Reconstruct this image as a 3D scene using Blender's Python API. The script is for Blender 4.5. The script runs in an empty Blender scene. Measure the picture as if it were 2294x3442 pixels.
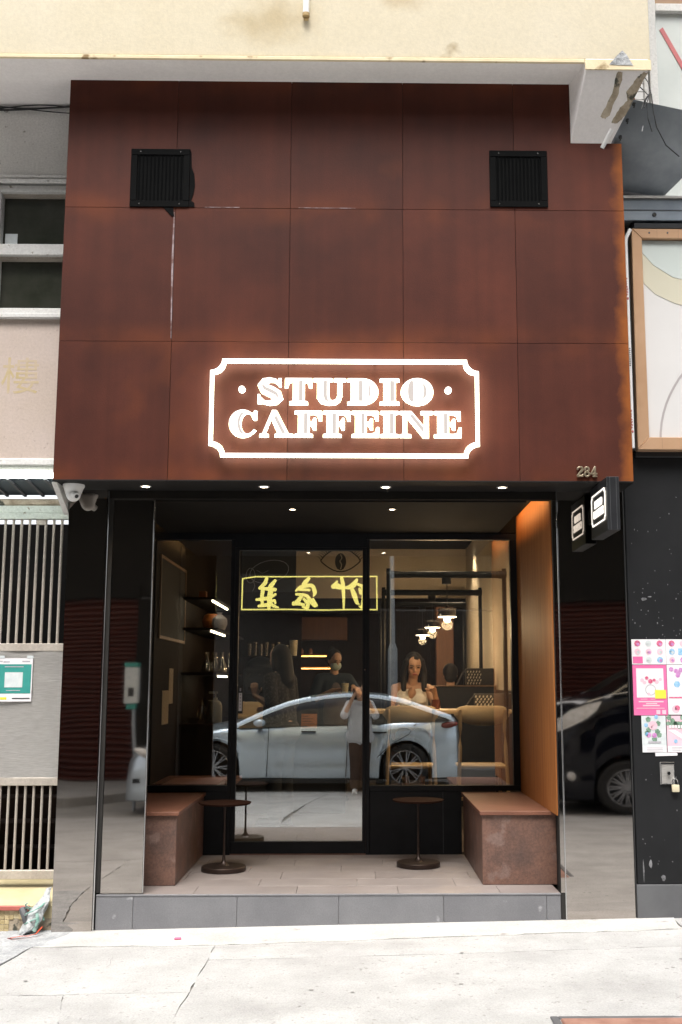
import bpy, bmesh, math, random
from mathutils import Vector, Matrix
random.seed(11)
S = bpy.context.scene
COL = S.collection
R = math.radians

# ------------------------------------------------------------------ camera, sky, sun, exposure
cam_data = bpy.data.cameras.new('camera')
cam = bpy.data.objects.new('camera', cam_data)
COL.objects.link(cam)
cam.location = (0, -7.0, 1.49)
cam.rotation_euler = (R(90 + 8.776), 0, R(-1.0))
cam_data.sensor_fit = 'VERTICAL'
cam_data.sensor_height = 36
cam_data.lens = 3750 / 3442 * 36
cam_data.shift_x = -0.0355
cam_data.clip_start = 0.02
cam_data.clip_end = 500
S.camera = cam

SUN_EL, SUN_AZ = 62, 188          # high behind the photographer, veiled by cloud
W = bpy.data.worlds.new('World')
S.world = W
W.use_nodes = True
nt = W.node_tree
nt.nodes.clear()
sky = nt.nodes.new('ShaderNodeTexSky')
sky.sky_type = 'NISHITA'
sky.sun_disc = False
sky.sun_elevation = R(SUN_EL)
sky.sun_rotation = R(SUN_AZ)
sky.air_density = 1.0
sky.dust_density = 4.0
hsv = nt.nodes.new('ShaderNodeHueSaturation')
hsv.inputs['Saturation'].default_value = 0.22      # overcast: the blue is veiled
bgn = nt.nodes.new('ShaderNodeBackground')
bgn.inputs['Strength'].default_value = 0.15
wout = nt.nodes.new('ShaderNodeOutputWorld')
nt.links.new(sky.outputs[0], hsv.inputs['Color'])
nt.links.new(hsv.outputs[0], bgn.inputs['Color'])
nt.links.new(bgn.outputs[0], wout.inputs['Surface'])
sd = bpy.data.lights.new('sun', 'SUN')
sd.energy = 1.5
sd.angle = R(28)
sd.color = (1.0, 0.96, 0.9)
sun = bpy.data.objects.new('sun', sd)
COL.objects.link(sun)
sun.location = (0, -10, 30)
sun.rotation_euler = (R(90 - SUN_EL), 0, R(180 - SUN_AZ))
S.view_settings.view_transform = 'Standard'
S.view_settings.look = 'None'
S.view_settings.exposure = 1.28
S.view_settings.gamma = 1
S.view_settings.use_curve_mapping = False
S.cycles.use_denoising = True
S.cycles.max_bounces = 10
S.cycles.transparent_max_bounces = 16
S.cycles.sample_clamp_indirect = 6
S.cycles.caustics_reflective = False
S.cycles.caustics_refractive = False

# ------------------------------------------------------------------ helpers: objects
OFF = {}
def tag(o, label=None, cat=None, group=None, kind=None):
    if label: o['label'] = label
    if cat: o['category'] = cat
    if group: o['group'] = group
    if kind: o['kind'] = kind
    return o
def thing(name, label, cat, loc=(0, 0, 0), group=None, local=False, kind=None):
    o = bpy.data.objects.new(name, None)
    o.empty_display_size = 0.1
    COL.objects.link(o)
    o.location = loc
    OFF[o.name] = Vector((0, 0, 0)) if local else Vector(loc)
    return tag(o, label, cat, group, kind)
class MB:
    """collects shapes for ONE mesh object"""
    def __init__(s): s.bm = bmesh.new()
    def box(s, x0, x1, y0, y1, z0, z1):
        v = [s.bm.verts.new(p) for p in ((x0,y0,z0),(x1,y0,z0),(x1,y1,z0),(x0,y1,z0),(x0,y0,z1),(x1,y0,z1),(x1,y1,z1),(x0,y1,z1))]
        for f in ((0,3,2,1),(4,5,6,7),(0,1,5,4),(1,2,6,5),(2,3,7,6),(3,0,4,7)):
            s.bm.faces.new([v[i] for i in f])
        s.last = v
        return s
    def obox(s, c, hx, hy, hz, rot):
        m = Matrix.Translation(c) @ rot.to_4x4()
        s.box(-hx, hx, -hy, hy, -hz, hz)
        for v in s.last: v.co = m @ v.co
        return s
    def cyl(s, p0, p1, r0, r1=None, n=12, caps=True):
        r1 = r0 if r1 is None else r1
        p0, p1 = Vector(p0), Vector(p1)
        d = (p1 - p0)
        q = d.to_track_quat('Z', 'Y').to_matrix()
        a, b = [], []
        for i in range(n):
            t = 2 * math.pi * i / n
            u = q @ Vector((math.cos(t), math.sin(t), 0))
            a.append(s.bm.verts.new(p0 + u * r0)); b.append(s.bm.verts.new(p1 + u * r1))
        for i in range(n):
            j = (i + 1) % n
            s.bm.faces.new((a[i], a[j], b[j], b[i]))
        if caps:
            s.bm.faces.new(a[::-1]); s.bm.faces.new(b)
        return s
    def sph(s, c, r, u=14, v=9, rot=None):
        if not hasattr(r, '__len__'): r = (r, r, r)
        m = Matrix.Translation(c) @ (rot.to_4x4() if rot else Matrix()) @ Matrix.Diagonal((r[0], r[1], r[2], 1))
        bmesh.ops.create_uvsphere(s.bm, u_segments=u, v_segments=v, radius=1, matrix=m)
        return s
    def cap(s, p0, p1, r0, r1=None):
        r1 = r0 if r1 is None else r1
        if (Vector(p1) - Vector(p0)).length > 1e-5: s.cyl(p0, p1, r0, r1, 12)
        s.sph(p0, r0, 12, 8); s.sph(p1, r1, 12, 8)
        return s
    def lathe(s, c, prof, n=24):
        c = Vector(c); rings = []
        for r, z in prof:
            if r < 1e-6: rings.append([s.bm.verts.new(c + Vector((0, 0, z)))])
            else: rings.append([s.bm.verts.new(c + Vector((r*math.cos(2*math.pi*i/n), r*math.sin(2*math.pi*i/n), z))) for i in range(n)])
        for a, b in zip(rings, rings[1:]):
            for i in range(n):
                j = (i + 1) % n
                if len(a) == 1 and len(b) == 1: continue
                if len(a) == 1: s.bm.faces.new((a[0], b[i], b[j]))
                elif len(b) == 1: s.bm.faces.new((a[i], a[j], b[0]))
                else: s.bm.faces.new((a[i], a[j], b[j], b[i]))
        return s
    def poly(s, pts):
        s.bm.faces.new([s.bm.verts.new(p) for p in pts]); return s
    def prism(s, pts, ax, a, b):
        """2-D outline pts extruded along axis ax from a to b; order of the others is xyz order"""
        def P(p, w):
            return {'x': (w, p[0], p[1]), 'y': (p[0], w, p[1]), 'z': (p[0], p[1], w)}[ax]
        A = [s.bm.verts.new(P(p, a)) for p in pts]; B = [s.bm.verts.new(P(p, b)) for p in pts]
        s.bm.faces.new(A); s.bm.faces.new(B[::-1])
        n = len(pts)
        for i in range(n):
            j = (i + 1) % n
            s.bm.faces.new((A[i], A[j], B[j], B[i]))
        return s
    def tube(s, pts, r, n=8):
        pts = [Vector(p) for p in pts]
        rings = []
        for i, p in enumerate(pts):
            d = (pts[min(i + 1, len(pts) - 1)] - pts[max(i - 1, 0)])
            q = d.to_track_quat('Z', 'Y').to_matrix()
            rings.append([s.bm.verts.new(p + q @ Vector((math.cos(2*math.pi*k/n), math.sin(2*math.pi*k/n), 0)) * r) for k in range(n)])
        for a, b in zip(rings, rings[1:]):
            for k in range(n):
                j = (k + 1) % n
                s.bm.faces.new((a[k], a[j], b[j], b[k]))
        s.bm.faces.new(rings[0][::-1]); s.bm.faces.new(rings[-1])
        return s
    def loft(s, rings, closed=True, caps=True):
        V = [[s.bm.verts.new(p) for p in r] for r in rings]
        n = len(V[0])
        for a, b in zip(V, V[1:]):
            for k in range(n if closed else n - 1):
                j = (k + 1) % n
                try: s.bm.faces.new((a[k], a[j], b[j], b[k]))
                except ValueError: pass
        if caps and closed:
            s.bm.faces.new(V[0][::-1]); s.bm.faces.new(V[-1])
        return s
    def add_mesh(s, me, mat=Matrix()):
        me.transform(mat); s.bm.from_mesh(me)
        return s
    def mesh(s, name, bevel=0, seg=1, smooth=35):
        bm = s.bm
        bmesh.ops.recalc_face_normals(bm, faces=bm.faces)
        if bevel:
            es = [e for e in bm.edges if len(e.link_faces) == 2 and e.calc_face_angle(0) > R(30)]
            bmesh.ops.bevel(bm, geom=es, offset=bevel, segments=seg, affect='EDGES', profile=0.5, clamp_overlap=True)
        me = bpy.data.meshes.new(name)
        bm.to_mesh(me); bm.free()
        if smooth:
            me.shade_smooth()
            me.set_sharp_from_angle(angle=R(smooth))
        return me
def place(name, me, mat, parent):
    o = bpy.data.objects.new(name, me)
    COL.objects.link(o)
    if mat is not None:
        me.materials.clear(); me.materials.append(mat)
    if parent: o.parent = parent
    return o
def part(name, mb, mat, parent, bevel=0, seg=1, smooth=35, label=None, kind=None):
    me = mb if isinstance(mb, bpy.types.Mesh) else mb.mesh(name, bevel, seg, smooth)
    off = OFF[parent.name]
    if off.length > 0: me.transform(Matrix.Translation(-off))
    o = place(name, me, mat, parent)
    OFF[o.name] = off
    return tag(o, label, None, None, kind)
def solo(name, mb, mat, label=None, cat=None, group=None, kind=None, bevel=0, seg=1, smooth=35):
    me = mb if isinstance(mb, bpy.types.Mesh) else mb.mesh(name, bevel, seg, smooth)
    co = [v.co for v in me.vertices]
    lo = Vector((min(c.x for c in co), min(c.y for c in co), min(c.z for c in co)))
    hi = Vector((max(c.x for c in co), max(c.y for c in co), max(c.z for c in co)))
    org = Vector(((lo.x + hi.x) / 2, (lo.y + hi.y) / 2, lo.z))
    me.transform(Matrix.Translation(-org))
    o = place(name, me, mat, None)
    o.location = org
    OFF[o.name] = org
    return tag(o, label, cat, group, kind)
def copy_tree(o, loc=None, rotz=None, label=None, parent=None):
    c = o.copy(); COL.objects.link(c)
    if parent: c.parent = parent
    if loc is not None: c.location = loc
    if rotz is not None: c.rotation_euler.z = rotz
    if label: c['label'] = label
    OFF[c.name] = OFF.get(o.name, Vector())
    for ch in list(o.children): copy_tree(ch, parent=c)
    return c
def text_mesh(body, size, extrude=0.002):
    cu = bpy.data.curves.new('lettering', 'FONT')
    cu.body = body; cu.size = size; cu.extrude = extrude
    cu.align_x = 'CENTER'; cu.align_y = 'CENTER'
    o = bpy.data.objects.new('lettering', cu)
    COL.objects.link(o)
    dg = bpy.context.evaluated_depsgraph_get(); dg.update()
    me = bpy.data.meshes.new_from_object(o.evaluated_get(dg))
    bpy.data.objects.remove(o); bpy.data.curves.remove(cu)
    return me
def outline_mesh(loops, extrude, bevel=0.0, offset=0.0):
    """flat letter from closed outlines (holes by even-odd fill); XY plane, thickness 2*extrude"""
    cu = bpy.data.curves.new('outline', 'CURVE')
    cu.dimensions = '2D'; cu.fill_mode = 'BOTH'; cu.extrude = extrude; cu.bevel_depth = bevel; cu.bevel_resolution = 1; cu.offset = offset
    for lp in loops:
        sp = cu.splines.new('POLY'); sp.points.add(len(lp) - 1)
        for p, q in zip(sp.points, lp): p.co = (q[0], q[1], 0, 1)
        sp.use_cyclic_u = True
    o = bpy.data.objects.new('outline', cu); COL.objects.link(o)
    dg = bpy.context.evaluated_depsgraph_get(); dg.update()
    me = bpy.data.meshes.new_from_object(o.evaluated_get(dg))
    bpy.data.objects.remove(o); bpy.data.curves.remove(cu)
    return me
def ribbon(pts, ws):
    """outline of a brush stroke along pts with width ws"""
    L, Rr = [], []
    for i, p in enumerate(pts):
        a = Vector(pts[max(i-1, 0)]); b = Vector(pts[min(i+1, len(pts)-1)])
        d = (b - a).normalized(); n = Vector((-d.y, d.x))
        w = ws[i] if hasattr(ws, '__len__') else ws
        L.append((p[0] + n.x*w/2, p[1] + n.y*w/2)); Rr.append((p[0] - n.x*w/2, p[1] - n.y*w/2))
    return L + Rr[::-1]
def arc(cx, cy, rx, ry, a0, a1, n=14):
    return [(cx + rx*math.cos(R(a0 + (a1-a0)*i/n)), cy + ry*math.sin(R(a0 + (a1-a0)*i/n))) for i in range(n + 1)]

# ------------------------------------------------------------------ helpers: materials
def M(name, c1, c2=None, rough=0.6, metal=0.0, scale=4.0, detail=6, lo=0.35, hi=0.65, bump=0.0, bscale=60.0, bdist=0.004,
      coat=0.0, stretch=(1, 1, 1), rvar=0.0, spec=0.5, c3=None, s3=30.0, t3=0.62, vary=0.0):
    m = bpy.data.materials.new(name); m.use_nodes = True
    t = m.node_tree; b = t.nodes['Principled BSDF']
    b.inputs['Roughness'].default_value = rough
    b.inputs['Metallic'].default_value = metal
    b.inputs['Specular IOR Level'].default_value = spec
    b.inputs['Coat Weight'].default_value = coat
    b.inputs['Base Color'].default_value = (*c1, 1)
    if c2 is None and not bump: return m
    tc = t.nodes.new('ShaderNodeTexCoord'); mp = t.nodes.new('ShaderNodeMapping')
    mp.inputs['Scale'].default_value = stretch
    t.links.new(tc.outputs['Object'], mp.inputs['Vector'])
    if vary:
        oi = t.nodes.new('ShaderNodeObjectInfo'); vm = t.nodes.new('ShaderNodeVectorMath'); vm.operation = 'SCALE'
        cx = t.nodes.new('ShaderNodeCombineXYZ')
        for k in range(3): t.links.new(oi.outputs['Random'], cx.inputs[k])
        t.links.new(cx.outputs[0], vm.inputs[0]); vm.inputs['Scale'].default_value = 37.0
        t.links.new(vm.outputs[0], mp.inputs['Location'])
    col = None
    if c2 is not None:
        n = t.nodes.new('ShaderNodeTexNoise'); n.inputs['Scale'].default_value = scale; n.inputs['Detail'].default_value = detail
        n.inputs['Roughness'].default_value = 0.62
        t.links.new(mp.outputs[0], n.inputs['Vector'])
        r = t.nodes.new('ShaderNodeValToRGB')
        r.color_ramp.elements[0].position = lo; r.color_ramp.elements[0].color = (*c1, 1)
        r.color_ramp.elements[1].position = hi; r.color_ramp.elements[1].color = (*c2, 1)
        t.links.new(n.outputs['Fac'], r.inputs['Fac'])
        col = r.outputs['Color']
        if c3 is not None:
            n3 = t.nodes.new('ShaderNodeTexNoise'); n3.inputs['Scale'].default_value = s3; n3.inputs['Detail'].default_value = 4
            t.links.new(mp.outputs[0], n3.inputs['Vector'])
            r3 = t.nodes.new('ShaderNodeMapRange'); r3.inputs['From Min'].default_value = t3; r3.inputs['From Max'].default_value = t3 + 0.08
            t.links.new(n3.outputs['Fac'], r3.inputs['Value'])
            mx = t.nodes.new('ShaderNodeMix'); mx.data_type = 'RGBA'
            t.links.new(r3.outputs[0], mx.inputs['Factor']); t.links.new(col, mx.inputs['A']); mx.inputs['B'].default_value = (*c3, 1)
            col = mx.outputs['Result']
        if vary:
            hs = t.nodes.new('ShaderNodeHueSaturation'); mr = t.nodes.new('ShaderNodeMapRange')
            mr.inputs['To Min'].default_value = 1 - vary; mr.inputs['To Max'].default_value = 1 + vary
            t.links.new(oi.outputs['Random'], mr.inputs['Value']); t.links.new(mr.outputs[0], hs.inputs['Value'])
            t.links.new(col, hs.inputs['Color']); col = hs.outputs['Color']
        t.links.new(col, b.inputs['Base Color'])
        if rvar:
            rr = t.nodes.new('ShaderNodeMapRange'); rr.inputs['To Min'].default_value = max(rough - rvar, 0.02); rr.inputs['To Max'].default_value = rough + rvar
            t.links.new(n.outputs['Fac'], rr.inputs['Value']); t.links.new(rr.outputs[0], b.inputs['Roughness'])
    if bump:
        nb = t.nodes.new('ShaderNodeTexNoise'); nb.inputs['Scale'].default_value = bscale; nb.inputs['Detail'].default_value = 4
        t.links.new(mp.outputs[0], nb.inputs['Vector'])
        bp = t.nodes.new('ShaderNodeBump'); bp.inputs['Strength'].default_value = bump; bp.inputs['Distance'].default_value = bdist
        t.links.new(nb.outputs['Fac'], bp.inputs['Height']); t.links.new(bp.outputs[0], b.inputs['Normal'])
    return m
def EM(name, c, s):
    m = bpy.data.materials.new(name); m.use_nodes = True
    b = m.node_tree.nodes['Principled BSDF']
    b.inputs['Base Color'].default_value = (*[min(0.8, x*0.8) for x in c], 1)
    b.inputs['Emission Color'].default_value = (*c, 1); b.inputs['Emission Strength'].default_value = s
    return m
def glass_mat(name, refl, tint=(0.9, 0.93, 0.93), rough=0.0, wav=0.0):
    """a pane: lets the light through, mirrors the share an actual coated double pane does"""
    m = bpy.data.materials.new(name); m.use_nodes = True
    t = m.node_tree; t.nodes.remove(t.nodes['Principled BSDF'])
    tr = t.nodes.new('ShaderNodeBsdfTransparent'); tr.inputs[0].default_value = (*tint, 1)
    gl = t.nodes.new('ShaderNodeBsdfGlossy'); gl.inputs['Color'].default_value = (1, 1, 1, 1); gl.inputs['Roughness'].default_value = rough
    lw = t.nodes.new('ShaderNodeLayerWeight'); lw.inputs['Blend'].default_value = 0.25
    mr = t.nodes.new('ShaderNodeMapRange'); mr.inputs['To Min'].default_value = refl; mr.inputs['To Max'].default_value = 1.0
    pw = t.nodes.new('ShaderNodeMath'); pw.operation = 'POWER'; pw.inputs[1].default_value = 2.0
    t.links.new(lw.outputs['Facing'], pw.inputs[0]); t.links.new(pw.outputs[0], mr.inputs['Value'])
    mx = t.nodes.new('ShaderNodeMixShader')
    t.links.new(mr.outputs[0], mx.inputs[0]); t.links.new(tr.outputs[0], mx.inputs[1]); t.links.new(gl.outputs[0], mx.inputs[2])
    t.links.new(mx.outputs[0], t.nodes['Material Output'].inputs['Surface'])
    if wav:
        tc = t.nodes.new('ShaderNodeTexCoord'); nb = t.nodes.new('ShaderNodeTexNoise'); nb.inputs['Scale'].default_value = 1.5; nb.inputs['Detail'].default_value = 1
        t.links.new(tc.outputs['Object'], nb.inputs['Vector'])
        bp = t.nodes.new('ShaderNodeBump'); bp.inputs['Strength'].default_value = wav; bp.inputs['Distance'].default_value = 0.02
        t.links.new(nb.outputs['Fac'], bp.inputs['Height']); t.links.new(bp.outputs[0], gl.inputs['Normal'])
    return m
def black_mirror(name, refl, wav=0.2):
    m = bpy.data.materials.new(name); m.use_nodes = True
    t = m.node_tree; b = t.nodes['Principled BSDF']
    b.inputs['Base Color'].default_value = (*refl, 1); b.inputs['Metallic'].default_value = 1; b.inputs['Roughness'].default_value = 0.025
    tc = t.nodes.new('ShaderNodeTexCoord'); mp = t.nodes.new('ShaderNodeMapping'); mp.inputs['Scale'].default_value = (1.0, 1.0, 1.0)
    nb = t.nodes.new('ShaderNodeTexNoise'); nb.inputs['Scale'].default_value = 1.35; nb.inputs['Detail'].default_value = 0.4
    t.links.new(tc.outputs['Object'], mp.inputs[0]); t.links.new(mp.outputs[0], nb.inputs['Vector'])
    bp = t.nodes.new('ShaderNodeBump'); bp.inputs['Strength'].default_value = wav; bp.inputs['Distance'].default_value = 0.02
    t.links.new(nb.outputs['Fac'], bp.inputs['Height']); t.links.new(bp.outputs[0], b.inputs['Normal'])
    return m
def corten(name, edge=False):
    m = M(name, (0.044, 0.0108, 0.0067), (0.086, 0.0212, 0.0115), rough=0.58, spec=0.2, scale=1.6, detail=8, lo=0.3, hi=0.72, bump=0.25, bscale=160, bdist=0.002,
          rvar=0.12, c3=(0.105, 0.027, 0.010), s3=0.9, t3=0.62, vary=0.1)
    t = m.node_tree; b = t.nodes['Principled BSDF']
    tc = t.nodes.new('ShaderNodeTexCoord'); sp = t.nodes.new('ShaderNodeSeparateXYZ'); t.links.new(tc.outputs['Object'], sp.inputs[0])
    src = b.inputs['Base Color'].links[0].from_socket
    # fine mill speckle
    n2 = t.nodes.new('ShaderNodeTexNoise'); n2.inputs['Scale'].default_value = 240; n2.inputs['Detail'].default_value = 2
    t.links.new(tc.outputs['Object'], n2.inputs['Vector'])
    mr2 = t.nodes.new('ShaderNodeMapRange'); mr2.inputs['From Min'].default_value = 0.3; mr2.inputs['From Max'].default_value = 0.7
    mr2.inputs['To Min'].default_value = 0.78; mr2.inputs['To Max'].default_value = 1.22
    t.links.new(n2.outputs['Fac'], mr2.inputs['Value'])
    mu = t.nodes.new('ShaderNodeMix'); mu.data_type = 'RGBA'; mu.blend_type = 'MULTIPLY'; mu.inputs['Factor'].default_value = 1
    t.links.new(src, mu.inputs['A']); t.links.new(mr2.outputs[0], mu.inputs['B']); src = mu.outputs['Result']
    # vertical run-off streaks, and orange bloom along the panel joints
    ms = t.nodes.new('ShaderNodeMapping'); ms.inputs['Scale'].default_value = (13, 13, 0.55); t.links.new(tc.outputs['Object'], ms.inputs[0])
    ns_ = t.nodes.new('ShaderNodeTexNoise'); ns_.inputs['Scale'].default_value = 1.0; ns_.inputs['Detail'].default_value = 5; t.links.new(ms.outputs[0], ns_.inputs['Vector'])
    mrs = t.nodes.new('ShaderNodeMapRange'); mrs.inputs['From Min'].default_value = 0.3; mrs.inputs['From Max'].default_value = 0.7; mrs.inputs['To Min'].default_value = 0.90; mrs.inputs['To Max'].default_value = 1.09
    t.links.new(ns_.outputs['Fac'], mrs.inputs['Value'])
    mus = t.nodes.new('ShaderNodeMix'); mus.data_type = 'RGBA'; mus.blend_type = 'MULTIPLY'; mus.inputs['Factor'].default_value = 1
    t.links.new(src, mus.inputs['A']); t.links.new(mrs.outputs[0], mus.inputs['B']); src = mus.outputs['Result']
    pp = t.nodes.new('ShaderNodeMath'); pp.operation = 'PINGPONG'; pp.inputs[1].default_value = 0.4345; t.links.new(sp.outputs['Z'], pp.inputs[0])
    nj = t.nodes.new('ShaderNodeTexNoise'); nj.inputs['Scale'].default_value = 2.6; nj.inputs['Detail'].default_value = 6; t.links.new(tc.outputs['Object'], nj.inputs['Vector'])
    mj = t.nodes.new('ShaderNodeMapRange'); mj.interpolation_type = 'SMOOTHSTEP'; mj.inputs['From Min'].default_value = 0.16; mj.inputs['From Max'].default_value = 0.0
    t.links.new(pp.outputs[0], mj.inputs['Value'])
    mk = t.nodes.new('ShaderNodeMapRange'); mk.inputs['From Min'].default_value = 0.42; mk.inputs['From Max'].default_value = 0.66; mk.inputs['To Max'].default_value = 0.42
    t.links.new(nj.outputs['Fac'], mk.inputs['Value'])
    mm = t.nodes.new('ShaderNodeMath'); mm.operation = 'MULTIPLY'; t.links.new(mj.outputs[0], mm.inputs[0]); t.links.new(mk.outputs[0], mm.inputs[1])
    mo = t.nodes.new('ShaderNodeMix'); mo.data_type = 'RGBA'; mo.inputs['B'].default_value = (0.17, 0.042, 0.011, 1)
    t.links.new(mm.outputs[0], mo.inputs['Factor']); t.links.new(src, mo.inputs['A']); src = mo.outputs['Result']
    if edge:      # bright fresh rust eats in from the free right-hand edge
        nz = t.nodes.new('ShaderNodeTexNoise'); nz.inputs['Scale'].default_value = 7; nz.inputs['Detail'].default_value = 8
        t.links.new(tc.outputs['Object'], nz.inputs['Vector'])
        ad = t.nodes.new('ShaderNodeMath'); ad.operation = 'MULTIPLY_ADD'; ad.inputs[1].default_value = 0.16; ad.inputs[2].default_value = -0.08
        t.links.new(nz.outputs['Fac'], ad.inputs[0])
        a2 = t.nodes.new('ShaderNodeMath'); a2.operation = 'ADD'; t.links.new(sp.outputs['X'], a2.inputs[0]); t.links.new(ad.outputs[0], a2.inputs[1])
        mr = t.nodes.new('ShaderNodeMapRange'); mr.inputs['From Min'].default_value = 1.60; mr.inputs['From Max'].default_value = 1.675
        t.links.new(a2.outputs[0], mr.inputs['Value'])
        mx = t.nodes.new('ShaderNodeMix'); mx.data_type = 'RGBA'; mx.inputs['B'].default_value = (0.24, 0.07, 0.013, 1)
        t.links.new(mr.outputs[0], mx.inputs['Factor']); t.links.new(src, mx.inputs['A']); src = mx.outputs['Result']
    t.links.new(src, b.inputs['Base Color'])
    return m
def plaster(name, c1, c2, dirt=(0.12, 0.10, 0.08), bump=0.3):
    return M(name, c1, c2, rough=0.85, scale=2.2, detail=8, lo=0.3, hi=0.7, bump=bump, bscale=45, bdist=0.006, c3=dirt, s3=26.0, t3=0.66)
def woodmat(name, c1, c2, axis='z', rough=0.45):
    st = {'z': (28, 28, 0.9), 'x': (0.9, 28, 28), 'y': (28, 0.9, 28)}[axis]
    return M(name, c1, c2, rough=rough, scale=1.6, detail=5, lo=0.3, hi=0.7, stretch=st, bump=0.12, bscale=6)

MAT = {}
MAT['corten'] = corten('corten steel'); MAT['corten_edge'] = corten('corten steel rusting edge', True)
MAT['black_alu'] = M('black aluminium', (0.006, 0.0068, 0.009), (0.010, 0.011, 0.0135), rough=0.5, scale=8, bump=0.05, bscale=200, spec=0.25)
MAT['soffit'] = M('charcoal soffit board', (0.009, 0.0086, 0.0084), (0.013, 0.0122, 0.0116), rough=0.7, scale=5, spec=0.2)
MAT['niche_black'] = M('matt black ceiling paint', (0.009, 0.008, 0.007), (0.012, 0.0105, 0.009), rough=0.8, scale=6, spec=0.12)
MAT['mirror'] = black_mirror('black mirror cladding', (0.42, 0.385, 0.355), 0.17)
MAT['chrome'] = M('polished steel trim', (0.5, 0.5, 0.5), (0.62, 0.62, 0.62), rough=0.12, metal=1, scale=3)
MAT['steel'] = M('brushed stainless steel', (0.50, 0.48, 0.455), (0.60, 0.58, 0.555), rough=0.34, metal=0.6, scale=3, stretch=(6, 6, 60), bump=0.15, bscale=2.2, bdist=0.02, rvar=0.08)
MAT['glass'] = glass_mat('shop glass', 0.265, wav=0.02)
MAT['clear'] = glass_mat('clear glass', 0.07)
MAT['wood'] = woodmat('teak veneer', (0.26, 0.085, 0.022), (0.44, 0.175, 0.052), 'z', 0.6)
MAT['wood'].node_tree.nodes['Principled BSDF'].inputs['Specular IOR Level'].default_value = 0.2
MAT['bench_stone'] = M('rust toned stoneware', (0.10, 0.062, 0.052), (0.20, 0.105, 0.075), rough=0.5, scale=5, detail=10, lo=0.32, hi=0.68, bump=0.15, bscale=50, c3=(0.20, 0.13, 0.11), s3=8, t3=0.6, vary=0.06)
MAT['bench_top'] = M('rust toned stone slab', (0.15, 0.062, 0.04), (0.21, 0.092, 0.058), rough=0.4, scale=4, detail=8, bump=0.08, bscale=80)
MAT['floor_tile'] = M('warm grey porcelain', (0.215, 0.185, 0.175), (0.275, 0.24, 0.228), rough=0.45, scale=3, detail=8, bump=0.06, bscale=90, vary=0.05)
MAT['riser_tile'] = M('slate grey porcelain', (0.15, 0.151, 0.162), (0.185, 0.186, 0.196), rough=0.55, scale=4, detail=8, bump=0.08, bscale=90, c3=(0.36, 0.36, 0.37), s3=9, t3=0.70, vary=0.04)
MAT['grout'] = M('grout', (0.32, 0.31, 0.30), (0.4, 0.39, 0.38), rough=0.9, scale=20)
MAT['concrete'] = M('worn pavement concrete', (0.325, 0.321, 0.316), (0.465, 0.463, 0.458), rough=0.85, scale=2.4, detail=15, lo=0.28, hi=0.66, bump=0.9, bscale=90, bdist=0.006, c3=(0.29, 0.28, 0.267), s3=34, t3=0.63, vary=0.04)
MAT['concrete_light'] = M('cement fillet', (0.42, 0.41, 0.395), (0.54, 0.53, 0.515), rough=0.9, scale=3, detail=12, bump=0.6, bscale=45, bdist=0.006, c3=(0.32, 0.30, 0.28), s3=8, t3=0.66)
MAT['concrete_rough'] = M('rough grey cement', (0.30, 0.31, 0.32), (0.46, 0.47, 0.48), rough=0.95, scale=5, detail=12, bump=0.9, bscale=38, bdist=0.012)
MAT['joint'] = M('dirt in joints', (0.13, 0.12, 0.108), (0.22, 0.205, 0.185), rough=0.95, scale=9)
MAT['cream'] = M('cream masonry paint', (0.80, 0.71, 0.52), (0.85, 0.77, 0.60), rough=0.8, scale=1.3, detail=10, lo=0.3, hi=0.7, bump=0.2, bscale=60, c3=(0.42, 0.30, 0.14), s3=2.6, t3=0.70)
MAT['cream_edge'] = M('stained cream edge', (0.68, 0.56, 0.36), (0.75, 0.64, 0.44), rough=0.85, scale=6, detail=10, c3=(0.25, 0.17, 0.08), s3=7, t3=0.62, bump=0.3, bscale=60)
MAT['white_soffit'] = M('white soffit paint', (0.80, 0.765, 0.755), (0.85, 0.815, 0.805), rough=0.85, scale=2, detail=8, bump=0.1, bscale=40)
MAT['spall'] = M('spalled concrete', (0.30, 0.24, 0.17), (0.52, 0.45, 0.35), rough=0.95, scale=12, detail=10, bump=0.8, bscale=40, bdist=0.01, c3=(0.07, 0.07, 0.055), s3=14, t3=0.56)
MAT['plaster'] = plaster('pitted white plaster', (0.68, 0.67, 0.65), (0.80, 0.79, 0.77), (0.36, 0.34, 0.31))
MAT['pinkwall'] = plaster('faded pink render', (0.47, 0.385, 0.325), (0.52, 0.435, 0.395), (0.36, 0.29, 0.26), 0.15)
MAT['greenwhite'] = plaster('grimy pale green paint', (0.52, 0.57, 0.52), (0.62, 0.65, 0.58), (0.20, 0.16, 0.10), 0.2)
MAT['white_frame'] = plaster('weathered white frame paint', (0.60, 0.60, 0.59), (0.72, 0.71, 0.69), (0.24, 0.21, 0.17), 0.15)
MAT['darkglass'] = M('dusty dark glass', (0.018, 0.021, 0.013), (0.045, 0.046, 0.036), rough=0.16, scale=2.5, detail=8, spec=0.6)
MAT['gate'] = M('galvanised gate paint', (0.42, 0.37, 0.32), (0.52, 0.47, 0.41), rough=0.5, metal=0.2, scale=6, detail=8, c3=(0.2, 0.13, 0.08), s3=16, t3=0.68)
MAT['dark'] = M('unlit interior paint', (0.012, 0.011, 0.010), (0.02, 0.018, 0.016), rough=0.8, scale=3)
MAT['navy'] = M('dark canopy sheet', (0.03, 0.042, 0.055), (0.05, 0.065, 0.08), rough=0.5, scale=3)
MAT['mosaic'] = M('yellow mosaic', (0.42, 0.33, 0.17), (0.54, 0.44, 0.26), rough=0.4, scale=7, vary=0.12)
MAT['mosaic_top'] = M('yellow tread tile', (0.50, 0.42, 0.24), (0.60, 0.51, 0.32), rough=0.6, scale=4, bump=0.4, bscale=120, bdist=0.004)
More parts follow.
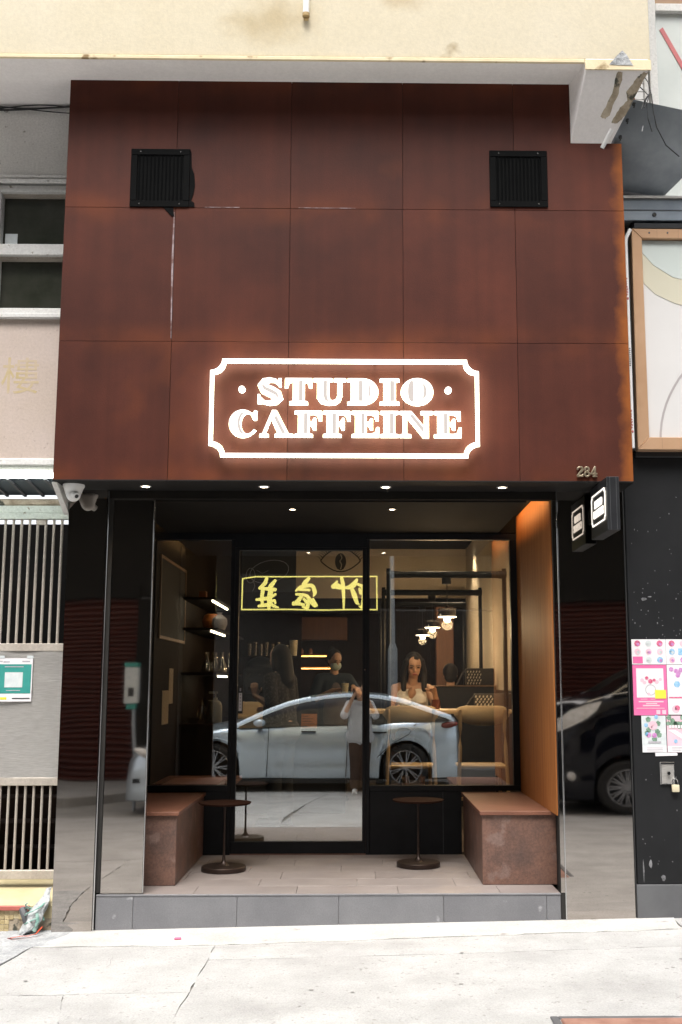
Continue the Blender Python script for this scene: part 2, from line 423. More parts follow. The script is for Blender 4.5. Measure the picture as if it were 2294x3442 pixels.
MAT['red_trim'] = M('red nosing', (0.36, 0.09, 0.07), (0.45, 0.13, 0.10), rough=0.5, scale=8)
MAT['white_plastic'] = M('white plastic', (0.78, 0.78, 0.77), (0.82, 0.82, 0.81), rough=0.3, scale=4)
MAT['black_wall'] = M('scuffed black board', (0.008, 0.0085, 0.0095), (0.013, 0.0135, 0.015), rough=0.5, scale=2, detail=8, bump=0.08, bscale=60, c3=(0.07, 0.07, 0.07), s3=16, t3=0.74, spec=0.3)
MAT['plinth'] = M('grey plinth', (0.085, 0.086, 0.092), (0.11, 0.112, 0.118), rough=0.6, scale=4, detail=8)
MAT['gold'] = M('copper toned frame', (0.56, 0.34, 0.20), (0.64, 0.41, 0.26), rough=0.35, metal=0.35, scale=1.6, detail=5, bump=0.1, bscale=8, bdist=0.01)
MAT['sheet_white'] = M('white billboard sheet', (0.60, 0.588, 0.582), (0.63, 0.618, 0.61), rough=0.6, scale=2)
MAT['sheet_cream'] = M('cream billboard print', (0.56, 0.53, 0.415), (0.575, 0.545, 0.43), rough=0.6, scale=2)
MAT['sheet_mint'] = M('pale mint billboard print', (0.53, 0.585, 0.56), (0.55, 0.60, 0.575), rough=0.6, scale=2)
MAT['greyline'] = M('grey print', (0.36, 0.33, 0.33), (0.40, 0.37, 0.37), rough=0.6, scale=3)
MAT['duct'] = M('galvanised duct', (0.26, 0.285, 0.31), (0.42, 0.445, 0.47), rough=0.45, metal=0.25, scale=2.0, detail=8, c3=(0.10, 0.085, 0.07), s3=4, t3=0.66, bump=0.1, bscale=30)
MAT['blue_steel'] = M('blue grey steel beam', (0.24, 0.285, 0.335), (0.34, 0.385, 0.43), rough=0.45, metal=0.1, scale=3, detail=8)
MAT['pale_pane'] = M('milky window pane', (0.50, 0.535, 0.52), (0.60, 0.63, 0.61), rough=0.3, scale=1.5)
MAT['red_tape'] = M('red tape', (0.42, 0.10, 0.11), (0.50, 0.14, 0.14), rough=0.5, scale=6)
MAT['cable'] = M('black cable', (0.01, 0.01, 0.011), (0.02, 0.02, 0.021), rough=0.5, scale=30)
MAT['brass'] = M('aged brass numerals', (0.38, 0.30, 0.20), (0.52, 0.44, 0.32), rough=0.32, metal=0.85, scale=40)
MAT['paper'] = M('white paper', (0.76, 0.74, 0.76), (0.80, 0.78, 0.80), rough=0.7, scale=5)
MAT['pink'] = M('pink print', (0.72, 0.13, 0.33), (0.76, 0.17, 0.38), rough=0.6, scale=5)
MAT['palepink'] = M('pale pink print', (0.78, 0.48, 0.57), (0.82, 0.58, 0.66), rough=0.6, scale=8)
MAT['rose'] = M('rose print', (0.55, 0.07, 0.16), (0.74, 0.22, 0.36), rough=0.6, scale=70)
MAT['mauve'] = M('mauve print', (0.50, 0.18, 0.48), (0.66, 0.36, 0.62), rough=0.6, scale=70)
MAT['leaf'] = M('green print', (0.09, 0.19, 0.12), (0.26, 0.40, 0.30), rough=0.6, scale=60)
MAT['blueprint'] = M('blue print', (0.16, 0.40, 0.66), (0.38, 0.60, 0.78), rough=0.6, scale=50)
MAT['teal'] = M('teal print', (0.03, 0.26, 0.23), (0.05, 0.32, 0.28), rough=0.45, scale=6)
MAT['yellow'] = M('yellow sticker', (0.78, 0.68, 0.05), (0.82, 0.72, 0.08), rough=0.5, scale=6)
MAT['ink'] = M('black ink', (0.02, 0.02, 0.02), (0.03, 0.03, 0.03), rough=0.6, scale=6)
MAT['greyink'] = M('grey ink', (0.38, 0.36, 0.40), (0.48, 0.46, 0.50), rough=0.6, scale=30)
MAT['sage'] = M('faded sage print', (0.55, 0.60, 0.62), (0.68, 0.72, 0.72), rough=0.6, scale=20)
MAT['dark_bronze'] = M('dark bronze metal', (0.028, 0.018, 0.014), (0.045, 0.028, 0.022), rough=0.38, metal=0.5, scale=10)
MAT['table_top'] = woodmat('dark stained table top', (0.018, 0.008, 0.005), (0.035, 0.014, 0.009), 'x', 0.8)
MAT['table_top'].node_tree.nodes['Principled BSDF'].inputs['Specular IOR Level'].default_value = 0.06
MAT['vent'] = M('vent enamel', (0.0022, 0.0024, 0.0026), (0.0036, 0.0038, 0.004), rough=0.6, scale=8, spec=0.05)

def add_stain(m, cx, cz, rx, rz, col, strength, nscale):
    """a water stain with its own place and ragged outline, in the object's own coordinates"""
    t = m.node_tree; b = t.nodes['Principled BSDF']; src = b.inputs['Base Color'].links[0].from_socket
    tc = t.nodes.new('ShaderNodeTexCoord'); mp = t.nodes.new('ShaderNodeMapping'); mp.vector_type = 'POINT'
    mp.inputs['Location'].default_value = (-cx/rx, 0, -cz/rz); mp.inputs['Scale'].default_value = (1/rx, 0, 1/rz)
    t.links.new(tc.outputs['Object'], mp.inputs[0])
    ln = t.nodes.new('ShaderNodeVectorMath'); ln.operation = 'LENGTH'; t.links.new(mp.outputs[0], ln.inputs[0])
    n = t.nodes.new('ShaderNodeTexNoise'); n.inputs['Scale'].default_value = nscale; n.inputs['Detail'].default_value = 9; t.links.new(tc.outputs['Object'], n.inputs['Vector'])
    a = t.nodes.new('ShaderNodeMath'); a.operation = 'MULTIPLY_ADD'; a.inputs[1].default_value = 1.6; t.links.new(n.outputs['Fac'], a.inputs[0]); t.links.new(ln.outputs['Value'], a.inputs[2])
    r = t.nodes.new('ShaderNodeMapRange'); r.interpolation_type = 'SMOOTHSTEP'; r.inputs['From Min'].default_value = 1.75; r.inputs['From Max'].default_value = 0.85; r.inputs['To Max'].default_value = strength
    t.links.new(a.outputs[0], r.inputs['Value'])
    x = t.nodes.new('ShaderNodeMix'); x.data_type = 'RGBA'; x.inputs['B'].default_value = (*col, 1)
    t.links.new(r.outputs[0], x.inputs['Factor']); t.links.new(src, x.inputs['A']); t.links.new(x.outputs['Result'], b.inputs['Base Color'])
add_stain(MAT['cream'], -0.52, 0.27, 0.36, 0.26, (0.54, 0.41, 0.21), 0.6, 5)
add_stain(MAT['cream'], 0.26, 0.44, 0.22, 0.12, (0.56, 0.42, 0.22), 0.5, 7)
add_stain(MAT['cream'], 1.0, 0.6, 0.5, 0.14, (0.64, 0.52, 0.31), 0.4, 6)
add_stain(MAT['cream'], -1.9, 0.52, 0.6, 0.10, (0.62, 0.50, 0.30), 0.6, 6)

MAT['concrete'].name = 'worn pavement concrete'
def grain(m, sc, lo, hi):
    t = m.node_tree; b = t.nodes['Principled BSDF']; src = b.inputs['Base Color'].links[0].from_socket
    tc = t.nodes.new('ShaderNodeTexCoord'); n = t.nodes.new('ShaderNodeTexNoise'); n.inputs['Scale'].default_value = sc; n.inputs['Detail'].default_value = 3; n.inputs['Roughness'].default_value = 0.8
    t.links.new(tc.outputs['Object'], n.inputs['Vector'])
    r = t.nodes.new('ShaderNodeMapRange'); r.inputs['From Min'].default_value = 0.3; r.inputs['From Max'].default_value = 0.7; r.inputs['To Min'].default_value = lo; r.inputs['To Max'].default_value = hi
    t.links.new(n.outputs['Fac'], r.inputs['Value'])
    x = t.nodes.new('ShaderNodeMix'); x.data_type = 'RGBA'; x.blend_type = 'MULTIPLY'; x.inputs['Factor'].default_value = 1
    t.links.new(src, x.inputs['A']); t.links.new(r.outputs[0], x.inputs['B']); t.links.new(x.outputs['Result'], b.inputs['Base Color'])
for k_, s_, a_, b_ in (('concrete', 95, 0.84, 1.12), ('concrete_light', 80, 0.80, 1.14), ('concrete_rough', 60, 0.68, 1.2), ('plaster', 70, 0.84, 1.1), ('pinkwall', 60, 0.9, 1.06), ('cream', 45, 0.93, 1.05),
                       ('riser_tile', 130, 0.86, 1.12), ('floor_tile', 130, 0.88, 1.1), ('bench_stone', 70, 0.72, 1.25), ('bench_top', 110, 0.82, 1.15), ('white_soffit', 40, 0.94, 1.04), ('greenwhite', 60, 0.82, 1.1), ('gate', 70, 0.85, 1.1), ('white_frame', 60, 0.85, 1.08)):
    grain(MAT[k_], s_, a_, b_)
# ================================================================== THE SETTING
def gz(x, y):
    f = min(1.0, max(0.0, 1 + y / 6.0))
    return 0.06 + 0.0185 * x * f + 0.029 * max(min(y, 0.4), -7.6)
# dirt bed under the slabs (shows in the joints and cracks)
m = MB()
xs = [-14 + i for i in range(29)]; ys = [0.6, 0, -1, -2, -3, -4, -5, -6, -7, -7.6]
for i in range(len(xs) - 1):
    for j in range(len(ys) - 1):
        q = [(xs[i], ys[j]), (xs[i+1], ys[j]), (xs[i+1], ys[j+1]), (xs[i], ys[j+1])]
        m.poly([(a, b, gz(a, b) - 0.011) for a, b in q])
pave = solo('pavement', m, MAT['joint'], kind='structure')
def slab(poly, mat, dz=0.0, jit=0.006, seed=0, gap=0.004):
    rnd = random.Random(seed)
    cx = sum(p[0] for p in poly)/len(poly); cy = sum(p[1] for p in poly)/len(poly)
    pts = []
    for i, a in enumerate(poly):
        b = poly[(i+1) % len(poly)]
        L = math.hypot(b[0]-a[0], b[1]-a[1]); n = max(1, int(L/0.09)) if L < 3 else 6
        for k in range(n):
            t = k/n
            pts.append((a[0]+(b[0]-a[0])*t + rnd.uniform(-jit, jit), a[1]+(b[1]-a[1])*t + rnd.uniform(-jit, jit)))
    pts = [(x + (cx-x)/max(math.hypot(cx-x, cy-y), .01)*gap, y + (cy-y)/max(math.hypot(cx-x, cy-y), .01)*gap) for x, y in pts]
    mb = MB()
    t = [mb.bm.verts.new((x, y, gz(x, y) + dz)) for x, y in pts]; b = [mb.bm.verts.new((x, y, gz(x, y) - 0.06)) for x, y in pts]
    mb.bm.faces.new(t)
    for i in range(len(t)):
        j = (i+1) % len(t); mb.bm.faces.new((t[i], t[j], b[j], b[i]))
    return part('slab', mb, mat, pave, smooth=0)
slab([(-3.2, 0.36), (-1.70, 0.36), (-1.70, -0.30), (-1.84, -0.36), (-1.95, -1.0), (-2.0, -1.6), (-3.2, -1.6)], MAT['concrete_rough'], 0.004, seed=1)
slab([(-1.70, 0.2), (1.9, 0.2), (1.9, -0.27), (0.6, -0.33), (-0.7, -0.40), (-1.84, -0.36)], MAT['concrete_light'], 0.004, 0.016, 2, gap=0.001)
slab([(1.9, 0.2), (4.2, 0.2), (4.2, -0.62), (1.9, -0.62)], MAT['concrete'], 0.0, seed=20)
slab([(-1.84, -0.36), (-0.80, -0.39), (-0.80, -0.70), (-0.815, -1.27), (-1.973, -1.28), (-1.95, -1.0)], MAT['concrete'], 0, seed=3)
slab([(-1.973, -1.28), (-1.42, -1.275), (-1.38, -1.5), (-1.33, -1.72), (-1.36, -3.2), (-2.0, -3.2), (-2.0, -1.6)], MAT['concrete'], 0, seed=4, gap=0.001)
slab([(-1.42, -1.275), (-0.815, -1.27), (-0.83, -1.75), (-0.85, -3.2), (-1.36, -3.2), (-1.33, -1.72), (-1.38, -1.5)], MAT['concrete'], 0, seed=5, gap=0.001)
slab([(-0.80, -0.39), (-0.7, -0.40), (0.6, -0.33), (1.9, -0.27), (1.9, -0.62), (0.5, -0.68), (-0.80, -0.70)], MAT['concrete'], 0.001, 0.004, 6, gap=0.001)
slab([(-0.80, -0.70), (0.5, -0.68), (1.9, -0.62), (4.2, -0.62), (4.2, -2.45), (-0.84, -2.45), (-0.815, -1.27)], MAT['concrete'], 0, 0.005, 7, gap=0.001)
slab([(-2.0, -1.6), (-2.0, -3.2), (-4.4, -3.2), (-4.4, -1.6)], MAT['concrete'], 0, seed=8)
slab([(-0.84, -2.45), (1.2, -2.45), (1.0, -5.0), (-0.68, -5.0)], MAT['concrete'], 0, seed=9)
slab([(1.2, -2.45), (4.2, -2.45), (4.2, -5.0), (1.0, -5.0)], MAT['concrete'], 0, seed=10)
slab([(-4.4, -3.2), (-0.85, -3.2), (-0.68, -5.0), (-0.40, -7.55), (-4.4, -7.55)], MAT['concrete'], 0, seed=11, gap=0.014)
slab([(-0.68, -5.0), (1.0, -5.0), (0.8, -7.55), (-0.40, -7.55)], MAT['concrete'], 0, seed=12)
slab([(1.0, -5.0), (4.2, -5.0), (4.2, -7.55), (0.8, -7.55)], MAT['concrete'], 0, seed=13)
for k, (a, b) in enumerate([(-14, -9), (-9, -4.4), (4.2, 9), (9, 14)]):
    slab([(a, 0.4), (b, 0.4), (b, -3.6), (a, -3.6)], MAT['concrete'], 0, seed=30 + k)
    slab([(a, -3.6), (b, -3.6), (b, -7.55), (a, -7.55)], MAT['concrete'], 0, seed=40 + k)
# the street behind the photographer and the far kerb
MAT['asphalt'] = M('worn grey road', (0.27, 0.262, 0.252), (0.36, 0.352, 0.34), rough=0.9, scale=2, detail=12, bump=0.5, bscale=80, bdist=0.005)
solo('road', MB().box(-60, 60, -12.5, -7.56, -0.45, -0.165), MAT['asphalt'], kind='structure')
m = MB(); m.prism([(-60, -12.6), (60, -12.6), (60, -10.4), (-2.6, -10.4), (-3.1, -10.2), (-3.6, -9.4), (-4.0, -8.9), (-4.6, -8.6), (-60, -8.6)], 'z', -0.3, -0.02)
fp = solo('far_pavement', m, MAT['concrete'], kind='structure', bevel=0.015)
solo('ground', MB().box(-250, 250, -250, 250, -0.6, -0.5), MAT['asphalt'], kind='structure')
MAT['hairline'] = M('hairline dirt', (0.24, 0.23, 0.22), (0.32, 0.31, 0.295), rough=0.95, scale=20)
m = MB()
for P in ([(-1.75, -0.47), (-1.3, -0.455), (-0.9, -0.47), (-0.5, -0.45), (0.1, -0.44)], [(-1.33, -0.6), (-1.31, -0.85)]):
    Q = []
    rq = random.Random(int(P[0][0]*100))
    for a, b in zip(P, P[1:]):
        for k in range(7): Q.append((a[0]+(b[0]-a[0])*k/7 + rq.uniform(-.008, .008), a[1]+(b[1]-a[1])*k/7 + rq.uniform(-.008, .008)))
    q = ribbon(Q, [.0015 + .003*rq.random() for _ in Q]); n = len(Q)
    for i in range(n-1): m.poly([(p[0], p[1], gz(p[0], p[1]) + .0052) for p in (q[i], q[i+1], q[2*n-2-i], q[2*n-1-i])])
solo('hairline_cracks', m, MAT['hairline'], kind='stuff', smooth=0)
# small litter and marks lying on the slabs
rnd = random.Random(5)
MAT['stain'] = M('old gum spots', (0.22, 0.212, 0.205), (0.30, 0.29, 0.28), rough=0.9, scale=40)
m = MB()
for k in range(26):
    x = rnd.uniform(-1.8, 2.0); y = rnd.uniform(-1.75, -0.3); r = rnd.uniform(0.003, 0.011)
    a0 = rnd.uniform(0, 6); n = 9
    m.poly([(x + r*(1 + .35*rnd.random())*math.cos(a0 + 6.283*i/n), y + .8*r*(1 + .35*rnd.random())*math.sin(a0 + 6.283*i/n), gz(x, y) + 0.0055) for i in range(n)])
solo('gum_spots', m, MAT['stain'], kind='stuff', smooth=0)
MAT['hot_pink'] = M('pink wrapper', (0.75, 0.12, 0.25), (0.8, 0.2, 0.32), rough=0.6, scale=20)
m = MB(); m.obox((-1.03, -0.27, gz(-1.03, -0.27) + 0.012), 0.02, 0.008, 0.006, Matrix.Rotation(0.2, 3, 'Z'))
solo('candy_wrapper', m, MAT['hot_pink'], 'tiny pink scrap of wrapper on the pavement before the grey step', 'litter', bevel=0.003)
MAT['rust_plate'] = M('rusty cover plate', (0.23, 0.11, 0.08), (0.34, 0.19, 0.145), rough=0.7, scale=9, detail=10, bump=0.4, bscale=60)
uc = thing('utility_cover', 'rusty brown iron utility cover set in the pavement at the lower right', 'manhole cover', (1.28, -2.1, gz(1.28, -2.1)))
m = MB(); m.box(0.90, 1.62, -2.42, -1.80, gz(1.28, -2.1) - 0.02, gz(1.28, -1.8) + 0.008)
part('lid', m, MAT['rust_plate'], uc, bevel=0.006)
m = MB(); zc = gz(1.28, -1.8)
m.box(0.86, 0.895, -2.46, -1.765, zc - 0.03, zc + 0.006).box(1.625, 1.66, -2.46, -1.765, zc - 0.03, zc + 0.006).box(0.895, 1.625, -1.795, -1.765, zc - 0.03, zc + 0.006)
part('rim', m, MAT['plinth'], uc, bevel=0.003)

# ------------------------------------------------------------------ upper building over the shop
ub = thing('upper_building', 'cream painted concrete overhang with white underside above the brown shop front', 'building', (0, -0.5, 5.3))
part('beam_face', MB().box(-6, 1.812, -0.60, -0.42, 5.328, 13.0), MAT['cream'], ub, bevel=0.012, seg=2)
m = MB(); m.box(-6, 1.400, -0.606, -0.588, 5.302, 5.3275); m.box(1.4005, 1.814, -0.606, -0.5985, 5.256, 5.327)
part('beam_edge', m, MAT['cream_edge'], ub, bevel=0.006)
part('soffit_slab', MB().box(-6, 1.402, -0.5875, 0.45, 5.308, 5.3275), MAT['white_soffit'], ub, bevel=0.004)
m = MB(); m.loft([[(1.405, -0.598, 5.257), (1.800, -0.598, 5.257), (1.800, -0.598, 5.70), (1.405, -0.598, 5.70)],
                  [(1.352, -0.342, 4.907), (1.612, -0.342, 4.907), (1.612, -0.342, 5.70), (1.352, -0.342, 5.70)],
                  [(1.352, 0.05, 4.44), (1.612, 0.05, 4.44), (1.612, 0.05, 5.70), (1.352, 0.05, 5.70)]])
part('haunch', m, MAT['white_soffit'], ub, bevel=0.004, smooth=0)
# where the render fell off the haunch: ragged plates a few mm proud of it, in the plane of its sloping underside
def haunch(u, v, d=0.004):   # u 0..1 across, v 0 front .. 1 at the fascia
    xl, xr = 1.405 + (1.352-1.405)*v, 1.800 + (1.612-1.800)*v
    return (xl + (xr-xl)*u, -0.598 + 0.256*v, 5.257 - 0.35*v - d)
def ragged(pts, mat, d, name):
    m = MB()
    rr = random.Random(int(pts[0][0]*1000))
    P = []
    for i, a in enumerate(pts):
        b = pts[(i+1) % len(pts)]
        for k in range(5):
            t = k/5; P.append((a[0]+(b[0]-a[0])*t + rr.uniform(-.012, .012), a[1]+(b[1]-a[1])*t + rr.uniform(-.012, .012)))
    lo = [m.bm.verts.new(haunch(p[0], p[1], d)) for p in P]; hi = [m.bm.verts.new(haunch(p[0], p[1], -0.01)) for p in P]
    m.bm.faces.new(lo)
    for i in range(len(lo)):
        j = (i+1) % len(lo); m.bm.faces.new((lo[i], lo[j], hi[j], hi[i]))
    part(name, m, mat, ub, smooth=0)
ragged([(0.50, 0.02), (0.60, 0.02), (0.66, 0.30), (0.66, 0.60), (0.60, 0.66), (0.50, 0.62), (0.56, 0.30)], MAT['spall'], 0.003, 'spalled_patch')
ragged([(0.92, 0.02), (0.99, 0.02), (0.99, 0.62), (0.90, 0.72), (0.78, 0.72), (0.78, 0.58), (0.88, 0.40), (0.80, 0.28), (0.86, 0.10)], MAT['spall'], 0.003, 'spalled_patch')
m = MB(); m.cyl(haunch(0.83, 0.78, 0.012), haunch(0.79, 1.03, 0.02), 0.014, n=10)
part('pipe_stub', m, MAT['white_plastic'], ub)
m = MB(); m.poly([(1.55, -0.6085, 5.29), (1.70, -0.6085, 5.285), (1.66, -0.6085, 5.36), (1.635, -0.6085, 5.385), (1.60, -0.6085, 5.35)])
part('paint_chip', m, MAT['concrete_rough'], ub, smooth=0)
MAT['grime'] = M('brown water stain', (0.36, 0.25, 0.11), (0.60, 0.47, 0.27), rough=0.85, scale=7, detail=10, lo=0.4, hi=0.6)
m = MB(); m.cyl((-0.331, -0.63, 5.86), (-0.331, -0.63, 5.60), 0.020, n=14); part('drain_pipe', m, MAT['white_plastic'], ub)
m = MB(); m.cyl((-0.331, -0.63, 5.60), (-0.331, -0.63, 5.578), 0.022, n=14); m.box(-0.345, -0.317, -0.625, -0.598, 5.57, 5.60); part('pipe_collar', m, MAT['grime'], ub)
part('upper_wall', MB().box(-14, -6.002, -0.6, 0.45, 5.3, 13), MAT['cream'], ub)
part('upper_wall', MB().box(2.6, 14, -0.6, 0.45, 6.8, 13), MAT['cream'], ub)
part('rear_wall', MB().box(-14, 14, 0.452, 0.8, 6.6, 13), MAT['plaster'], ub)

# ------------------------------------------------------------------ corten fascia
FX = [-1.845, -1.154, -0.432, 0.277, 0.985, 1.678]; FZ = [2.71, 3.579, 4.450, 5.311]
fa = thing('steel_fascia', 'tall rust brown weathering steel fascia in large square panels over the shop entrance', 'shop fascia', (0, -0.34, 2.71))
G = 0.0012
for r in range(3):
    for c in range(5):
        m = MB(); x0, x1, z0, z1 = FX[c]+G, FX[c+1]-G, FZ[r]+G, FZ[r+1]-G
        if r == 2 and c == 4: m.prism([(x0, z0), (x1, z0), (x1, 4.905), (1.350, 4.905), (1.350, z1), (x0, z1)], 'y', -0.34, -0.328)
        else: m.box(x0, x1, -0.34, -0.328, z0, z1)
        part('panel', m, MAT['corten_edge' if c == 4 else 'corten'], fa, bevel=0.0008)
m = MB(); m.prism([(-1.843, 2.7145), (1.676, 2.7145), (1.676, 4.90), (1.348, 4.90), (1.348, 5.305), (-1.843, 5.305)], 'y', -0.327, -0.004)
part('carcass', m, MAT['dark'], fa)
m = MB(); m.box(-1.843, 1.676, 0.0005, 0.062, 2.7045, 5.305); part('carcass', m, MAT['dark'], fa)
m = MB(); m.box(-1.843, 1.676, 0.0622, 0.448, 2.806, 5.305); part('carcass', m, MAT['dark'], fa)
m = MB(); m.box(-1.846, 1.68, -0.342, -0.0045, 2.704, 2.7125)
part('soffit_panel', m, MAT['soffit'], fa, bevel=0.001)
MAT['chalk'] = M('white run-off stain', (0.30, 0.24, 0.25), (0.13, 0.06, 0.05), rough=0.7, scale=16, detail=10, lo=0.42, hi=0.58)
m = MB(); m.poly([(-1.159, -0.3406, 3.60), (-1.1555, -0.3406, 3.60), (-1.1555, -0.3406, 4.42), (-1.163, -0.3406, 4.42), (-1.168, -0.3406, 4.1), (-1.164, -0.3406, 3.8)])
part('water_stain', m, MAT['chalk'], fa, smooth=0); m = MB()
m.poly([(-0.97, -0.3406, 4.4535), (-0.75, -0.3406, 4.4535), (-0.75, -0.3406, 4.4575), (-0.97, -0.3406, 4.4565)])
part('water_stain', m, MAT['chalk'], fa, smooth=0); m = MB()
m.poly([(-0.38, -0.3406, 4.4535), (-0.02, -0.3406, 4.4535), (-0.02, -0.3406, 4.457), (-0.38, -0.3406, 4.4575)])
part('water_stain', m, MAT['chalk'], fa, smooth=0)

def vent(x0, x1, z0, z1, label, smear):
    v = thing('vent_grille', label, 'vent', ((x0+x1)/2, -0.34, z0), 'square vents in the steel fascia')
    m = MB(); f = 0.042
    m.box(x0, x1, -0.350, -0.3405, z0, z0+f).box(x0, x1, -0.350, -0.3405, z1-f, z1).box(x0, x0+f, -0.350, -0.3405, z0+f, z1-f).box(x1-f, x1, -0.350, -0.3405, z0+f, z1-f)
    part('frame', m, MAT['vent'], v, bevel=0.003)
    part('backing', MB().box(x0+f, x1-f, -0.3422, -0.3408, z0+f, z1-f), MAT['vent'], v)
    n = 12; w = (x1-x0-2*f)/n
    sl = None
    for k in range(n):
        m = MB(); m.obox((x0+f+w*(k+.5), -0.3455, (z0+z1)/2), 0.0048, 0.0022, (z1-z0)/2-f-0.001, Matrix.Rotation(0.6, 3, 'Z'))
        part('slat', m, MAT['vent'], v)
    for sx in (x0+0.06, x1-0.06):
        for sz in (z0+0.02, z1-0.02):
            m = MB(); m.cyl((sx, -0.3503, sz), (sx, -0.3520, sz), 0.005, n=8); part('screw', m, MAT['chrome'], v)
    if smear:
        m = MB(); m.prism([(x1+.001, z0+.004), (x1+.035, z0+.002), (x1+.032, z0+.03), (x1+.012, z0+.045), (x1+.026, z0+.09), (x1+.034, z0+.15), (x1+.028, z0+.22), (x1+.010, z0+.27), (x1+.006, z1-.02), (x1+.001, z1-.01)], 'y', -0.345, -0.341)
        m.prism([(x1-.16, z0-.002), (x1-.11, z0-.055), (x1-.09, z0-.062), (x1-.10, z0-.002)], 'y', -0.345, -0.341)
        part('sealant_smear', m, MAT['vent'], v)
vent(-1.440, -1.068, 4.452, 4.840, 'black square vent at left of the fascia with sealant smeared along its edge', True)
vent(0.828, 1.196, 4.468, 4.848, 'black square vent at right of the fascia with clean edges and bright screws', False)

# ------------------------------------------------------------------ the illuminated sign
GL = {
 'T': (0.92, [[(0,1),(.92,1),(.92,.66),(.85,.66),(.80,.86),(.66,.9),(.66,.1),(.78,.08),(.78,0),(.16,0),(.16,.08),(.28,.1),(.28,.9),(.12,.86),(.07,.66),(0,.66)]], [[(.48,.1),(.62,.1),(.62,.9),(.48,.9)]]),
 'I': (0.66, [[(0,1),(.66,1),(.66,.92),(.53,.9),(.53,.1),(.66,.08),(.66,0),(0,0),(0,.08),(.13,.1),(.13,.9),(0,.92)]], [[(.34,.1),(.49,.1),(.49,.9),(.34,.9)]]),
 'U': (1.12, [[(0,1),(.64,1),(.64,.92),(.52,.9),(.52,.34),(.56,.18),(.66,.12),(.78,.17),(.85,.34),(.85,.9),(.72,.92),(.72,1),(1.12,1),(1.12,.92),(.98,.9),(.98,.32),(.92,.12),(.78,.01),(.52,-.02),(.26,.05),(.13,.25),(.13,.9),(0,.92)]], [[(.34,.3),(.40,.12),(.54,.06),(.49,.2),(.47,.34),(.47,.9),(.34,.9)]]),
 'D': (1.06, [[(0,1)] + arc(.52,.5,.54,.5,90,-90,16) + [(0,0),(0,.08),(.12,.1),(.12,.9),(0,.92)], [(.56,.87),(.62,.8),(.66,.66),(.67,.5),(.66,.34),(.62,.2),(.56,.13)]], [[(.38,.1),(.52,.1),(.52,.9),(.38,.9)], [(.70,.2),(.78,.3),(.81,.5),(.78,.7),(.70,.8),(.74,.5)]]),
 'O': (1.12, [arc(.56,.5,.56,.52,0,354,28), arc(.56,.5,.10,.40,0,354,20)], [arc(.36,.5,.14,.42,60,300,12), [(.74,.84),(.86,.7),(.90,.5),(.86,.3),(.74,.16),(.79,.5)]]),
 'C': (1.08, [arc(.52,.5,.52,.53,48,312,22) + [(1.0,.22),(.95,.26)] + arc(.70,.5,.27,.42,300,60,16) + [(.90,.70),(.94,.66),(1.02,.66),(1.02,1.0),(.95,1.0),(.92,.92)]], [arc(.56,.5,.24,.44,110,250,12) + arc(.66,.5,.24,.42,250,110,12)]),
 'A': (1.24, [[(.46,1.02),(.62,1.02),(1.08,.1),(1.24,.08),(1.24,0),(.58,0),(.58,.08),(.70,.1),(.42,.72),(.19,.1),(.31,.08),(.31,0),(0,0),(0,.08),(.10,.1)]], [[(.62,.82),(.98,.1),(.84,.1),(.54,.72)]]),
 'F': (1.0, [[(0,1),(1.0,1),(1.0,.64),(.93,.64),(.86,.84),(.72,.9),(.53,.9),(.53,.56),(.64,.57),(.71,.72),(.78,.72),(.78,.28),(.71,.28),(.64,.45),(.53,.46),(.53,.1),(.66,.08),(.66,0),(0,0),(0,.08),(.13,.1),(.13,.9),(0,.92)]], [[(.34,.1),(.48,.1),(.48,.9),(.34,.9)]]),
 'E': (1.0, [[(0,1),(.98,1),(.98,.66),(.91,.66),(.85,.84),(.72,.9),(.53,.9),(.53,.56),(.64,.57),(.70,.70),(.77,.70),(.77,.30),(.70,.30),(.64,.45),(.53,.46),(.53,.1),(.74,.1),(.88,.16),(.94,.36),(1.01,.36),(1.0,0),(0,0),(0,.08),(.13,.1),(.13,.9),(0,.92)]], [[(.34,.1),(.48,.1),(.48,.9),(.34,.9)]]),
 'N': (1.22, [[(0,1),(.42,1),(.93,.36),(.93,.9),(.79,.92),(.79,1),(1.22,1),(1.22,.92),(1.07,.9),(1.07,-.02),(.88,-.02),(.24,.80),(.24,.1),(.40,.08),(.40,0),(0,0),(0,.08),(.12,.1),(.12,.9),(0,.92)]], [[(.44,.9),(.88,.34),(.88,.12),(.36,.80)]]),
}
sc = [(.78,.80),(.66,.92),(.46,.955),(.27,.90),(.19,.75),(.28,.60),(.50,.49),(.70,.37),(.76,.23),(.66,.09),(.46,.035),(.26,.07),(.12,.24)]
sw = [.06,.10,.13,.20,.30,.36,.38,.36,.30,.20,.13,.10,.06]
GL['S'] = (0.92, [ribbon(sc, sw), [(.76,.99),(.86,.99),(.86,.66),(.79,.66),(.74,.82)], [(.04,.0),(.13,.0),(.15,.2),(.11,.36),(.04,.36)]], [ribbon(sc[4:9], [.05,.12,.14,.12,.05])])
MAT['sign_white'] = EM('sign letter face', (1.0, 0.95, 0.86), 0.85); MAT['sign_back'] = EM('sign letter back light', (0.90, 1.0, 0.82), 4.2)
MAT['bloom_glow'] = EM('added lens bloom', (1.0, 0.84, 0.55), 0.34)  # glowing rim added behind letters and border in place of lens bloom
def back_lit(o):   # halo lettering: bright diodes behind, softly lit faces
    o.data.materials.append(MAT['sign_back'])
    for p in o.data.polygons:
        if p.normal.y > -0.5: p.material_index = 1
MAT['sign_shade'] = EM('sign letter inlay', (0.95, 0.86, 0.80), 0.22)
MAT['sign_shade'].node_tree.nodes['Principled BSDF'].inputs['Base Color'].default_value = (0.16, 0.14, 0.13, 1)
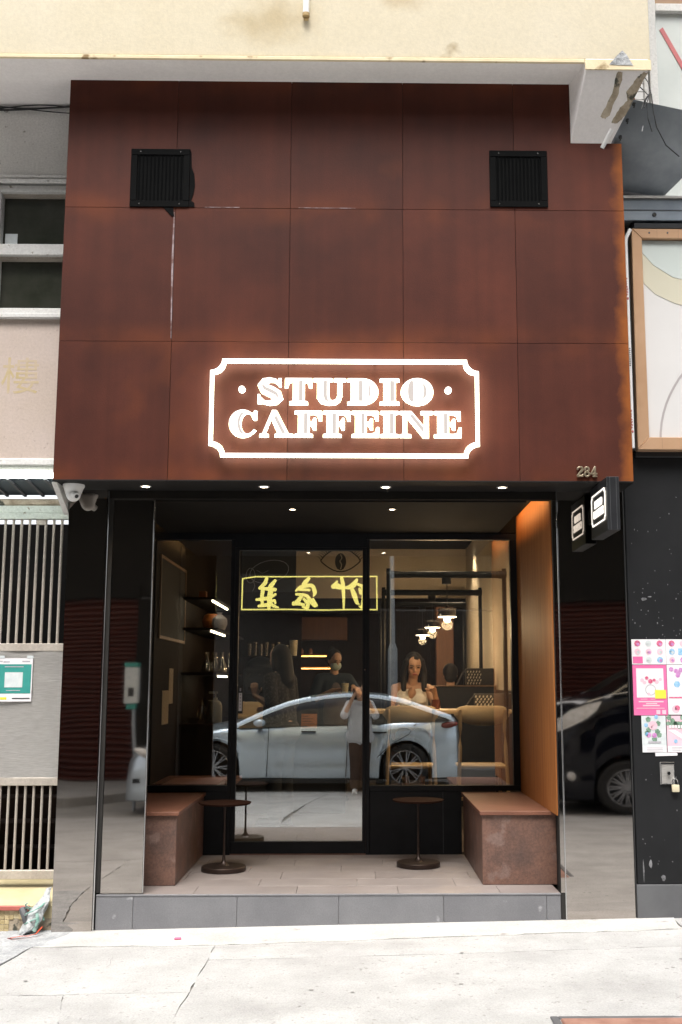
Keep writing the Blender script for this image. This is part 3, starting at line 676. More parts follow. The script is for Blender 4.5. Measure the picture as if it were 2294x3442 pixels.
def glyph_mesh(ch, h, dep, loops):
    return outline_mesh([[(p[0]*h*GW, p[1]*h) for p in lp] for lp in loops], dep, 0.0)
def word(parent, chars, x0, x1, z0, h, y, xform, dep, inlay=True, mats=None):
    """letters spread from x0 to x1 on the plane; xform maps (u, v, depth) to the world"""
    global GW
    wl, ws = mats or (MAT['sign_white'], MAT['sign_shade'])
    gap = 0.085
    GW = (x1 - x0) / h / (sum(GL[c][0] for c in chars) + gap*(len(chars)-1))
    x = x0
    for c in chars:
        w, loops, ins = GL[c]
        me = glyph_mesh(c, h, dep, loops)
        me.transform(xform @ Matrix.Translation((x, z0, 0)))
        L = part('letter', me, wl, parent, smooth=0)
        if inlay:
            back_lit(L)
            rim = outline_mesh([[(p[0]*h*GW, p[1]*h) for p in loops[0]]], 0.003, 0, 0.0035); rim.transform(xform @ Matrix.Translation((x, z0, -0.016))); back_lit(part('bloom_rim', rim, MAT['bloom_glow'], L, smooth=0))
            mi = MB()
            for lp in ins:
                q = outline_mesh([[(p[0]*h*GW, p[1]*h) for p in lp]], 0.0008, 0)
                mi.add_mesh(q, xform @ Matrix.Translation((x, z0, dep + 0.0012)))
            part('inlay', mi, ws, L, smooth=0)
        x += (w + gap) * h * GW
FRONT = Matrix(((1,0,0,0),(0,0,-1,0),(0,1,0,0),(0,0,0,1)))      # outline XY -> world XZ, thickness towards the street
sg = thing('lit_sign', 'glowing white sign with notched border reading STUDIO CAFFEINE on brown steel', 'sign', (-0.08, -0.40, 2.85))
XF = Matrix.Translation((0, -0.395, 0)) @ FRONT
word(sg, 'STUDIO', -0.618, 0.455, 3.174, 0.158, 0, XF, 0.012)
word(sg, 'CAFFEINE', -0.782, 0.623, 2.972, 0.157, 0, XF, 0.012)
for x in (-0.708, 0.547):
    m = MB(); m.cyl((x, -0.407, 3.262), (x, -0.383, 3.262), 0.0200, n=20); back_lit(part('dot', m, MAT['sign_white'], sg))
def border(x0, x1, z0, z1, r, t):
    def loop(d):
        a0, a1, b0, b1 = x0+d, x1-d, z0+d, z1-d; q = r
        return ([(a0+q, b0)] + [(a1-q, b0)] + arc(a1, b0, q, q, 180, 90, 8)[1:-1] + [(a1, b0+q), (a1, b1-q)] + arc(a1, b1, q, q, 270, 180, 8)[1:-1] + [(a1-q, b1), (a0+q, b1)]
                + arc(a0, b1, q, q, 360, 270, 8)[1:-1] + [(a0, b1-q), (a0, b0+q)] + arc(a0, b0, q, q, 90, 0, 8)[1:-1])
    return [loop(0), loop(t)]
me = outline_mesh(border(-0.902, 0.735, 2.847, 3.452, 0.072, 0.018), 0.012, 0); me.transform(XF)
back_lit(part('border', me, MAT['sign_white'], sg, smooth=0))
BL = border(-0.905, 0.738, 2.844, 3.455, 0.0715, 0.024); me = outline_mesh(BL, 0.003, 0); me.transform(Matrix.Translation((0, -0.379, 0)) @ FRONT); back_lit(part('bloom_rim', me, MAT['bloom_glow'], sg, smooth=0))
for x in (-0.83, -0.4, 0.1, 0.66):
    for z in (2.862, 3.437):
        m = MB(); m.cyl((x, -0.3755, z), (x, -0.3405, z), 0.005, n=6); part('standoff', m, MAT['chrome'], sg)

hn = thing('house_number', 'aged brass numerals 284 on the lower right of the steel fascia', 'house number', (1.386, -0.35, 2.734))
N2 = ribbon([(.06,.72),(.10,.88),(.28,.97),(.46,.92),(.52,.74),(.44,.56),(.24,.34),(.08,.14),(.06,.07)], [.12,.12,.10,.14,.19,.19,.15,.12,.10])
DIG = {'2': [N2, [(.02,.0),(.56,.0),(.60,.24),(.52,.24),(.47,.13),(.02,.12)]],
       '8': [arc(.30,.74,.24,.25,0,354,20), arc(.30,.74,.11,.15,0,354,16), arc(.30,.25,.28,.26,0,354,20), arc(.30,.25,.13,.16,0,354,16)],
       '4': [[(.36,1.0),(.46,1.0),(.46,.34),(.60,.34),(.60,.24),(.46,.24),(.46,.08),(.58,.06),(.58,0),(.20,0),(.20,.06),(.32,.08),(.32,.24),(.0,.24),(.0,.32)], [(.32,.34),(.10,.34),(.32,.80)]]}
for k, d in enumerate('284'):
    me = outline_mesh([[(p[0]*0.066, p[1]*0.062) for p in lp] for lp in DIG[d]], 0.004, 0.0015)
    me.transform(Matrix.Translation((1.330 + 0.042*k, -0.352, 2.737)) @ FRONT)
    part('digit', me, MAT['brass'], hn, smooth=0)

# ------------------------------------------------------------------ soffit lights and camera
MAT['lamp_warm'] = EM('downlight lens', (1.0, 0.80, 0.56), 14)
def downlight(x, y, z, label, power, group, r=0.028):
    d = thing('downlight', label, 'ceiling light', (x, y, z), group, local=True)
    part('ring', MB().lathe((0,0,0), [(r+.006, 0), (r+.006, -.004), (r-.004, -.005), (r-.006, .0)], 24), MAT['white_plastic'] if r > .027 else MAT['black_alu'], d)
    part('lens', MB().cyl((0,0,-0.0025), (0,0,-0.001), r-.006, n=20), MAT['lamp_warm'], d)
    if power:
        l = bpy.data.lights.new('downlight_lamp', 'SPOT'); l.energy = power; l.color = (1, 0.74, 0.48); l.spot_size = R(100); l.spot_blend = 0.6; l.shadow_soft_size = 0.03
        o = bpy.data.objects.new('downlight_lamp', l); COL.objects.link(o); o.parent = d; o.location = (0, 0, -0.012)
for x, lb in ((-1.317, 'leftmost of the four small round lights in the dark strip under the steel fascia'), (-0.585, 'second from the left of four small lights under the steel fascia'),
              (0.171, 'third from the left of four small lights under the fascia, with a hanging wire'), (0.898, 'rightmost of the four small round lights under the steel fascia')):
    downlight(x, -0.165, 2.704, lb, 5, 'round lights under the fascia')
m = MB(); m.tube([(0.181, -0.15, 2.704), (0.183, -0.15, 2.69), (0.182, -0.15, 2.672)], 0.0015, 5)
solo('loose_wire', m, MAT['cable'], 'short loose wire hanging by the third light under the fascia', 'wire')
cm = thing('security_camera', 'white dome security camera under the left end of the steel fascia', 'camera', (-1.752, -0.2, 2.704))
m = MB(); m.lathe((-1.752, -0.2, 2.704), [(0, 0), (.066, 0), (.066, -.012), (.058, -.026), (.050, -.05), (.042, -.07), (0, -.07)], 28); part('base', m, MAT['white_plastic'], cm)
m = MB(); m.sph((-1.750, -0.205, 2.650), (.046, .046, .052), 22, 14); part('dome', m, MAT['white_plastic'], cm)
m = MB(); m.cyl((-1.735, -0.235, 2.638), (-1.716, -0.262, 2.622), 0.024, 0.020, n=16); part('lens_housing', m, MAT['white_plastic'], cm)
m = MB(); m.cyl((-1.7165, -0.2615, 2.6225), (-1.715, -0.2635, 2.621), 0.012, n=14); part('lens', m, MAT['ink'], cm)
# ------------------------------------------------------------------ black mirror pillars
def pillar(name, label, panels, trims, core, loc):
    p = thing('mirror_pillar', label, 'pillar', loc, 'black mirror pillars of the entrance')
    for b in panels: part('cladding_panel', MB().box(*b), MAT['mirror'], p)
    for b in trims: part('edge_trim', MB().box(*b), MAT['chrome'], p, bevel=0.0015)
    for b in core: part('core', MB().box(*b), MAT['dark'], p)
pillar('mirror_pillar', 'black mirror clad pillar left of the entrance under the white camera, in two panels', 
       [(-1.822, -1.583, -0.02, 0.0, 0.005, 2.7035), (-1.545, -1.296, 0.012, 0.028, 0.246, 2.7035)],
       [(-1.580, -1.572, -0.021, 0.0, 0.03, 2.697), (-1.295, -1.289, 0.010, 0.030, 0.246, 2.64)],
       [(-1.82, -1.572, 0.001, 0.30, 0.0, 2.7038), (-1.571, -1.292, 0.030, 0.06, 0.25, 2.7038), (-1.571, -1.549, 0.006, 0.0295, 0.25, 2.7037)], (-1.56, 0, 0.01))
pillar('mirror_pillar', 'black mirror clad pillar right of the entrance behind the small projecting sign',
       [(1.234, 1.2580, -0.006, -0.0045, 0.245, 2.652), (1.268, 1.682, -0.002, 0.016, 0.072, 2.7035)],
       [(1.2585, 1.2665, -0.012, 0.004, 0.075, 2.700)],
       [(1.266, 1.684, 0.017, 1.58, 0.06, 2.7038), (1.2335, 1.2655, -0.0042, 0.0355, 0.09, 2.652)], (1.47, 0, 0.08))

# ------------------------------------------------------------------ projecting blade sign
MAT['blade_box'] = M('black sign box', (0.012, 0.013, 0.015), (0.02, 0.021, 0.024), rough=0.38, scale=8)
MAT['blade_light'] = EM('blade sign light', (1.0, 0.93, 0.84), 0.55)
bs = thing('blade_sign', 'small black projecting box sign with lit STUDIO CAFFEINE lettering on its side', 'sign', (1.50, -0.3, 2.38))
part('box', MB().box(1.462, 1.536, -0.560, -0.095, 2.382, 2.700), MAT['blade_box'], bs, bevel=0.003)
m = MB(); m.box(1.480, 1.4815, -0.5635, -0.5602, 2.385, 2.698).box(1.517, 1.5185, -0.5635, -0.5602, 2.385, 2.698); part('seam', m, MAT['plinth'], bs)
part('bracket', MB().box(1.478, 1.520, -0.0948, -0.0025, 2.50, 2.60), MAT['blade_box'], bs, bevel=0.002)
SIDE = Matrix(((0,0,-1,0),(-1,0,0,0),(0,1,0,0),(0,0,0,1)))        # outline XY -> reads from the left; thickness towards -x
XB = Matrix.Translation((1.4585, -0.328, 0)) @ SIDE
bm_mats = (MAT['blade_light'], MAT['sign_shade'])
word(bs, 'STUDIO', -0.105, 0.105, 2.556, 0.046, 0, XB, 0.002, False, bm_mats)
word(bs, 'CAFFEINE', -0.140, 0.140, 2.497, 0.046, 0, XB, 0.002, False, bm_mats)
me = outline_mesh(border(-0.192, 0.192, 2.452, 2.645, 0.020, 0.008), 0.002, 0); me.transform(XB)
part('border', me, MAT['blade_light'], bs, smooth=0)

# ------------------------------------------------------------------ step and entrance floor
st = thing('shop_step', None, None, (-0.15, 0, 0.05), kind='structure')
part('core', MB().box(-1.56, 1.2315, 0.014, 1.63, -0.02, 0.228), MAT['grout'], st)
ex = [-1.568, -1.345, -0.722, -0.110, 0.522, 1.145, 1.2320]
for a, b in zip(ex, ex[1:]): part('riser_tile', MB().box(a+.0012, b-.0012, 0.001, 0.0135, gz((a+b)/2, 0)-0.01, 0.2285), MAT['riser_tile'], st, bevel=0.0012)
part('nosing', MB().box(-1.568, 1.2320, -0.002, 0.0135, 0.2295, 0.2405), MAT['riser_tile'], st, bevel=0.002)
fr = random.Random(3); y = 0.0145; row = 0
while y < 1.56:
    y1 = min(y + 0.262, 1.566); x = -1.56 - [0.05, 0.30, 0.18, 0.41, 0.12, 0.33, .2][row]
    while x < 1.2315:
        x1 = x + 0.62; a, b = max(x, -1.56), min(x1, 1.2320)
        if b - a > 0.02: part('floor_tile', MB().box(a+.0013, b-.0013, y+.0013, y1-.0013, 0.2285, 0.2400 + fr.uniform(-.0004, .0004)), MAT['floor_tile'], st, bevel=0.001)
        x = x1
    y = y1; row += 1

# ------------------------------------------------------------------ benches and little tables
def bench(x0, x1, label, flip):
    b = thing('stone_bench', label, 'bench', ((x0+x1)/2, 0.9, 0.24), 'rust toned benches of the entrance')
    bx0, bx1 = (x0, x1-0.014) if not flip else (x0+0.014, x1)
    part('base', MB().box(bx0, bx1, 0.292, 1.564, 0.2405, 0.668), MAT['bench_stone'], b, bevel=0.003)
    part('seat', MB().box(x0, x1, 0.272, 1.564, 0.6685, 0.692), MAT['bench_top'], b, bevel=0.002)
bench(-1.580, -1.128, 'brown stone bench on the left of the entrance beside the black pillar', False)
bench(0.778, 1.2645, 'brown stone bench on the right of the entrance under the teak panel', True)
tb = thing('side_table', 'slim round bronze side table standing by the left bench', 'side table', (-0.905, 0.86, 0.241), 'round pedestal tables of the entrance', local=True)
part('top', MB().lathe((0,0,0), [(0, .438), (.166, .438), (.178, .446), (.180, .452), (0, .4525)], 40), MAT['table_top'], tb)
part('stem', MB().lathe((0,0,0), [(0, .437), (.030, .437), (.028, .430), (.0085, .424), (.0075, .25), (.0085, .10), (.013, .065), (.032, .040), (.045, .0345), (0, .0345)], 20), MAT['dark_bronze'], tb)
part('base', MB().lathe((0,0,0), [(0, 0), (.148, 0), (.152, .004), (.152, .027), (.146, .033), (0, .034)], 40), MAT['dark_bronze'], tb)
copy_tree(tb, (0.425, 1.02, 0.241), label='slim round bronze side table standing near the right bench')

# ------------------------------------------------------------------ teak jambs with hidden light, entrance ceiling
def jamb(x0, x1, label, loc, mat='wood'):
    j = thing('teak_wall' if mat == 'wood' else 'dark_wall', label, 'wall panel', loc)
    part('veneer', MB().box(x0, x1, 0.036, 1.564, 0.6925, 2.775), MAT[mat], j, bevel=0.0015)
jamb(1.226, 1.2655, 'warm lit vertical teak panel on the right side of the entrance', (1.25, 0.8, 0.70))
jamb(-1.600, -1.581, 'dark panel on the left side of the entrance behind the black pillar', (-1.59, 0.8, 0.70), 'niche_black')
m = MB(); m.box(-1.466, 1.083, 0.0645, 1.60, 2.645, 2.69); m.box(-1.60, 1.262, 0.0, 0.064, 2.6535, 2.7035)
m.box(-1.62, 1.27, 0.065, 1.60, 2.786, 2.80); m.box(1.0835, 1.2635, 1.5645, 1.60, 2.648, 2.785); m.box(-1.60, -1.467, 1.5645, 1.60, 2.648, 2.785)
solo('entrance_ceiling', m, MAT['niche_black'], kind='structure', bevel=0.001)
MAT['cove_led'] = EM('warm cove strip', (1.0, 0.55, 0.2), 40)
def cove(x, lb, mat='cove_led'):
    c = thing('cove_light', lb, 'strip light', (x, 0.6, 2.70))
    part('led', MB().box(x-.006, x+.006, 0.10, 1.45, 2.712, 2.720), MAT[mat], c)
    part('channel', MB().box(x-.012, x+.012, 0.09, 1.46, 2.7005, 2.711), MAT['black_alu'], c)
cove(1.060, 'warm strip light hidden above the teak panel on the right'); cove(-1.45, 'warm strip light hidden above the left edge of the entrance ceiling')
downlight(-0.438, 0.359, 2.6445, 'left one of two small recessed lights in the black entrance ceiling', 2.0, 'recessed lights in the entrance ceiling', 0.026)
downlight(0.227, 0.348, 2.6445, 'right one of two small recessed lights in the black entrance ceiling', 2.0, 'recessed lights in the entrance ceiling', 0.026)

# ------------------------------------------------------------------ glazed shop front
sf = thing('shop_front', 'black framed glass shop front with door and two windows', 'shop front', (0, 1.6, 0.24))
BA = MAT['black_alu']
def bar(x0, x1, z0, z1, y0=1.566, y1=1.634, par=None, name='frame_bar'): return part(name, MB().box(x0, x1, y0, y1, z0, z1), BA, par or sf, bevel=0.002)
bar(-1.60, -0.945, 2.593, 2.6445); bar(-0.9448, 0.0628, 2.535, 2.6445); bar(0.063, 1.2395, 2.597, 2.6445)
bar(-1.60, -1.575, 0.742, 2.5925); bar(-0.975, -0.9452, 0.2405, 2.5925); bar(0.0632, 0.0905, 0.2405, 2.5965); bar(1.176, 1.2395, 0.740, 2.5965)
bar(-1.60, -0.9755, 0.700, 0.7415); bar(0.0907, 1.2395, 0.700, 0.7395)
for a, b in ((-1.60, -0.9755), (0.0907, 0.78)): part('kick_panel', MB().box(a, b, 1.580, 1.60, 0.2405, 0.6995), BA, sf, bevel=0.002)
m = MB(); m.box(0.64, 0.642, 1.579, 1.5805, 0.25, 0.69); part('panel_joint', m, MAT['plinth'], sf)
part('window_pane', MB().box(-1.5745, -0.9755, 1.595, 1.603, 0.742, 2.5925), MAT['glass'], sf, smooth=0)
part('window_pane', MB().box(0.091, 1.1755, 1.595, 1.603, 0.740, 2.5965), MAT['glass'], sf, smooth=0)
dr = part('door', MB().box(-0.9445, 0.0625, 1.572, 1.628, 0.248, 0.333), BA, sf, bevel=0.002)
bar(-0.9445, -0.913, 0.3335, 2.534, 1.572, 1.628, dr, 'stile'); bar(0.036, 0.0625, 0.3335, 2.534, 1.572, 1.628, dr, 'stile'); bar(-0.9125, 0.0355, 2.512, 2.534, 1.572, 1.628, dr, 'top_rail')
part('pane', MB().box(-0.9125, 0.0355, 1.595, 1.603, 0.3335, 2.5115), MAT['glass'], dr, smooth=0)
part('threshold', MB().box(-0.9445, 0.0625, 1.575, 1.63, 0.2405, 0.2472), MAT['rust_plate'], sf)
m = MB(); m.box(-0.905, -0.870, 1.586, 1.5945, 1.272, 1.475); part('push_plate', m, MAT['ink'], dr, bevel=0.001)
m = MB(); m.box(-0.900, -0.876, 1.5845, 1.5858, 1.290, 1.425); part('notice', m, MAT['paper'], dr)
m = MB()
for k in range(5):
    z = 1.408 - k*0.024; m.box(-0.893, -0.883, 1.5836, 1.5843, z, z+.010); m.box(-0.8895, -0.8865, 1.5836, 1.5843, z-.006, z-.0008)
m.box(-0.895, -0.883, 1.584, 1.5858, 1.438, 1.462)
part('notice_print', m, MAT['greyink'], dr)
m = MB(); m.cyl((0.048, 1.571, 1.10), (0.048, 1.52, 1.10), .007, n=8).cyl((0.048, 1.571, 1.40), (0.048, 1.52, 1.40), .007, n=8).cyl((0.048, 1.52, 1.06), (0.048, 1.52, 1.44), .010, n=10)
part('handle', m, BA, dr)
m = MB(); m.sph((0.055, 1.563, 1.60), .007, 8, 6); part('door_stud', m, MAT['chrome'], dr)

# ------------------------------------------------------------------ inside the cafe
MAT['in_floor'] = M('dark cafe floor', (0.05, 0.04, 0.033), (0.08, 0.062, 0.05), rough=0.35, scale=3)
MAT['copper_brown'] = woodmat('copper brown panel', (0.075, 0.030, 0.014), (0.12, 0.05, 0.024), 'z', 0.6)
MAT['beige'] = M('beige cafe wall', (0.58, 0.49, 0.375), (0.64, 0.55, 0.43), rough=0.8, scale=2, detail=8, bump=0.1, bscale=30)
MAT['wainscot'] = M('black wainscot', (0.018, 0.019, 0.022), (0.026, 0.027, 0.031), rough=0.5, scale=4)
MAT['brown_panel'] = woodmat('dark brown panelling', (0.008, 0.0045, 0.0032), (0.017, 0.0088, 0.0055))
MAT['brown_panel'].node_tree.nodes['Principled BSDF'].inputs['Specular IOR Level'].default_value = 0.1; MAT['brown_panel'].node_tree.nodes['Principled BSDF'].inputs['Roughness'].default_value = 0.75
MAT['oak'] = woodmat('light oak', (0.60, 0.43, 0.24), (0.72, 0.55, 0.34), 'x', 0.4)
MAT['oak_leg'] = woodmat('light oak legs', (0.58, 0.40, 0.22), (0.70, 0.52, 0.32), 'z', 0.4)
solo('cafe_floor', MB().box(-1.56, 1.46, 1.635, 8.2, 0.10, 0.25), MAT['in_floor'], kind='structure')
solo('cafe_ceiling', MB().box(-1.62, 1.60, 1.635, 8.2, 3.30, 3.42), MAT['niche_black'], kind='structure')
solo('cafe_header', MB().box(-1.62, 1.60, 1.6352, 1.76, 2.66, 3.299), MAT['niche_black'], kind='structure')
cw = thing('cafe_wall', None, None, (0, 5, 0.25), kind='structure')
part('left_panelling', MB().box(-1.62, -1.561, 1.635, 8.2, 0.1, 3.3), MAT['brown_panel'], cw)
part('right_upper', MB().box(1.4605, 1.56, 1.635, 8.2, 1.432, 3.3), MAT['beige'], cw)
part('right_wainscot', MB().box(1.4505, 1.56, 1.635, 8.2, 0.1, 1.4315), MAT['wainscot'], cw, bevel=0.003)
part('back_upper', MB().box(-1.56, 1.46, 8.0, 8.15, 2.632, 3.299), MAT['beige'], cw)
bk = part('back_lower', MB().box(-1.56, 1.45, 8.0, 8.15, 0.25, 2.6315), MAT['brown_panel'], cw)
for k in range(24):
    x = 0.12 + k*0.037
    part('batten', MB().box(x, x+.018, 7.97, 7.9995, 0.26, 2.62), MAT['brown_panel'], bk)
part('corner_column', MB().box(1.02, 1.25, 7.6, 7.9, 0.2505, 2.54), MAT['copper_brown'], cw, bevel=0.01)
# eye emblem and pencil drawing high on the back wall
em = thing('eye_emblem', 'black drawing of an eye with a coffee bean pupil on beige wall', 'wall emblem', (-0.215, 7.99, 3.12))
m = MB()
EX, EZ = -0.235, 3.135
top = [(-.27, 0.0)] + [(-.27 + .54*i/14, .005 + .165*math.sin(math.pi*i/14)**.8) for i in range(1, 14)] + [(.27, 0.0)]
low = [(-.27, 0.0)] + [(-.27 + .54*i/14, .0 - .145*math.sin(math.pi*i/14)**.9) for i in range(1, 14)] + [(.27, 0.0)]
def stroke(mb, pts, w, y, y2=None):
    q = ribbon([(p[0], p[1]) for p in pts], w); n = len(pts)
    for i in range(n-1):
        a, b, c, d = q[i], q[i+1], q[2*n-2-i], q[2*n-1-i]
        mb.poly([(a[0], y, a[1]), (b[0], y, b[1]), (c[0], y, c[1]), (d[0], y, d[1])])
stroke(m, [(EX+p[0], EZ+p[1]) for p in top], .016, 7.996); stroke(m, [(EX+p[0], EZ+p[1]) for p in low], .016, 7.996)
for i in range(7):
    for s in (-1, 1):
        bx = s*(.13 + .022*i); bz = .165*math.sin(math.pi*(bx+.27)/.54)**.8
        stroke(m, [(EX+bx, EZ+bz), (EX+bx+s*.03, EZ+bz+.035), (EX+bx+s*.07, EZ+bz+.05)], [.012, .008, .003], 7.9955)
part('lids', m, MAT['ink'], em, smooth=0)
m = MB(); m.poly([(EX + .075*math.cos(a*math.pi/14), 7.996, EZ - .01 + .115*math.sin(a*math.pi/14)) for a in range(28)]); part('bean', m, MAT['ink'], em, smooth=0)
m = MB(); stroke(m, [(EX, EZ+.09), (EX+.02, EZ+.04), (EX-.012, EZ-.005), (EX+.016, EZ-.05), (EX, EZ-.11)], .010, 7.994); part('bean_crease', m, MAT['beige'], em, smooth=0)
bb = thing('black_board', 'black board with faint line drawing beside the beige eye wall', 'board', (-1.19, 7.98, 2.64))
part('board', MB().box(-1.555, -0.832, 7.95, 7.992, 2.64, 3.29), MAT['wainscot'], bb, bevel=0.003)
m = MB()
stroke(m, [(-1.19 + .26*math.cos(R(a)), 2.985 + .15*math.sin(R(a)) + .04*math.cos(R(a))) for a in range(0, 361, 15)], .008, 7.9485)
stroke(m, [(-1.44 + .06*math.cos(R(a)), 2.93 + .10*math.sin(R(a))) for a in range(0, 361, 20)], .007, 7.948)
stroke(m, [(-1.40, 2.86), (-1.38, 2.78), (-1.41, 2.72)], .007, 7.948); stroke(m, [(-1.36, 3.0), (-1.28, 2.96), (-1.2, 3.0)], .006, 7.948)
part('drawing', m, MAT['greyink'], bb, smooth=0)
# black pipe frames with pendant lamps
pf = thing('pipe_frame', 'black pipe goal frame nearest the window, carrying the largest pendant lamp', 'pipe frame', (0.796, 3.0, 0.25), 'black pipe frames in a row', local=True)
m = MB(); m.cyl((-.52, 0, 2.215), (.52, 0, 2.215), .031, n=14); part('crossbar', m, BA, pf)
for s in (-1, 1):
    m = MB(); m.cyl((s*.52, 0, 0.0005), (s*.52, 0, 2.27), .020, n=12); m.cyl((s*.52, 0, 0.0005), (s*.52, 0, 0.02), .05, n=14); m.cyl((s*.47, 0, 2.215), (s*.54, 0, 2.215), .036, n=14); part('post', m, BA, pf)
m = MB(); m.cyl((0, 0, 2.19), (0, 0, 2.13), .042, n=14); part('junction_box', m, BA, pf)
copy_tree(pf, (0.796, 5.0, 0.25), label='middle one of the three black pipe goal frames')
copy_tree(pf, (0.796, 6.8, 0.25), label='black pipe goal frame farthest from the window')
MAT['bulb'] = EM('lamp bulb', (1.0, 0.78, 0.50), 30); MAT['smoke'] = glass_mat('smoked glass', 0.12, (0.35, 0.28, 0.22))
MAT['disc'] = EM('glowing lamp disc', (1.0, 0.82, 0.6), 5)
pl = thing('pendant_lamp', 'nearest and largest pendant lamp with white disc and bare bulb', 'pendant lamp', (0.8, 3.0, 2.085), 'pendant lamps in a row', local=True)
m = MB(); m.cyl((0, 0, .10), (0, 0, .305), .004, n=6); part('cord', m, MAT['cable'], pl)
part('shade', MB().lathe((0,0,0), [(.080, .012), (.080, .072), (.074, .078), (.016, .082), (.014, .10), (0, .10)], 28), MAT['smoke'], pl)
part('disc', MB().lathe((0,0,0), [(0, .006), (.082, .003), (.084, .0), (.082, -.003), (0, -.004)], 28), MAT['disc'], pl)
m = MB(); m.sph((0, 0, -.022), (.030, .030, .027), 16, 10); part('bulb', m, MAT['bulb'], pl)
l = bpy.data.lights.new('pendant_glow', 'POINT'); l.energy = 14; l.color = (1, 0.66, 0.36); l.shadow_soft_size = 0.05
o = bpy.data.objects.new('pendant_glow', l); COL.objects.link(o); o.parent = pl; o.location = (0, 0, -.07)
copy_tree(pl, (0.8, 5.0, 2.09), label='middle one of the three hanging pendant lamps'); copy_tree(pl, (0.8, 6.8, 2.085), label='farthest and smallest of the three pendant lamps')
for x, y, pw_, lb in ((0.75, 3.55, 34, 'ceiling light of the cafe near the window above the first table'), (0.2, 6.2, 1.5, 'ceiling light deep in the cafe before the back wall'),
                 (1.25, 6.9, 44, 'ceiling light in the right back corner of the cafe'), (-0.55, 6.8, 7, 'ceiling light in front of the eye emblem'), (-0.9, 3.9, 2, 'ceiling light above the counter of the cafe'), (1.2, 2.3, 40, 'ceiling light just inside the right window'), (0.35, 2.3, 30, 'ceiling light added near the door to light the chairs inside the right window')):  # the last one is added to light the chairs from the front
    downlight(x, y, 3.298, lb, pw_, 'ceiling lights inside the cafe', 0.045)
fr = thing('picture_frame', 'narrow tan framed dark board on the left wall inside the window', 'picture', (-1.54, 2.3, 1.87))
MAT['tan'] = M('tan moulding', (0.28, 0.17, 0.10), (0.34, 0.21, 0.12), rough=0.5, scale=6)
part('board', MB().box(-1.5605, -1.552, 1.80, 3.05, 1.87, 2.48), MAT['dark'], fr)
m = MB(); m.box(-1.5605, -1.545, 1.78, 3.07, 1.845, 1.87).box(-1.5605, -1.545, 1.78, 3.07, 2.48, 2.505).box(-1.5605, -1.545, 1.78, 1.80, 1.87, 2.48).box(-1.5605, -1.545, 3.05, 3.07, 1.87, 2.48)
part('moulding', m, MAT['tan'], fr, bevel=0.002)
MAT['notice'] = M('tan notice paper', (0.42, 0.34, 0.24), (0.48, 0.39, 0.28), rough=0.7, scale=6)
for (y0, y1, z0, z1, lb) in ((2.05, 2.35, 1.17, 1.44, 'lower tan notice sheet on the left wall inside the window'), (2.36, 2.55, 1.33, 1.62, 'upper narrow tan notice sheet on the left inside wall')):
    solo('notice_sheet', MB().box(-1.5605, -1.557, y0, y1, z0, z1), MAT['notice'], lb, 'notice', 'notice sheets on the left wall')
ib = thing('inside_bench', 'brown wooden bench inside the left window', 'bench', (-1.25, 2.1, 0.25))
part('seat', MB().box(-1.555, -0.95, 1.66, 2.45, 0.715, 0.745), MAT['bench_top'], ib, bevel=0.003); part('base', MB().box(-1.555, -1.0, 1.70, 2.42, 0.2505, 0.7145), MAT['wainscot'], ib)

# back counter, shelves and bar ware on the left
ct = thing('service_counter', 'dark service counter along the left wall carrying glassware', 'counter', (-1.36, 4.0, 0.25))
part('cabinet', MB().box(-1.558, -1.20, 2.95, 5.3, 0.2505, 1.115), MAT['brown_panel'], ct); part('top', MB().box(-1.558, -1.18, 2.93, 5.32, 1.1155, 1.145), MAT['table_top'], ct, bevel=0.003)
bc = thing('bar_counter', 'bar counter with light wood box front below the coffee machine', 'counter', (-0.7, 4.5, 0.25))
part('front', MB().box(-1.175, -0.12, 4.15, 4.9, 0.2505, 1.03), MAT['wainscot'], bc, bevel=0.004); part('top', MB().box(-1.178, -0.10, 4.12, 4.92, 1.0305, 1.06), MAT['table_top'], bc, bevel=0.003)
part('wood_box', MB().box(-1.172, -0.845, 4.14, 4.86, 1.0605, 1.318), MAT['oak'], bc, bevel=0.006); part('wood_ledge', MB().box(-1.165, -0.86, 4.06, 4.1395, 1.155, 1.185), MAT['oak'], bc, bevel=0.003)
MAT['led_white'] = EM('shelf strip light', (1.0, 0.82, 0.56), 9)
for z, y0, y1, y2, lb in ((2.235, 3.0, 4.15, 5.2, 'uppermost glass shelf on the left wall with a bright strip light under it'), (1.965, 2.95, 3.95, 5.2, 'middle shelf on the left wall lit by a strip beneath'), (1.572, 3.5, 4.2, 5.2, 'lowest shelf on the left wall holding the carafes')):
    s_ = thing('wall_shelf', lb, 'shelf', (-1.4, 4, z), 'shelves on the left wall')
    part('board', MB().box(-1.558, -1.24, 2.95, y2, z, z+.022), MAT['brown_panel'], s_, bevel=0.002)
    part('led_strip', MB().box(-1.305, -1.293, y0, y1, z-.016, z-.0005), MAT['led_white'], s_)
MAT['glassware'] = glass_mat('glassware', 0.25, (0.78, 0.75, 0.68)); MAT['creamware'] = M('cream ceramic', (0.62, 0.55, 0.38), (0.68, 0.61, 0.44), rough=0.3, scale=6)
carafe = thing('carafe', 'clear glass carafe on the lowest left shelf, nearest the door', 'carafe', (-1.29, 3.7, 1.5945), 'carafes on the left shelf', local=True)
part('glass', MB().lathe((0,0,0), [(0, .001), (.052, .001), (.055, .02), (.046, .07), (.022, .125), (.018, .165), (.026, .195), (.023, .195), (.015, .165), (.018, .125), (.042, .07), (.050, .02), (0, .006)], 20), MAT['glassware'], carafe)
for k, (x, y) in enumerate(((-1.36, 3.74), (-1.43, 3.70), (-1.26, 4.05))): copy_tree(carafe, (x, y, 1.5945), label=['second clear carafe from the door on the lowest left shelf', 'leftmost clear glass carafe on the lowest shelf', 'clear glass carafe farther back on the lowest left shelf'][k])
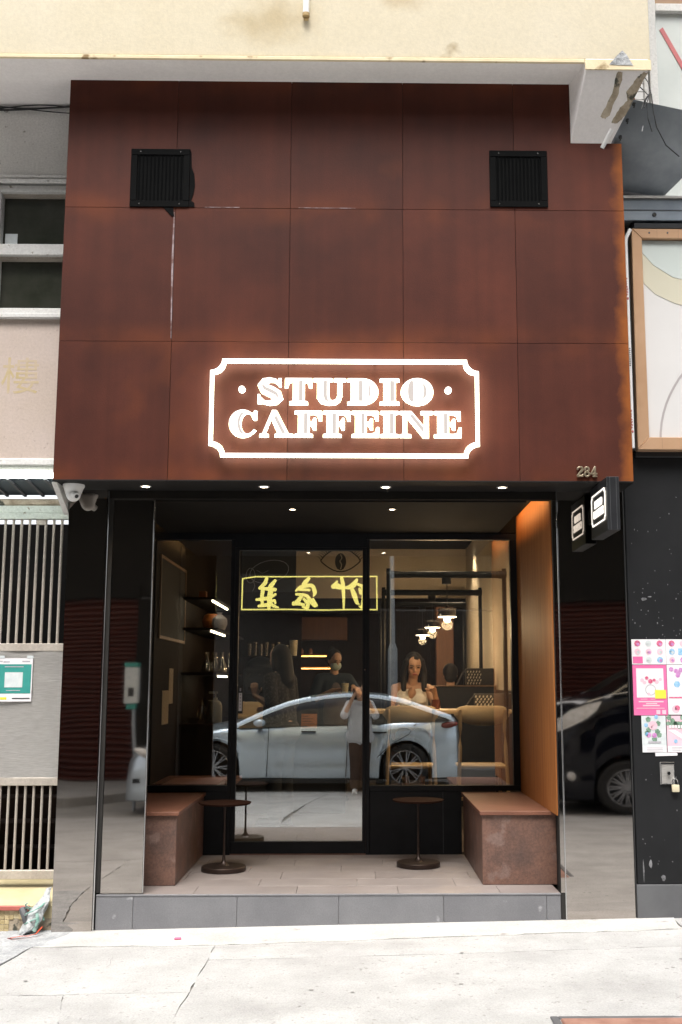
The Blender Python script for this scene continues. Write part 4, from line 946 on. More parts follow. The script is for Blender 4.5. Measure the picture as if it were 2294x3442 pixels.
vase = MB().lathe((-1.40, 3.75, 1.988), [(0, .001), (.05, .001), (.085, .05), (.095, .10), (.07, .155), (.04, .17), (0, .17)], 20)
MAT['amber'] = M('amber jar', (0.34, 0.10, 0.025), (0.44, 0.15, 0.04), rough=0.3, scale=6)
solo('amber_jar', vase, MAT['amber'], 'round amber jar on the middle shelf of the left wall', 'jar')
solo('grey_bag', MB().lathe((-1.30, 3.55, 1.988), [(0, .001), (.05, .001), (.075, .06), (.07, .11), (.02, .15), (.03, .17), (0, .17)], 14), MAT['greyink'], 'grey tied bag of beans on the middle left shelf', 'bag')
solo('orange_tin', MB().box(-1.50, -1.43, 3.55, 3.62, 2.2585, 2.36), MAT['amber'], 'orange tin on the uppermost left shelf', 'tin', bevel=0.004)
sp_ = thing('soap_bottle', 'cream pump bottle on the left service counter', 'bottle', (-1.285, 3.25, 1.1455))
part('bottle', MB().lathe((-1.285, 3.25, 1.1455), [(0, .001), (.058, .001), (.062, .01), (.062, .15), (.05, .185), (.02, .205), (.018, .225), (0, .225)], 22), MAT['creamware'], sp_)
m = MB(); m.cyl((-1.285, 3.25, 1.371), (-1.285, 3.25, 1.405), .008, n=8); m.box(-1.345, -1.265, 3.235, 3.265, 1.405, 1.425); part('pump', m, MAT['creamware'], sp_, bevel=0.003)
solo('cup_stack', MB().lathe((-1.405, 3.22, 1.1455), [(0, .001), (.03, .001), (.036, .05), (.03, .052), (.037, .10), (.031, .102), (.038, .15), (.02, .16), (.012, .20), (0, .205)], 18), MAT['glassware'], 'stacked clear cups beside the cream pump bottle', 'cups')
solo('cream_jug', MB().lathe((-1.34, 3.42, 1.1455), [(0, .001), (.04, .001), (.05, .05), (.045, .12), (.03, .16), (.035, .20), (0, .20)], 18), MAT['creamware'], 'cream jug behind the pump bottle on the counter', 'jug')
solo('glass_bowl', MB().lathe((-1.46, 3.08, 1.1455), [(0, .001), (.035, .001), (.06, .05), (.055, .05), (.03, .008), (0, .006)], 18), MAT['glassware'], 'small glass bowl at the left end of the service counter', 'bowl')
cmk = thing('coffee_machine', 'black coffee machine with domed top on the wooden bar box', 'coffee machine', (-1.0, 4.5, 1.319))
m = MB(); m.box(-1.14, -0.80, 4.26, 4.78, 1.40, 1.66); part('body', m, MAT['black_alu'], cmk, bevel=0.03, seg=3)
m = MB(); m.box(-1.13, -0.86, 4.30, 4.74, 1.3195, 1.3995); part('drip_tray', m, MAT['black_alu'], cmk, bevel=0.006)
m = MB(); m.sph((-0.99, 4.5, 1.66), (.15, .16, .11), 24, 12); part('dome', m, MAT['black_alu'], cmk)
for x in (-1.08, -0.98, -0.87):
    m = MB(); m.cyl((x, 4.259, 1.585), (x, 4.235, 1.585), .018, n=14); part('knob', m, MAT['chrome'], cmk)
for x in (-1.06, -0.90):
    m = MB(); m.cyl((x, 4.24, 1.47), (x, 4.24, 1.43), .032, .028, n=14); m.cyl((x, 4.24, 1.45), (x, 4.12, 1.435), .010, n=8); part('group_head', m, MAT['chrome'], cmk)
ws_ = thing('cup_shelf', 'small dark shelf with cups behind the coffee machine', 'shelf', (-1.0, 5.3, 1.79))
part('board', MB().box(-1.40, -0.62, 5.2, 5.4, 1.775, 1.795), MAT['brown_panel'], ws_, bevel=0.002); part('support', MB().box(-1.40, -0.62, 5.4005, 5.43, 0.2505, 2.5), MAT['brown_panel'], ws_)
for k in range(6):
    x = -1.18 + k*0.062
    solo('glass_tumbler', MB().lathe((x, 5.29, 1.7955), [(0, .001), (.022, .001), (.027, .13 + .02*(k % 2)), (.024, .13 + .02*(k % 2)), (.019, .006), (0, .006)], 14), MAT['glassware'], 'clear tumbler, %s in the row on the shelf behind the coffee machine' % ['leftmost', 'second from the left', 'third from the left', 'third from the right', 'second from the right', 'rightmost'][k], 'glass', 'tumblers behind the coffee machine')
solo('paper_cup', MB().lathe((-0.80, 5.26, 1.7955), [(0, .001), (.034, .001), (.044, .115), (0, .116)], 18), MAT['creamware'], 'upside white paper cup at the right end of the cup shelf', 'cup')
solo('cup_tower', MB().lathe((-0.70, 5.28, 1.7955), [(0, .001), (.036, .001), (.045, .17), (0, .171)], 18), MAT['creamware'], 'tall pale stack of paper cups above the customer', 'cups')
MAT['led_orange'] = EM('amber strip light', (1.0, 0.45, 0.10), 5)
ls_ = thing('lit_shelf', 'pair of dark shelves glowing amber on the back wall', 'shelf', (-0.62, 7.8, 1.7))
for z in (1.70, 1.86):
    part('board', MB().box(-0.92, -0.30, 7.72, 7.999, z, z+.02), MAT['wood'], ls_, bevel=0.002); part('led_strip', MB().box(-0.90, -0.32, 7.74, 7.752, z-.014, z-.0005), MAT['led_orange'], ls_)
for k, x in enumerate((-0.80, -0.74, -0.62)):
    solo('spice_jar', MB().lathe((x, 7.84, 1.8805), [(0, .001), (.024, .001), (.026, .05), (.014, .06), (.014, .075), (0, .075)], 12), MAT['amber'], ['leftmost tiny jar on the amber lit shelf', 'middle tiny jar on the amber lit shelf', 'rightmost tiny jar on the amber lit shelf'][k], 'jar', 'jars on the lit shelf')
solo('wall_cabinet', MB().box(-0.78, -0.14, 7.65, 7.999, 2.06, 2.36), MAT['copper_brown'], 'reddish wooden wall cabinet above the amber shelves', 'cabinet', bevel=0.006)
mc = thing('menu_card', 'small orange menu card standing on the bar counter', 'menu card', (-0.47, 4.25, 1.0605))
part('card', MB().box(-0.555, -0.40, 4.22, 4.228, 1.0605, 1.20), M('orange card', (0.55, 0.20, 0.07), (0.60, 0.24, 0.09), rough=0.6, scale=4), mc)
m = MB()
for k in range(5): m.box(-0.545, -0.545 + [.06, .11, .09, .12, .05][k], 4.2185, 4.2195, 1.175 - k*.025, 1.180 - k*.025)
part('lines', m, MAT['ink'], mc)
# high table, chairs, bags
ht = thing('high_table', 'long high wooden table inside the right window', 'table', (0.75, 3.5, 0.25))
part('top', MB().box(0.10, 1.40, 3.22, 3.80, 1.225, 1.262), MAT['oak'], ht, bevel=0.004)
for x in (0.2, 1.3):
    part('leg', MB().box(x-.03, x+.03, 3.48, 3.54, 0.2505, 1.2245), BA, ht, bevel=0.003)
pt = thing('low_partition', 'dark partition with a pale ledge behind the high table', 'partition', (1.05, 4.8, 0.25))
part('screen', MB().box(0.66, 1.445, 4.75, 4.86, 0.2505, 1.465), MAT['wainscot'], pt, bevel=0.003); part('ledge', MB().box(0.65, 1.447, 4.73, 4.88, 1.4655, 1.478), MAT['tan'], pt, bevel=0.002)
ch = thing('bar_chair', 'light oak bar chair with curved back beside the right wall of the cafe', 'bar chair', (1.10, 3.02, 0.2505), 'oak bar chairs at the high table', local=True)
# curved back rest: rounded plank bent round the sitter
rings = []
for i in range(17):
    t = -1 + 2*i/16; x = .247*t; y = -.075 + .055*t*t*1.0
    ta = min(abs(t), .995); ztop = .965 + .088*(1-ta**7)**.5; zb = .972 - .092*(1-ta**2.3)**.62
    rings.append([(x, y-.008, zb), (x, y+.008, zb), (x, y+.010, ztop), (x, y-.006, ztop)])
part('backrest', MB().loft(rings), MAT['oak'], ch, bevel=0.003, smooth=60)
for s in (-1, 1):
    m = MB(); m.tube([(s*.20, -.052, 1.02), (s*.195, -.045, .86), (s*.20, -.05, .70), (s*.225, -.10, .001)], .016, 10); part('leg', m, MAT['oak_leg'], ch)
    m = MB(); m.tube([(s*.18, .30, .508), (s*.21, .34, .001)], .016, 10); part('leg', m, MAT['oak_leg'], ch)
    m = MB(); m.tube([(s*.215, -.075, .22), (s*.20, .325, .22)], .010, 8); part('side_rail', m, MAT['oak_leg'], ch)
m = MB(); m.box(-.20, .20, .322, .340, .20, .23); part('foot_rail', m, MAT['oak'], ch, bevel=0.003)
m = MB(); m.box(-.215, .215, -.055, .345, .508, .538); part('seat', m, MAT['oak'], ch, bevel=0.010, seg=2)
copy_tree(ch, (0.47, 3.02, 0.2505), label='light oak bar chair with curved back in front of the seated woman')
MAT['bag'] = M('dark patterned canvas', (0.030, 0.027, 0.025), (0.05, 0.045, 0.042), rough=0.6, scale=30)
MAT['bagprint'] = M('pale bag print', (0.5, 0.45, 0.38), (0.6, 0.54, 0.46), rough=0.6, scale=60)
def bag(x0, x1, y0, y1, z0, z1, px0, px1, lb):
    g = thing('handbag', lb, 'handbag', ((x0+x1)/2, (y0+y1)/2, z0), 'dark handbags on the cafe tables')
    part('body', MB().box(x0, x1, y0, y1, z0, z1), MAT['bag'], g, bevel=0.012, seg=2)
    m = MB(); r = random.Random(int(x0*100)); n = 0
    for i in range(5):
        for j in range(5):
            x = px0 + (px1-px0)*(i+.4*(j % 2)+.3)/5.2; z = z0 + (z1-z0)*(.12 + .17*j)
            m.obox((x, y0-.0015, z), .006, .001, .0105, Matrix.Rotation(R(22), 3, 'Y'))
    part('print', m, MAT['bagprint'], g)
    m = MB(); m.tube([(x0+.02, (y0+y1)/2, z1-.006), (x0-.03, (y0+y1)/2-.02, z1-.05), (x0-.10, y0-.02, z0+.005)], .008, 6); part('strap', m, MAT['bag'], g)
bag(1.09, 1.44, 3.50, 3.62, 1.2625, 1.405, 1.09, 1.27, 'dark handbag with pale dashed pattern on the high table, the nearer lower one')
bag(1.13, 1.43, 4.755, 4.84, 1.4785, 1.655, 1.14, 1.30, 'dark handbag with pale dashed pattern on the partition, the farther upper one')
solo('drink_glass', MB().lathe((0.73, 3.55, 1.2625), [(0, .001), (.036, .001), (.042, .085), (.038, .085), (.033, .006), (0, .006)], 18), M('red tea', (0.09, 0.02, 0.012), (0.12, 0.03, 0.018), rough=0.1, scale=8), 'glass of dark red drink on the high table by the woman', 'glass')
m = MB().lathe((0.50, 3.58, 1.2625), [(0, .001), (.07, .001), (.13, .018), (.125, .02), (.07, .006), (0, .006)], 28)
solo('plate', m, MAT['ink'], 'dark round plate in front of the seated woman', 'plate')
m = MB(); r_ = random.Random(2)
for k in range(60):
    a = r_.uniform(0, 6.28); d = r_.uniform(0, .10); m.sph((0.50 + d*math.cos(a), 3.58 + d*math.sin(a), 1.285 + r_.uniform(0, .02)), (.012, .008, .006), 6, 4, Matrix.Rotation(r_.uniform(0, 3), 3, 'Z'))
MAT['salad'] = M('salad leaves', (0.10, 0.12, 0.03), (0.45, 0.38, 0.16), rough=0.5, scale=50)
solo('salad', m, MAT['salad'], 'pile of salad leaves on the dark plate', 'food')
# ================================================================== LEFT NEIGHBOUR
nb = thing('stair_building', 'shabby white and faded pink neighbouring building at the left edge', 'building', (-2.4, 0.2, 2.6))
part('plaster_wall', MB().box(-6, -1.848, 0.0, 0.3, 4.79, 5.311), MAT['plaster'], nb, smooth=0)
m = MB(); m.box(-6, -1.847, -0.012, 0.0, 4.80, 4.822).box(-6, -1.847, -0.020, 0.0, 4.762, 4.789); part('moulding', m, MAT['plaster'], nb, bevel=0.004)
part('plaster_wall', MB().box(-6, -2.40, 0.0, 0.3, 3.818, 4.761), MAT['plaster'], nb)
wn = part('window', MB().box(-2.399, -1.848, 0.10, 0.12, 3.90, 4.70), MAT['darkglass'], nb)
m = MB(); m.box(-2.399, -1.848, 0.02, 0.13, 4.716, 4.7605).box(-2.399, -2.366, 0.02, 0.13, 3.90, 4.7155).box(-2.3655, -1.848, 0.02, 0.13, 4.275, 4.352); part('frame', m, MAT['white_frame'], wn, bevel=0.004)
m = MB(); m.box(-2.3655, -1.848, 0.06, 0.13, 4.700, 4.7155).box(-2.3655, -1.848, 0.05, 0.13, 4.258, 4.2745); part('bead', m, MAT['gate'], wn)
m = MB(); m.box(-2.35, -2.27, 0.092, 0.099, 4.36, 4.45); part('paper_scrap', m, MAT['sage'], wn)
m = MB(); m.box(-2.399, -1.847, -0.02, 0.2, 3.862, 3.8995).box(-2.42, -1.847, -0.035, 0.2, 3.830, 3.8615); part('sill', m, MAT['white_frame'], nb, bevel=0.004)
part('pink_wall', MB().box(-6, -1.848, 0.0, 0.3, 2.905, 3.8295), MAT['pinkwall'], nb, smooth=0)
me = text_mesh('樓', 0.26, 0.0002); MAT['faded_yellow'] = M('faded yellow paint', (0.47, 0.375, 0.20), (0.50, 0.405, 0.30), rough=0.85, scale=9, lo=.4, hi=.6)
me.transform(Matrix.Translation((-2.175, -0.0006, 3.432)) @ FRONT); part('painted_character', me, MAT['faded_yellow'], nb, smooth=0)
m = MB(); m.poly([(-2.36, -0.002, 3.20), (-2.325, -0.002, 3.215), (-2.31, -0.002, 3.19), (-2.345, -0.002, 3.175)]); part('painted_trace', m, MAT['faded_yellow'], nb, smooth=0)
m = MB(); m.box(-6, -1.848, -0.03, 0.25, 2.862, 2.9045); part('lintel_cornice', m, MAT['white_frame'], nb, bevel=0.006)
m = MB(); m.box(-6, -1.848, -0.015, 0.25, 2.826, 2.8615); part('lintel', m, MAT['greenwhite'], nb, bevel=0.004)
tl = thing('tube_light', 'bright white fluorescent tube above the gate at the left edge', 'strip light', (-2.3, -0.06, 2.78))
MAT['tube_on'] = EM('fluorescent tube', (0.95, 1.0, 0.97), 9)
m = MB(); m.box(-3.0, -1.852, -0.07, -0.0155, 2.803, 2.823); part('batten', m, MAT['white_plastic'], tl, bevel=0.003)
m = MB(); m.cyl((-2.99, -0.06, 2.786), (-1.868, -0.06, 2.786), 0.0150, n=14); part('tube', m, MAT['tube_on'], tl)
# sloping underside of the little canopy behind the tube
part('canopy_sheet', MB().loft([[(-6, -0.02, 2.79), (-1.83, -0.02, 2.79), (-1.83, -0.02, 2.80), (-6, -0.02, 2.80)], [(-6, 0.34, 2.73), (-1.83, 0.34, 2.73), (-1.83, 0.34, 2.74), (-6, 0.34, 2.74)]]), MAT['navy'], nb)
for k in range(8):
    x = -1.88 - k*0.118
    m = MB(); m.loft([[(x, 0.0, 2.772), (x+.018, 0.0, 2.772), (x+.018, 0.0, 2.785), (x, 0.0, 2.785)], [(x+.02, 0.335, 2.717), (x+.038, 0.335, 2.717), (x+.038, 0.335, 2.729), (x+.02, 0.335, 2.729)]]); part('rib', m, MAT['plinth'], nb)
m = MB(); m.box(-6, -1.835, 0.30, 0.345, 2.652, 2.70); part('pipe_ledge', m, MAT['spall'], nb, bevel=0.01)
m = MB(); m.loft([[(-1.862, -0.30, 2.700), (-1.858, -0.30, 2.7035), (-1.858, 0.02, 2.7035), (-1.862, 0.02, 2.55)], [(-1.83, -0.30, 2.700), (-1.83, -0.30, 2.7035), (-1.83, 0.02, 2.7035), (-1.83, 0.02, 2.55)]]); part('end_plate', m, MAT['white_frame'], nb)
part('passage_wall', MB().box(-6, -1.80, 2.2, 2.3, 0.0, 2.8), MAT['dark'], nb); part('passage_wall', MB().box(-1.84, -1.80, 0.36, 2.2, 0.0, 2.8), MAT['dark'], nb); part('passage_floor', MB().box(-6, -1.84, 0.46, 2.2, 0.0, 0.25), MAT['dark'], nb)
part('pier', MB().box(-6, -3.15, 0.0, 0.4, -0.1, 2.65), MAT['plaster'], nb)
for k in range(6): part('inner_step', MB().box(-3.1, -1.845, 0.8 + .2*k, 1.0 + .2*k, 0.25, 0.4 + .15*k), MAT['brown_panel'], nb, bevel=0.01)

gt = thing('metal_gate', 'metal gate with vertical bars and a stainless steel panel at the left', 'gate', (-2.4, 0.3, 0.28))
m = MB(); m.box(-3.14, -1.845, 0.285, 0.325, 2.600, 2.6515); part('head_rail', m, MAT['greenwhite'], gt, bevel=0.003)
m = MB(); m.box(-3.14, -1.85, 0.275, 0.325, 2.560, 2.5995); part('head_rail', m, MAT['greenwhite'], gt, bevel=0.003)
for z0, z1 in ((1.700, 1.750), (0.855, 0.905), (0.284, 0.338)):
    part('rail', MB().box(-3.14, -1.836, 0.28, 0.32, z0, z1), MAT['gate'], gt, bevel=0.003)
barm = MB().cyl((0, 0, 0), (0, 0, 0.809), 0.0095, n=10).mesh('bar'); barm.materials.append(MAT['gate'])
barl = MB().cyl((0, 0, 0), (0, 0, 0.516), 0.0085, n=10).mesh('bar'); barl.materials.append(MAT['gate'])
for k in range(22):
    for me, z in ((barm, 1.7505), (barl, 0.3385)):
        x = -1.893 - k*0.0528
        o = bpy.data.objects.new('bar', me); COL.objects.link(o); o.parent = gt; o.location = Vector((x, 0.30, z)) - gt.location; OFF[o.name] = Vector()
m = MB(); m.box(-2.115, -2.045, 0.288, 0.312, 2.525, 2.5595); part('lock_plate', m, MAT['gate'], gt, bevel=0.003)
m = MB()
nx, nz = 44, 20
V = [[m.bm.verts.new((-3.13 + 1.275*i/nx, 0.286 + 0.006*math.sin(i*.55 + 2.2*math.sin(j*.42))*math.sin(j*.62+1), 0.9055 + 0.794*j/nz)) for j in range(nz+1)] for i in range(nx+1)]
for i in range(nx):
    for j in range(nz): m.bm.faces.new((V[i][j], V[i+1][j], V[i+1][j+1], V[i][j+1]))
part('steel_sheet', m, MAT['steel'], gt, smooth=180); part('sheet_back', MB().box(-3.13, -1.86, 0.297, 0.315, 0.9055, 1.6995), MAT['gate'], gt)
# stair entry: yellow tiled tread and mosaic riser
ys_ = thing('tiled_step', 'yellow tiled entry step with red nosing and mosaic riser below the gate', 'step', (-2.4, 0.2, 0.05))
m = MB(); m.loft([[(-3.2, 0.03, 0.172), (-1.83, 0.03, 0.172), (-1.83, 0.03, 0.10), (-3.2, 0.03, 0.10)], [(-3.2, 0.46, 0.262), (-1.83, 0.46, 0.262), (-1.83, 0.46, 0.1), (-3.2, 0.46, 0.1)]]); part('tread', m, MAT['mosaic_top'], ys_)
part('nosing', MB().box(-3.2, -1.965, 0.008, 0.0295, 0.148, 0.176), MAT['red_trim'], ys_, bevel=0.004)
part('riser_bed', MB().box(-3.2, -1.83, 0.032, 0.30, -0.05, 0.147), MAT['spall'], ys_)
tm = MB().box(-.0125, .0125, 0.026, 0.0325, -.0125, .0125).mesh('mosaic_tile', 0.0015); tm.materials.append(MAT['mosaic'])
rr = random.Random(8)
for i in range(24):
    for j in range(5):
        x = -2.02 - i*0.0272; z = 0.134 - j*0.0272
        if x > -2.10 and rr.random() < 0.75: continue
        if rr.random() < 0.05: continue
        o = bpy.data.objects.new('mosaic_tile', tm); COL.objects.link(o); o.parent = ys_; o.location = Vector((x, 0, z)) - ys_.location; OFF[o.name] = Vector()
MAT['wrapgrey'] = M('grey plastic wrap', (0.34, 0.36, 0.37), (0.58, 0.60, 0.60), rough=0.35, scale=22, detail=8, bump=0.9, bscale=30, bdist=0.02)
MAT['wrapgreen'] = M('green plastic twine', (0.16, 0.36, 0.30), (0.40, 0.58, 0.52), rough=0.4, scale=18, bump=0.7, bscale=40, bdist=0.01)
wp = thing('wrapped_pipe', 'grey plastic wrapped pipe end tied with green twine beside the pillar', 'pipe', (-1.95, -0.02, 0.02))
rings = []
path = [(-1.862, 0.05, .275), (-1.872, 0.03, .235), (-1.885, 0.0, .20), (-1.905, -0.02, .155), (-1.925, -0.03, .10), (-1.955, -0.045, .05), (-1.985, -0.05, .022)]
rad = [.016, .022, .045, .056, .056, .048, .034]
rr = random.Random(4)
for i, p in enumerate(path):
    rings.append([(p[0] + rad[i]*rr.uniform(.8, 1.15)*math.cos(a*math.pi/7), p[1] + rad[i]*rr.uniform(.8, 1.15)*math.sin(a*math.pi/7), p[2] + rad[i]*.25*math.cos(a*math.pi/7)) for a in range(14)])
part('wrap', MB().loft(rings), MAT['wrapgrey'], wp, smooth=25)
m = MB()
for k in range(4):
    a = k*1.1; m.tube([(-1.92 + .055*math.cos(a+t*.5), -0.035 + .052*math.sin(a+t*.5), .10 + .05*math.sin(a*2.1) + .012*t) for t in range(7)], .0042, 6)
m.tube([(-1.895, -0.08, .15), (-1.885, -.085, .11), (-1.895, -.085, .07), (-1.905, -.08, .05)], .011, 7)
part('twine', m, MAT['wrapgreen'], wp)
m = MB(); m.tube([(-2.0, -0.01, .165), (-1.98, -0.03, .13), (-1.965, -0.03, .09)], .022, 7); part('torn_film', m, MAT['plinth'], wp)
MAT['orange_strap'] = M('orange red strap', (0.72, 0.11, 0.05), (0.80, 0.18, 0.08), rough=0.5, scale=20)
m = MB()
P = [(-2.035, -0.155), (-2.0, -0.18), (-1.96, -0.165), (-1.92, -0.15), (-1.88, -0.13), (-1.855, -0.09)]
q = ribbon(P, [.016, .022, .018, .014, .013, .012]); n = len(P)
zz = [.004, .012, .016, .012, .02, .05]
for i in range(n-1):
    F = [(q[i], zz[i]), (q[i+1], zz[i+1]), (q[2*n-2-i], zz[i+1]), (q[2*n-1-i], zz[i])]
    m.poly([(p[0], p[1], gz(p[0], p[1]) + z + .004) for p, z in F])
m2 = m; bmesh.ops.solidify(m2.bm, geom=m2.bm.faces[:], thickness=0.003)
solo('plastic_strap', m2, MAT['orange_strap'], 'torn orange red plastic strap lying by the foot of the left pillar', 'litter')
# cables along the wall head
cb = thing('cable_run', 'loose black cables strung along the white wall below the soffit', 'cables', (-2.2, -0.03, 5.28))
for k, (a, b, s_, w) in enumerate(((5.272, 5.290, .012, .006), (5.278, 5.276, .030, .0035), (5.268, 5.262, .018, .0035), (5.28, 5.30, .02, .003))):
    part('cable', MB().tube([(-3.2 + 1.36*t/14, -0.02 - .006*k, a + (b-a)*t/14 + s_*math.sin(t*.55 + k*1.7)) for t in range(15)], w, 6), MAT['cable'], cb)
# green notice with its lower code left blank
gp = thing('green_notice', 'white and teal printed notice stuck on the steel gate panel', 'notice', (-2.2, 0.27, 1.38))
Y0 = 0.272
part('sheet', MB().box(-2.318, -2.088, Y0, Y0+.003, 1.381, 1.655), MAT['paper'], gp)
part('teal_field', MB().box(-2.313, -2.095, Y0-.0012, Y0-.0002, 1.432, 1.617), MAT['teal'], gp)
part('white_square', MB().box(-2.262, -2.148, Y0-.0024, Y0-.0014, 1.470, 1.566), MAT['sage'], gp, label='plain pale square in the middle of the notice')
m = MB()
for x0, x1, z in ((-2.305, -2.28, 1.635), (-2.275, -2.235, 1.632), (-2.155, -2.105, 1.635)): m.box(x0, x1, Y0-.0012, Y0-.0002, z-.004, z+.004)
m.box(-2.265, -2.145, Y0-.0024, Y0-.0014, 1.598, 1.604); m.box(-2.25, -2.16, Y0-.0024, Y0-.0014, 1.448, 1.453)
part('print', m, MAT['greyink'], gp)
m = MB(); m.box(-2.21, -2.098, Y0-.0012, Y0-.0002, 1.397, 1.404); part('print_bar', m, MAT['ink'], gp)
m = MB(); m.box(-2.314, -2.245, Y0-.0012, Y0-.0002, 1.393, 1.408); part('yellow_mark', m, MAT['yellow'], gp)
m = MB(); m.box(-2.315, -2.27, Y0-.002, Y0+.001, 1.655, 1.672).box(-2.125, -2.085, Y0-.002, Y0+.001, 1.655, 1.672); part('tape', m, MAT['sage'], gp)

# ================================================================== RIGHT NEIGHBOUR
rb = thing('black_shutter_wall', 'scuffed black boarded wall carrying flower posters right of the pillar', 'wall', (2.4, 0.02, 0.1))
part('board', MB().box(1.700, 2.62, 0.0, 0.05, 0.29, 2.955), MAT['black_wall'], rb, bevel=0.003); part('plinth', MB().box(1.694, 2.64, -0.006, 0.05, 0.05, 0.2895), MAT['plinth'], rb, bevel=0.003)
part('board', MB().box(2.6245, 6, 0.0, 0.05, 0.29, 2.955), MAT['black_wall'], rb, bevel=0.003); part('plinth', MB().box(2.645, 6, -0.006, 0.05, 0.05, 0.2895), MAT['plinth'], rb, bevel=0.003)
part('edge_strip', MB().box(1.6865, 1.6925, -0.004, 0.03, 0.08, 2.955), MAT['ink'], rb)
part('backing', MB().box(1.69, 6, 0.051, 0.45, 0.0, 7.0), MAT['plinth'], rb)
MAT['scuff'] = M('grey scuffs', (0.08, 0.08, 0.085), (0.24, 0.24, 0.25), rough=0.8, scale=25)
m = MB(); r_ = random.Random(9)
def blob(mb, x, z, w, h, y, n=9):
    mb.poly([(x + w*(.6+.5*r_.random())*math.cos(6.283*i/n), y, z + h*(.6+.5*r_.random())*math.sin(6.283*i/n)) for i in range(n)])
for k in range(70): blob(m, r_.uniform(1.72, 2.05), r_.choice([r_.uniform(1.6, 2.7), r_.uniform(1.75, 2.15), r_.uniform(.35, .95)]), r_.uniform(.0015, .005), r_.uniform(.002, .008), -.0008)
blob(m, 1.80, 2.02, .02, .012, -.0008); blob(m, 1.84, 2.035, .014, .005, -.0008); blob(m, 1.74, 0.37, .005, .07, -.0008, 12); blob(m, 1.785, 0.41, .012, .028, -.0008); blob(m, 1.86, 0.33, .016, .02, -.0008)
part('scuffs', m, MAT['scuff'], rb, smooth=0, kind='stuff')
def flower(mb, x, z, r, y, n=7, r0=.45):
    for k in range(n):
        a = 6.283*k/n + x*40
        mb.poly([(x + r*r0*math.cos(a) + .5*r*math.cos(a2)*1.0, y - .0002*(k % 3), z + r*r0*math.sin(a) + .5*r*math.sin(a2)) for a2 in [6.283*i/8 for i in range(8)]])
def poster(label, x0, x1, z0, z1, base, loc=None):
    p = thing('poster', label, 'poster', ((x0+x1)/2, -0.004, z0), 'flower shop posters')
    part('sheet', MB().box(x0, x1, -0.004, -0.001, z0, z1), base, p)
    return p
def pr_(p, name, fn, mat):
    m = MB(); fn(m); part(name, m, mat, p, smooth=0)
Yp = -0.0052
# 1: strip of little bouquets
for (x0, x1, lb, cols) in ((1.7125, 1.926, 'white poster with rows of small bouquets, left one of the upper pair', ['rose', 'sage', 'rose', 'palepink', 'palepink', 'palepink', 'pink', 'sage', 'blueprint']),
                           (1.928, 2.142, 'white poster with rows of small bouquets, cut by the right edge', ['rose', 'palepink', 'mauve', 'blueprint', 'blueprint', 'rose', 'palepink', 'mauve', 'pink'])):
    p = poster(lb, x0, x1, 1.612, 1.768, MAT['paper'])
    for i in range(9):
        cx, cz = x0 + .036 + .070*(i % 3), 1.742 - .051*(i//3)
        if cols[i] == 'pink' or (i == 4 and x0 > 1.9): pr_(p, 'bouquet_print', lambda m: m.box(cx-.031, cx+.031, Yp, Yp+.0009, cz-.021, cz+.021), MAT[cols[i]])
        else:
            pr_(p, 'bouquet_print', lambda m: flower(m, cx, cz, .021, Yp, 8), MAT[cols[i]])
            pr_(p, 'leaf_print', lambda m: flower(m, cx+.004, cz-.004, .011, Yp-.0006, 4), MAT['sage' if i % 2 else 'mauve'])
p = poster('pink poster with a white flower wreath picture and a yellow sticker', 1.7135, 1.925, 1.300, 1.609, MAT['pink'])
pr_(p, 'white_field', lambda m: m.box(1.735, 1.905, Yp, Yp+.0009, 1.408, 1.588), MAT['paper'])
def wreath(m):
    for k in range(18): a = R(20*k); m.poly([(1.822 + .034*math.cos(a+t)*rr2, Yp-.0006, 1.455 + .034*math.sin(a+t)*rr2) for t, rr2 in ((0, 1), (.3, 1), (.3, .86), (0, .86))])
pr_(p, 'wreath_print', wreath, MAT['greyink'])
pr_(p, 'flower_print', lambda m: [flower(m, x, z, r, Yp-.0012, 6) for x, z, r in ((1.80, 1.528, .012), (1.822, 1.508, .016), (1.846, 1.515, .011))], MAT['rose'])
pr_(p, 'petal_print', lambda m: [flower(m, x, z, r, Yp-.0009, 6) for x, z, r in ((1.77, 1.515, .013), (1.785, 1.500, .012), (1.862, 1.503, .014), (1.885, 1.520, .012), (1.81, 1.43, .010))], MAT['palepink'])
pr_(p, 'sticker', lambda m: m.box(1.848, 1.917, Yp-.0014, Yp-.0004, 1.402, 1.455), MAT['yellow'])
pr_(p, 'small_print', lambda m: [m.box(a, b, Yp, Yp+.0009, z, z+h) for a, b, z, h in ((1.745, 1.900, 1.379, .008), (1.79, 1.86, 1.368, .006), (1.77, 1.875, 1.355, .008), (1.73, 1.905, 1.341, .004), (1.758, 1.80, 1.397, .003), (1.82, 1.85, 1.397, .003))] + [m.box(1.853, 1.877, Yp, Yp+.0009, 1.307, 1.332), m.box(1.889, 1.913, Yp, Yp+.0009, 1.307, 1.332)], MAT['palepink'])
p = poster('white poster with a purple orchid at the right edge', 1.928, 2.142, 1.304, 1.609, MAT['paper'])
pr_(p, 'orchid_print', lambda m: [flower(m, x, z, .016, Yp, 6) for x, z in ((1.955, 1.582), (1.985, 1.572), (2.0, 1.560), (1.995, 1.545), (2.015, 1.578))], MAT['mauve'])
pr_(p, 'pot_print', lambda m: flower(m, 1.988, 1.49, .022, Yp, 6), MAT['blueprint']); pr_(p, 'band_print', lambda m: m.box(1.935, 2.14, Yp, Yp+.0009, 1.404, 1.413), MAT['rose'])
pr_(p, 'flower_print', lambda m: flower(m, 1.985, 1.345, .017, Yp, 7), MAT['rose']); pr_(p, 'petal_print', lambda m: flower(m, 1.975, 1.338, .026, Yp+.0004, 9), MAT['palepink'])
p = poster('poster with a pink rose bouquet on pale blue above white text', 1.7585, 1.909, 1.074, 1.297, MAT['sage'])
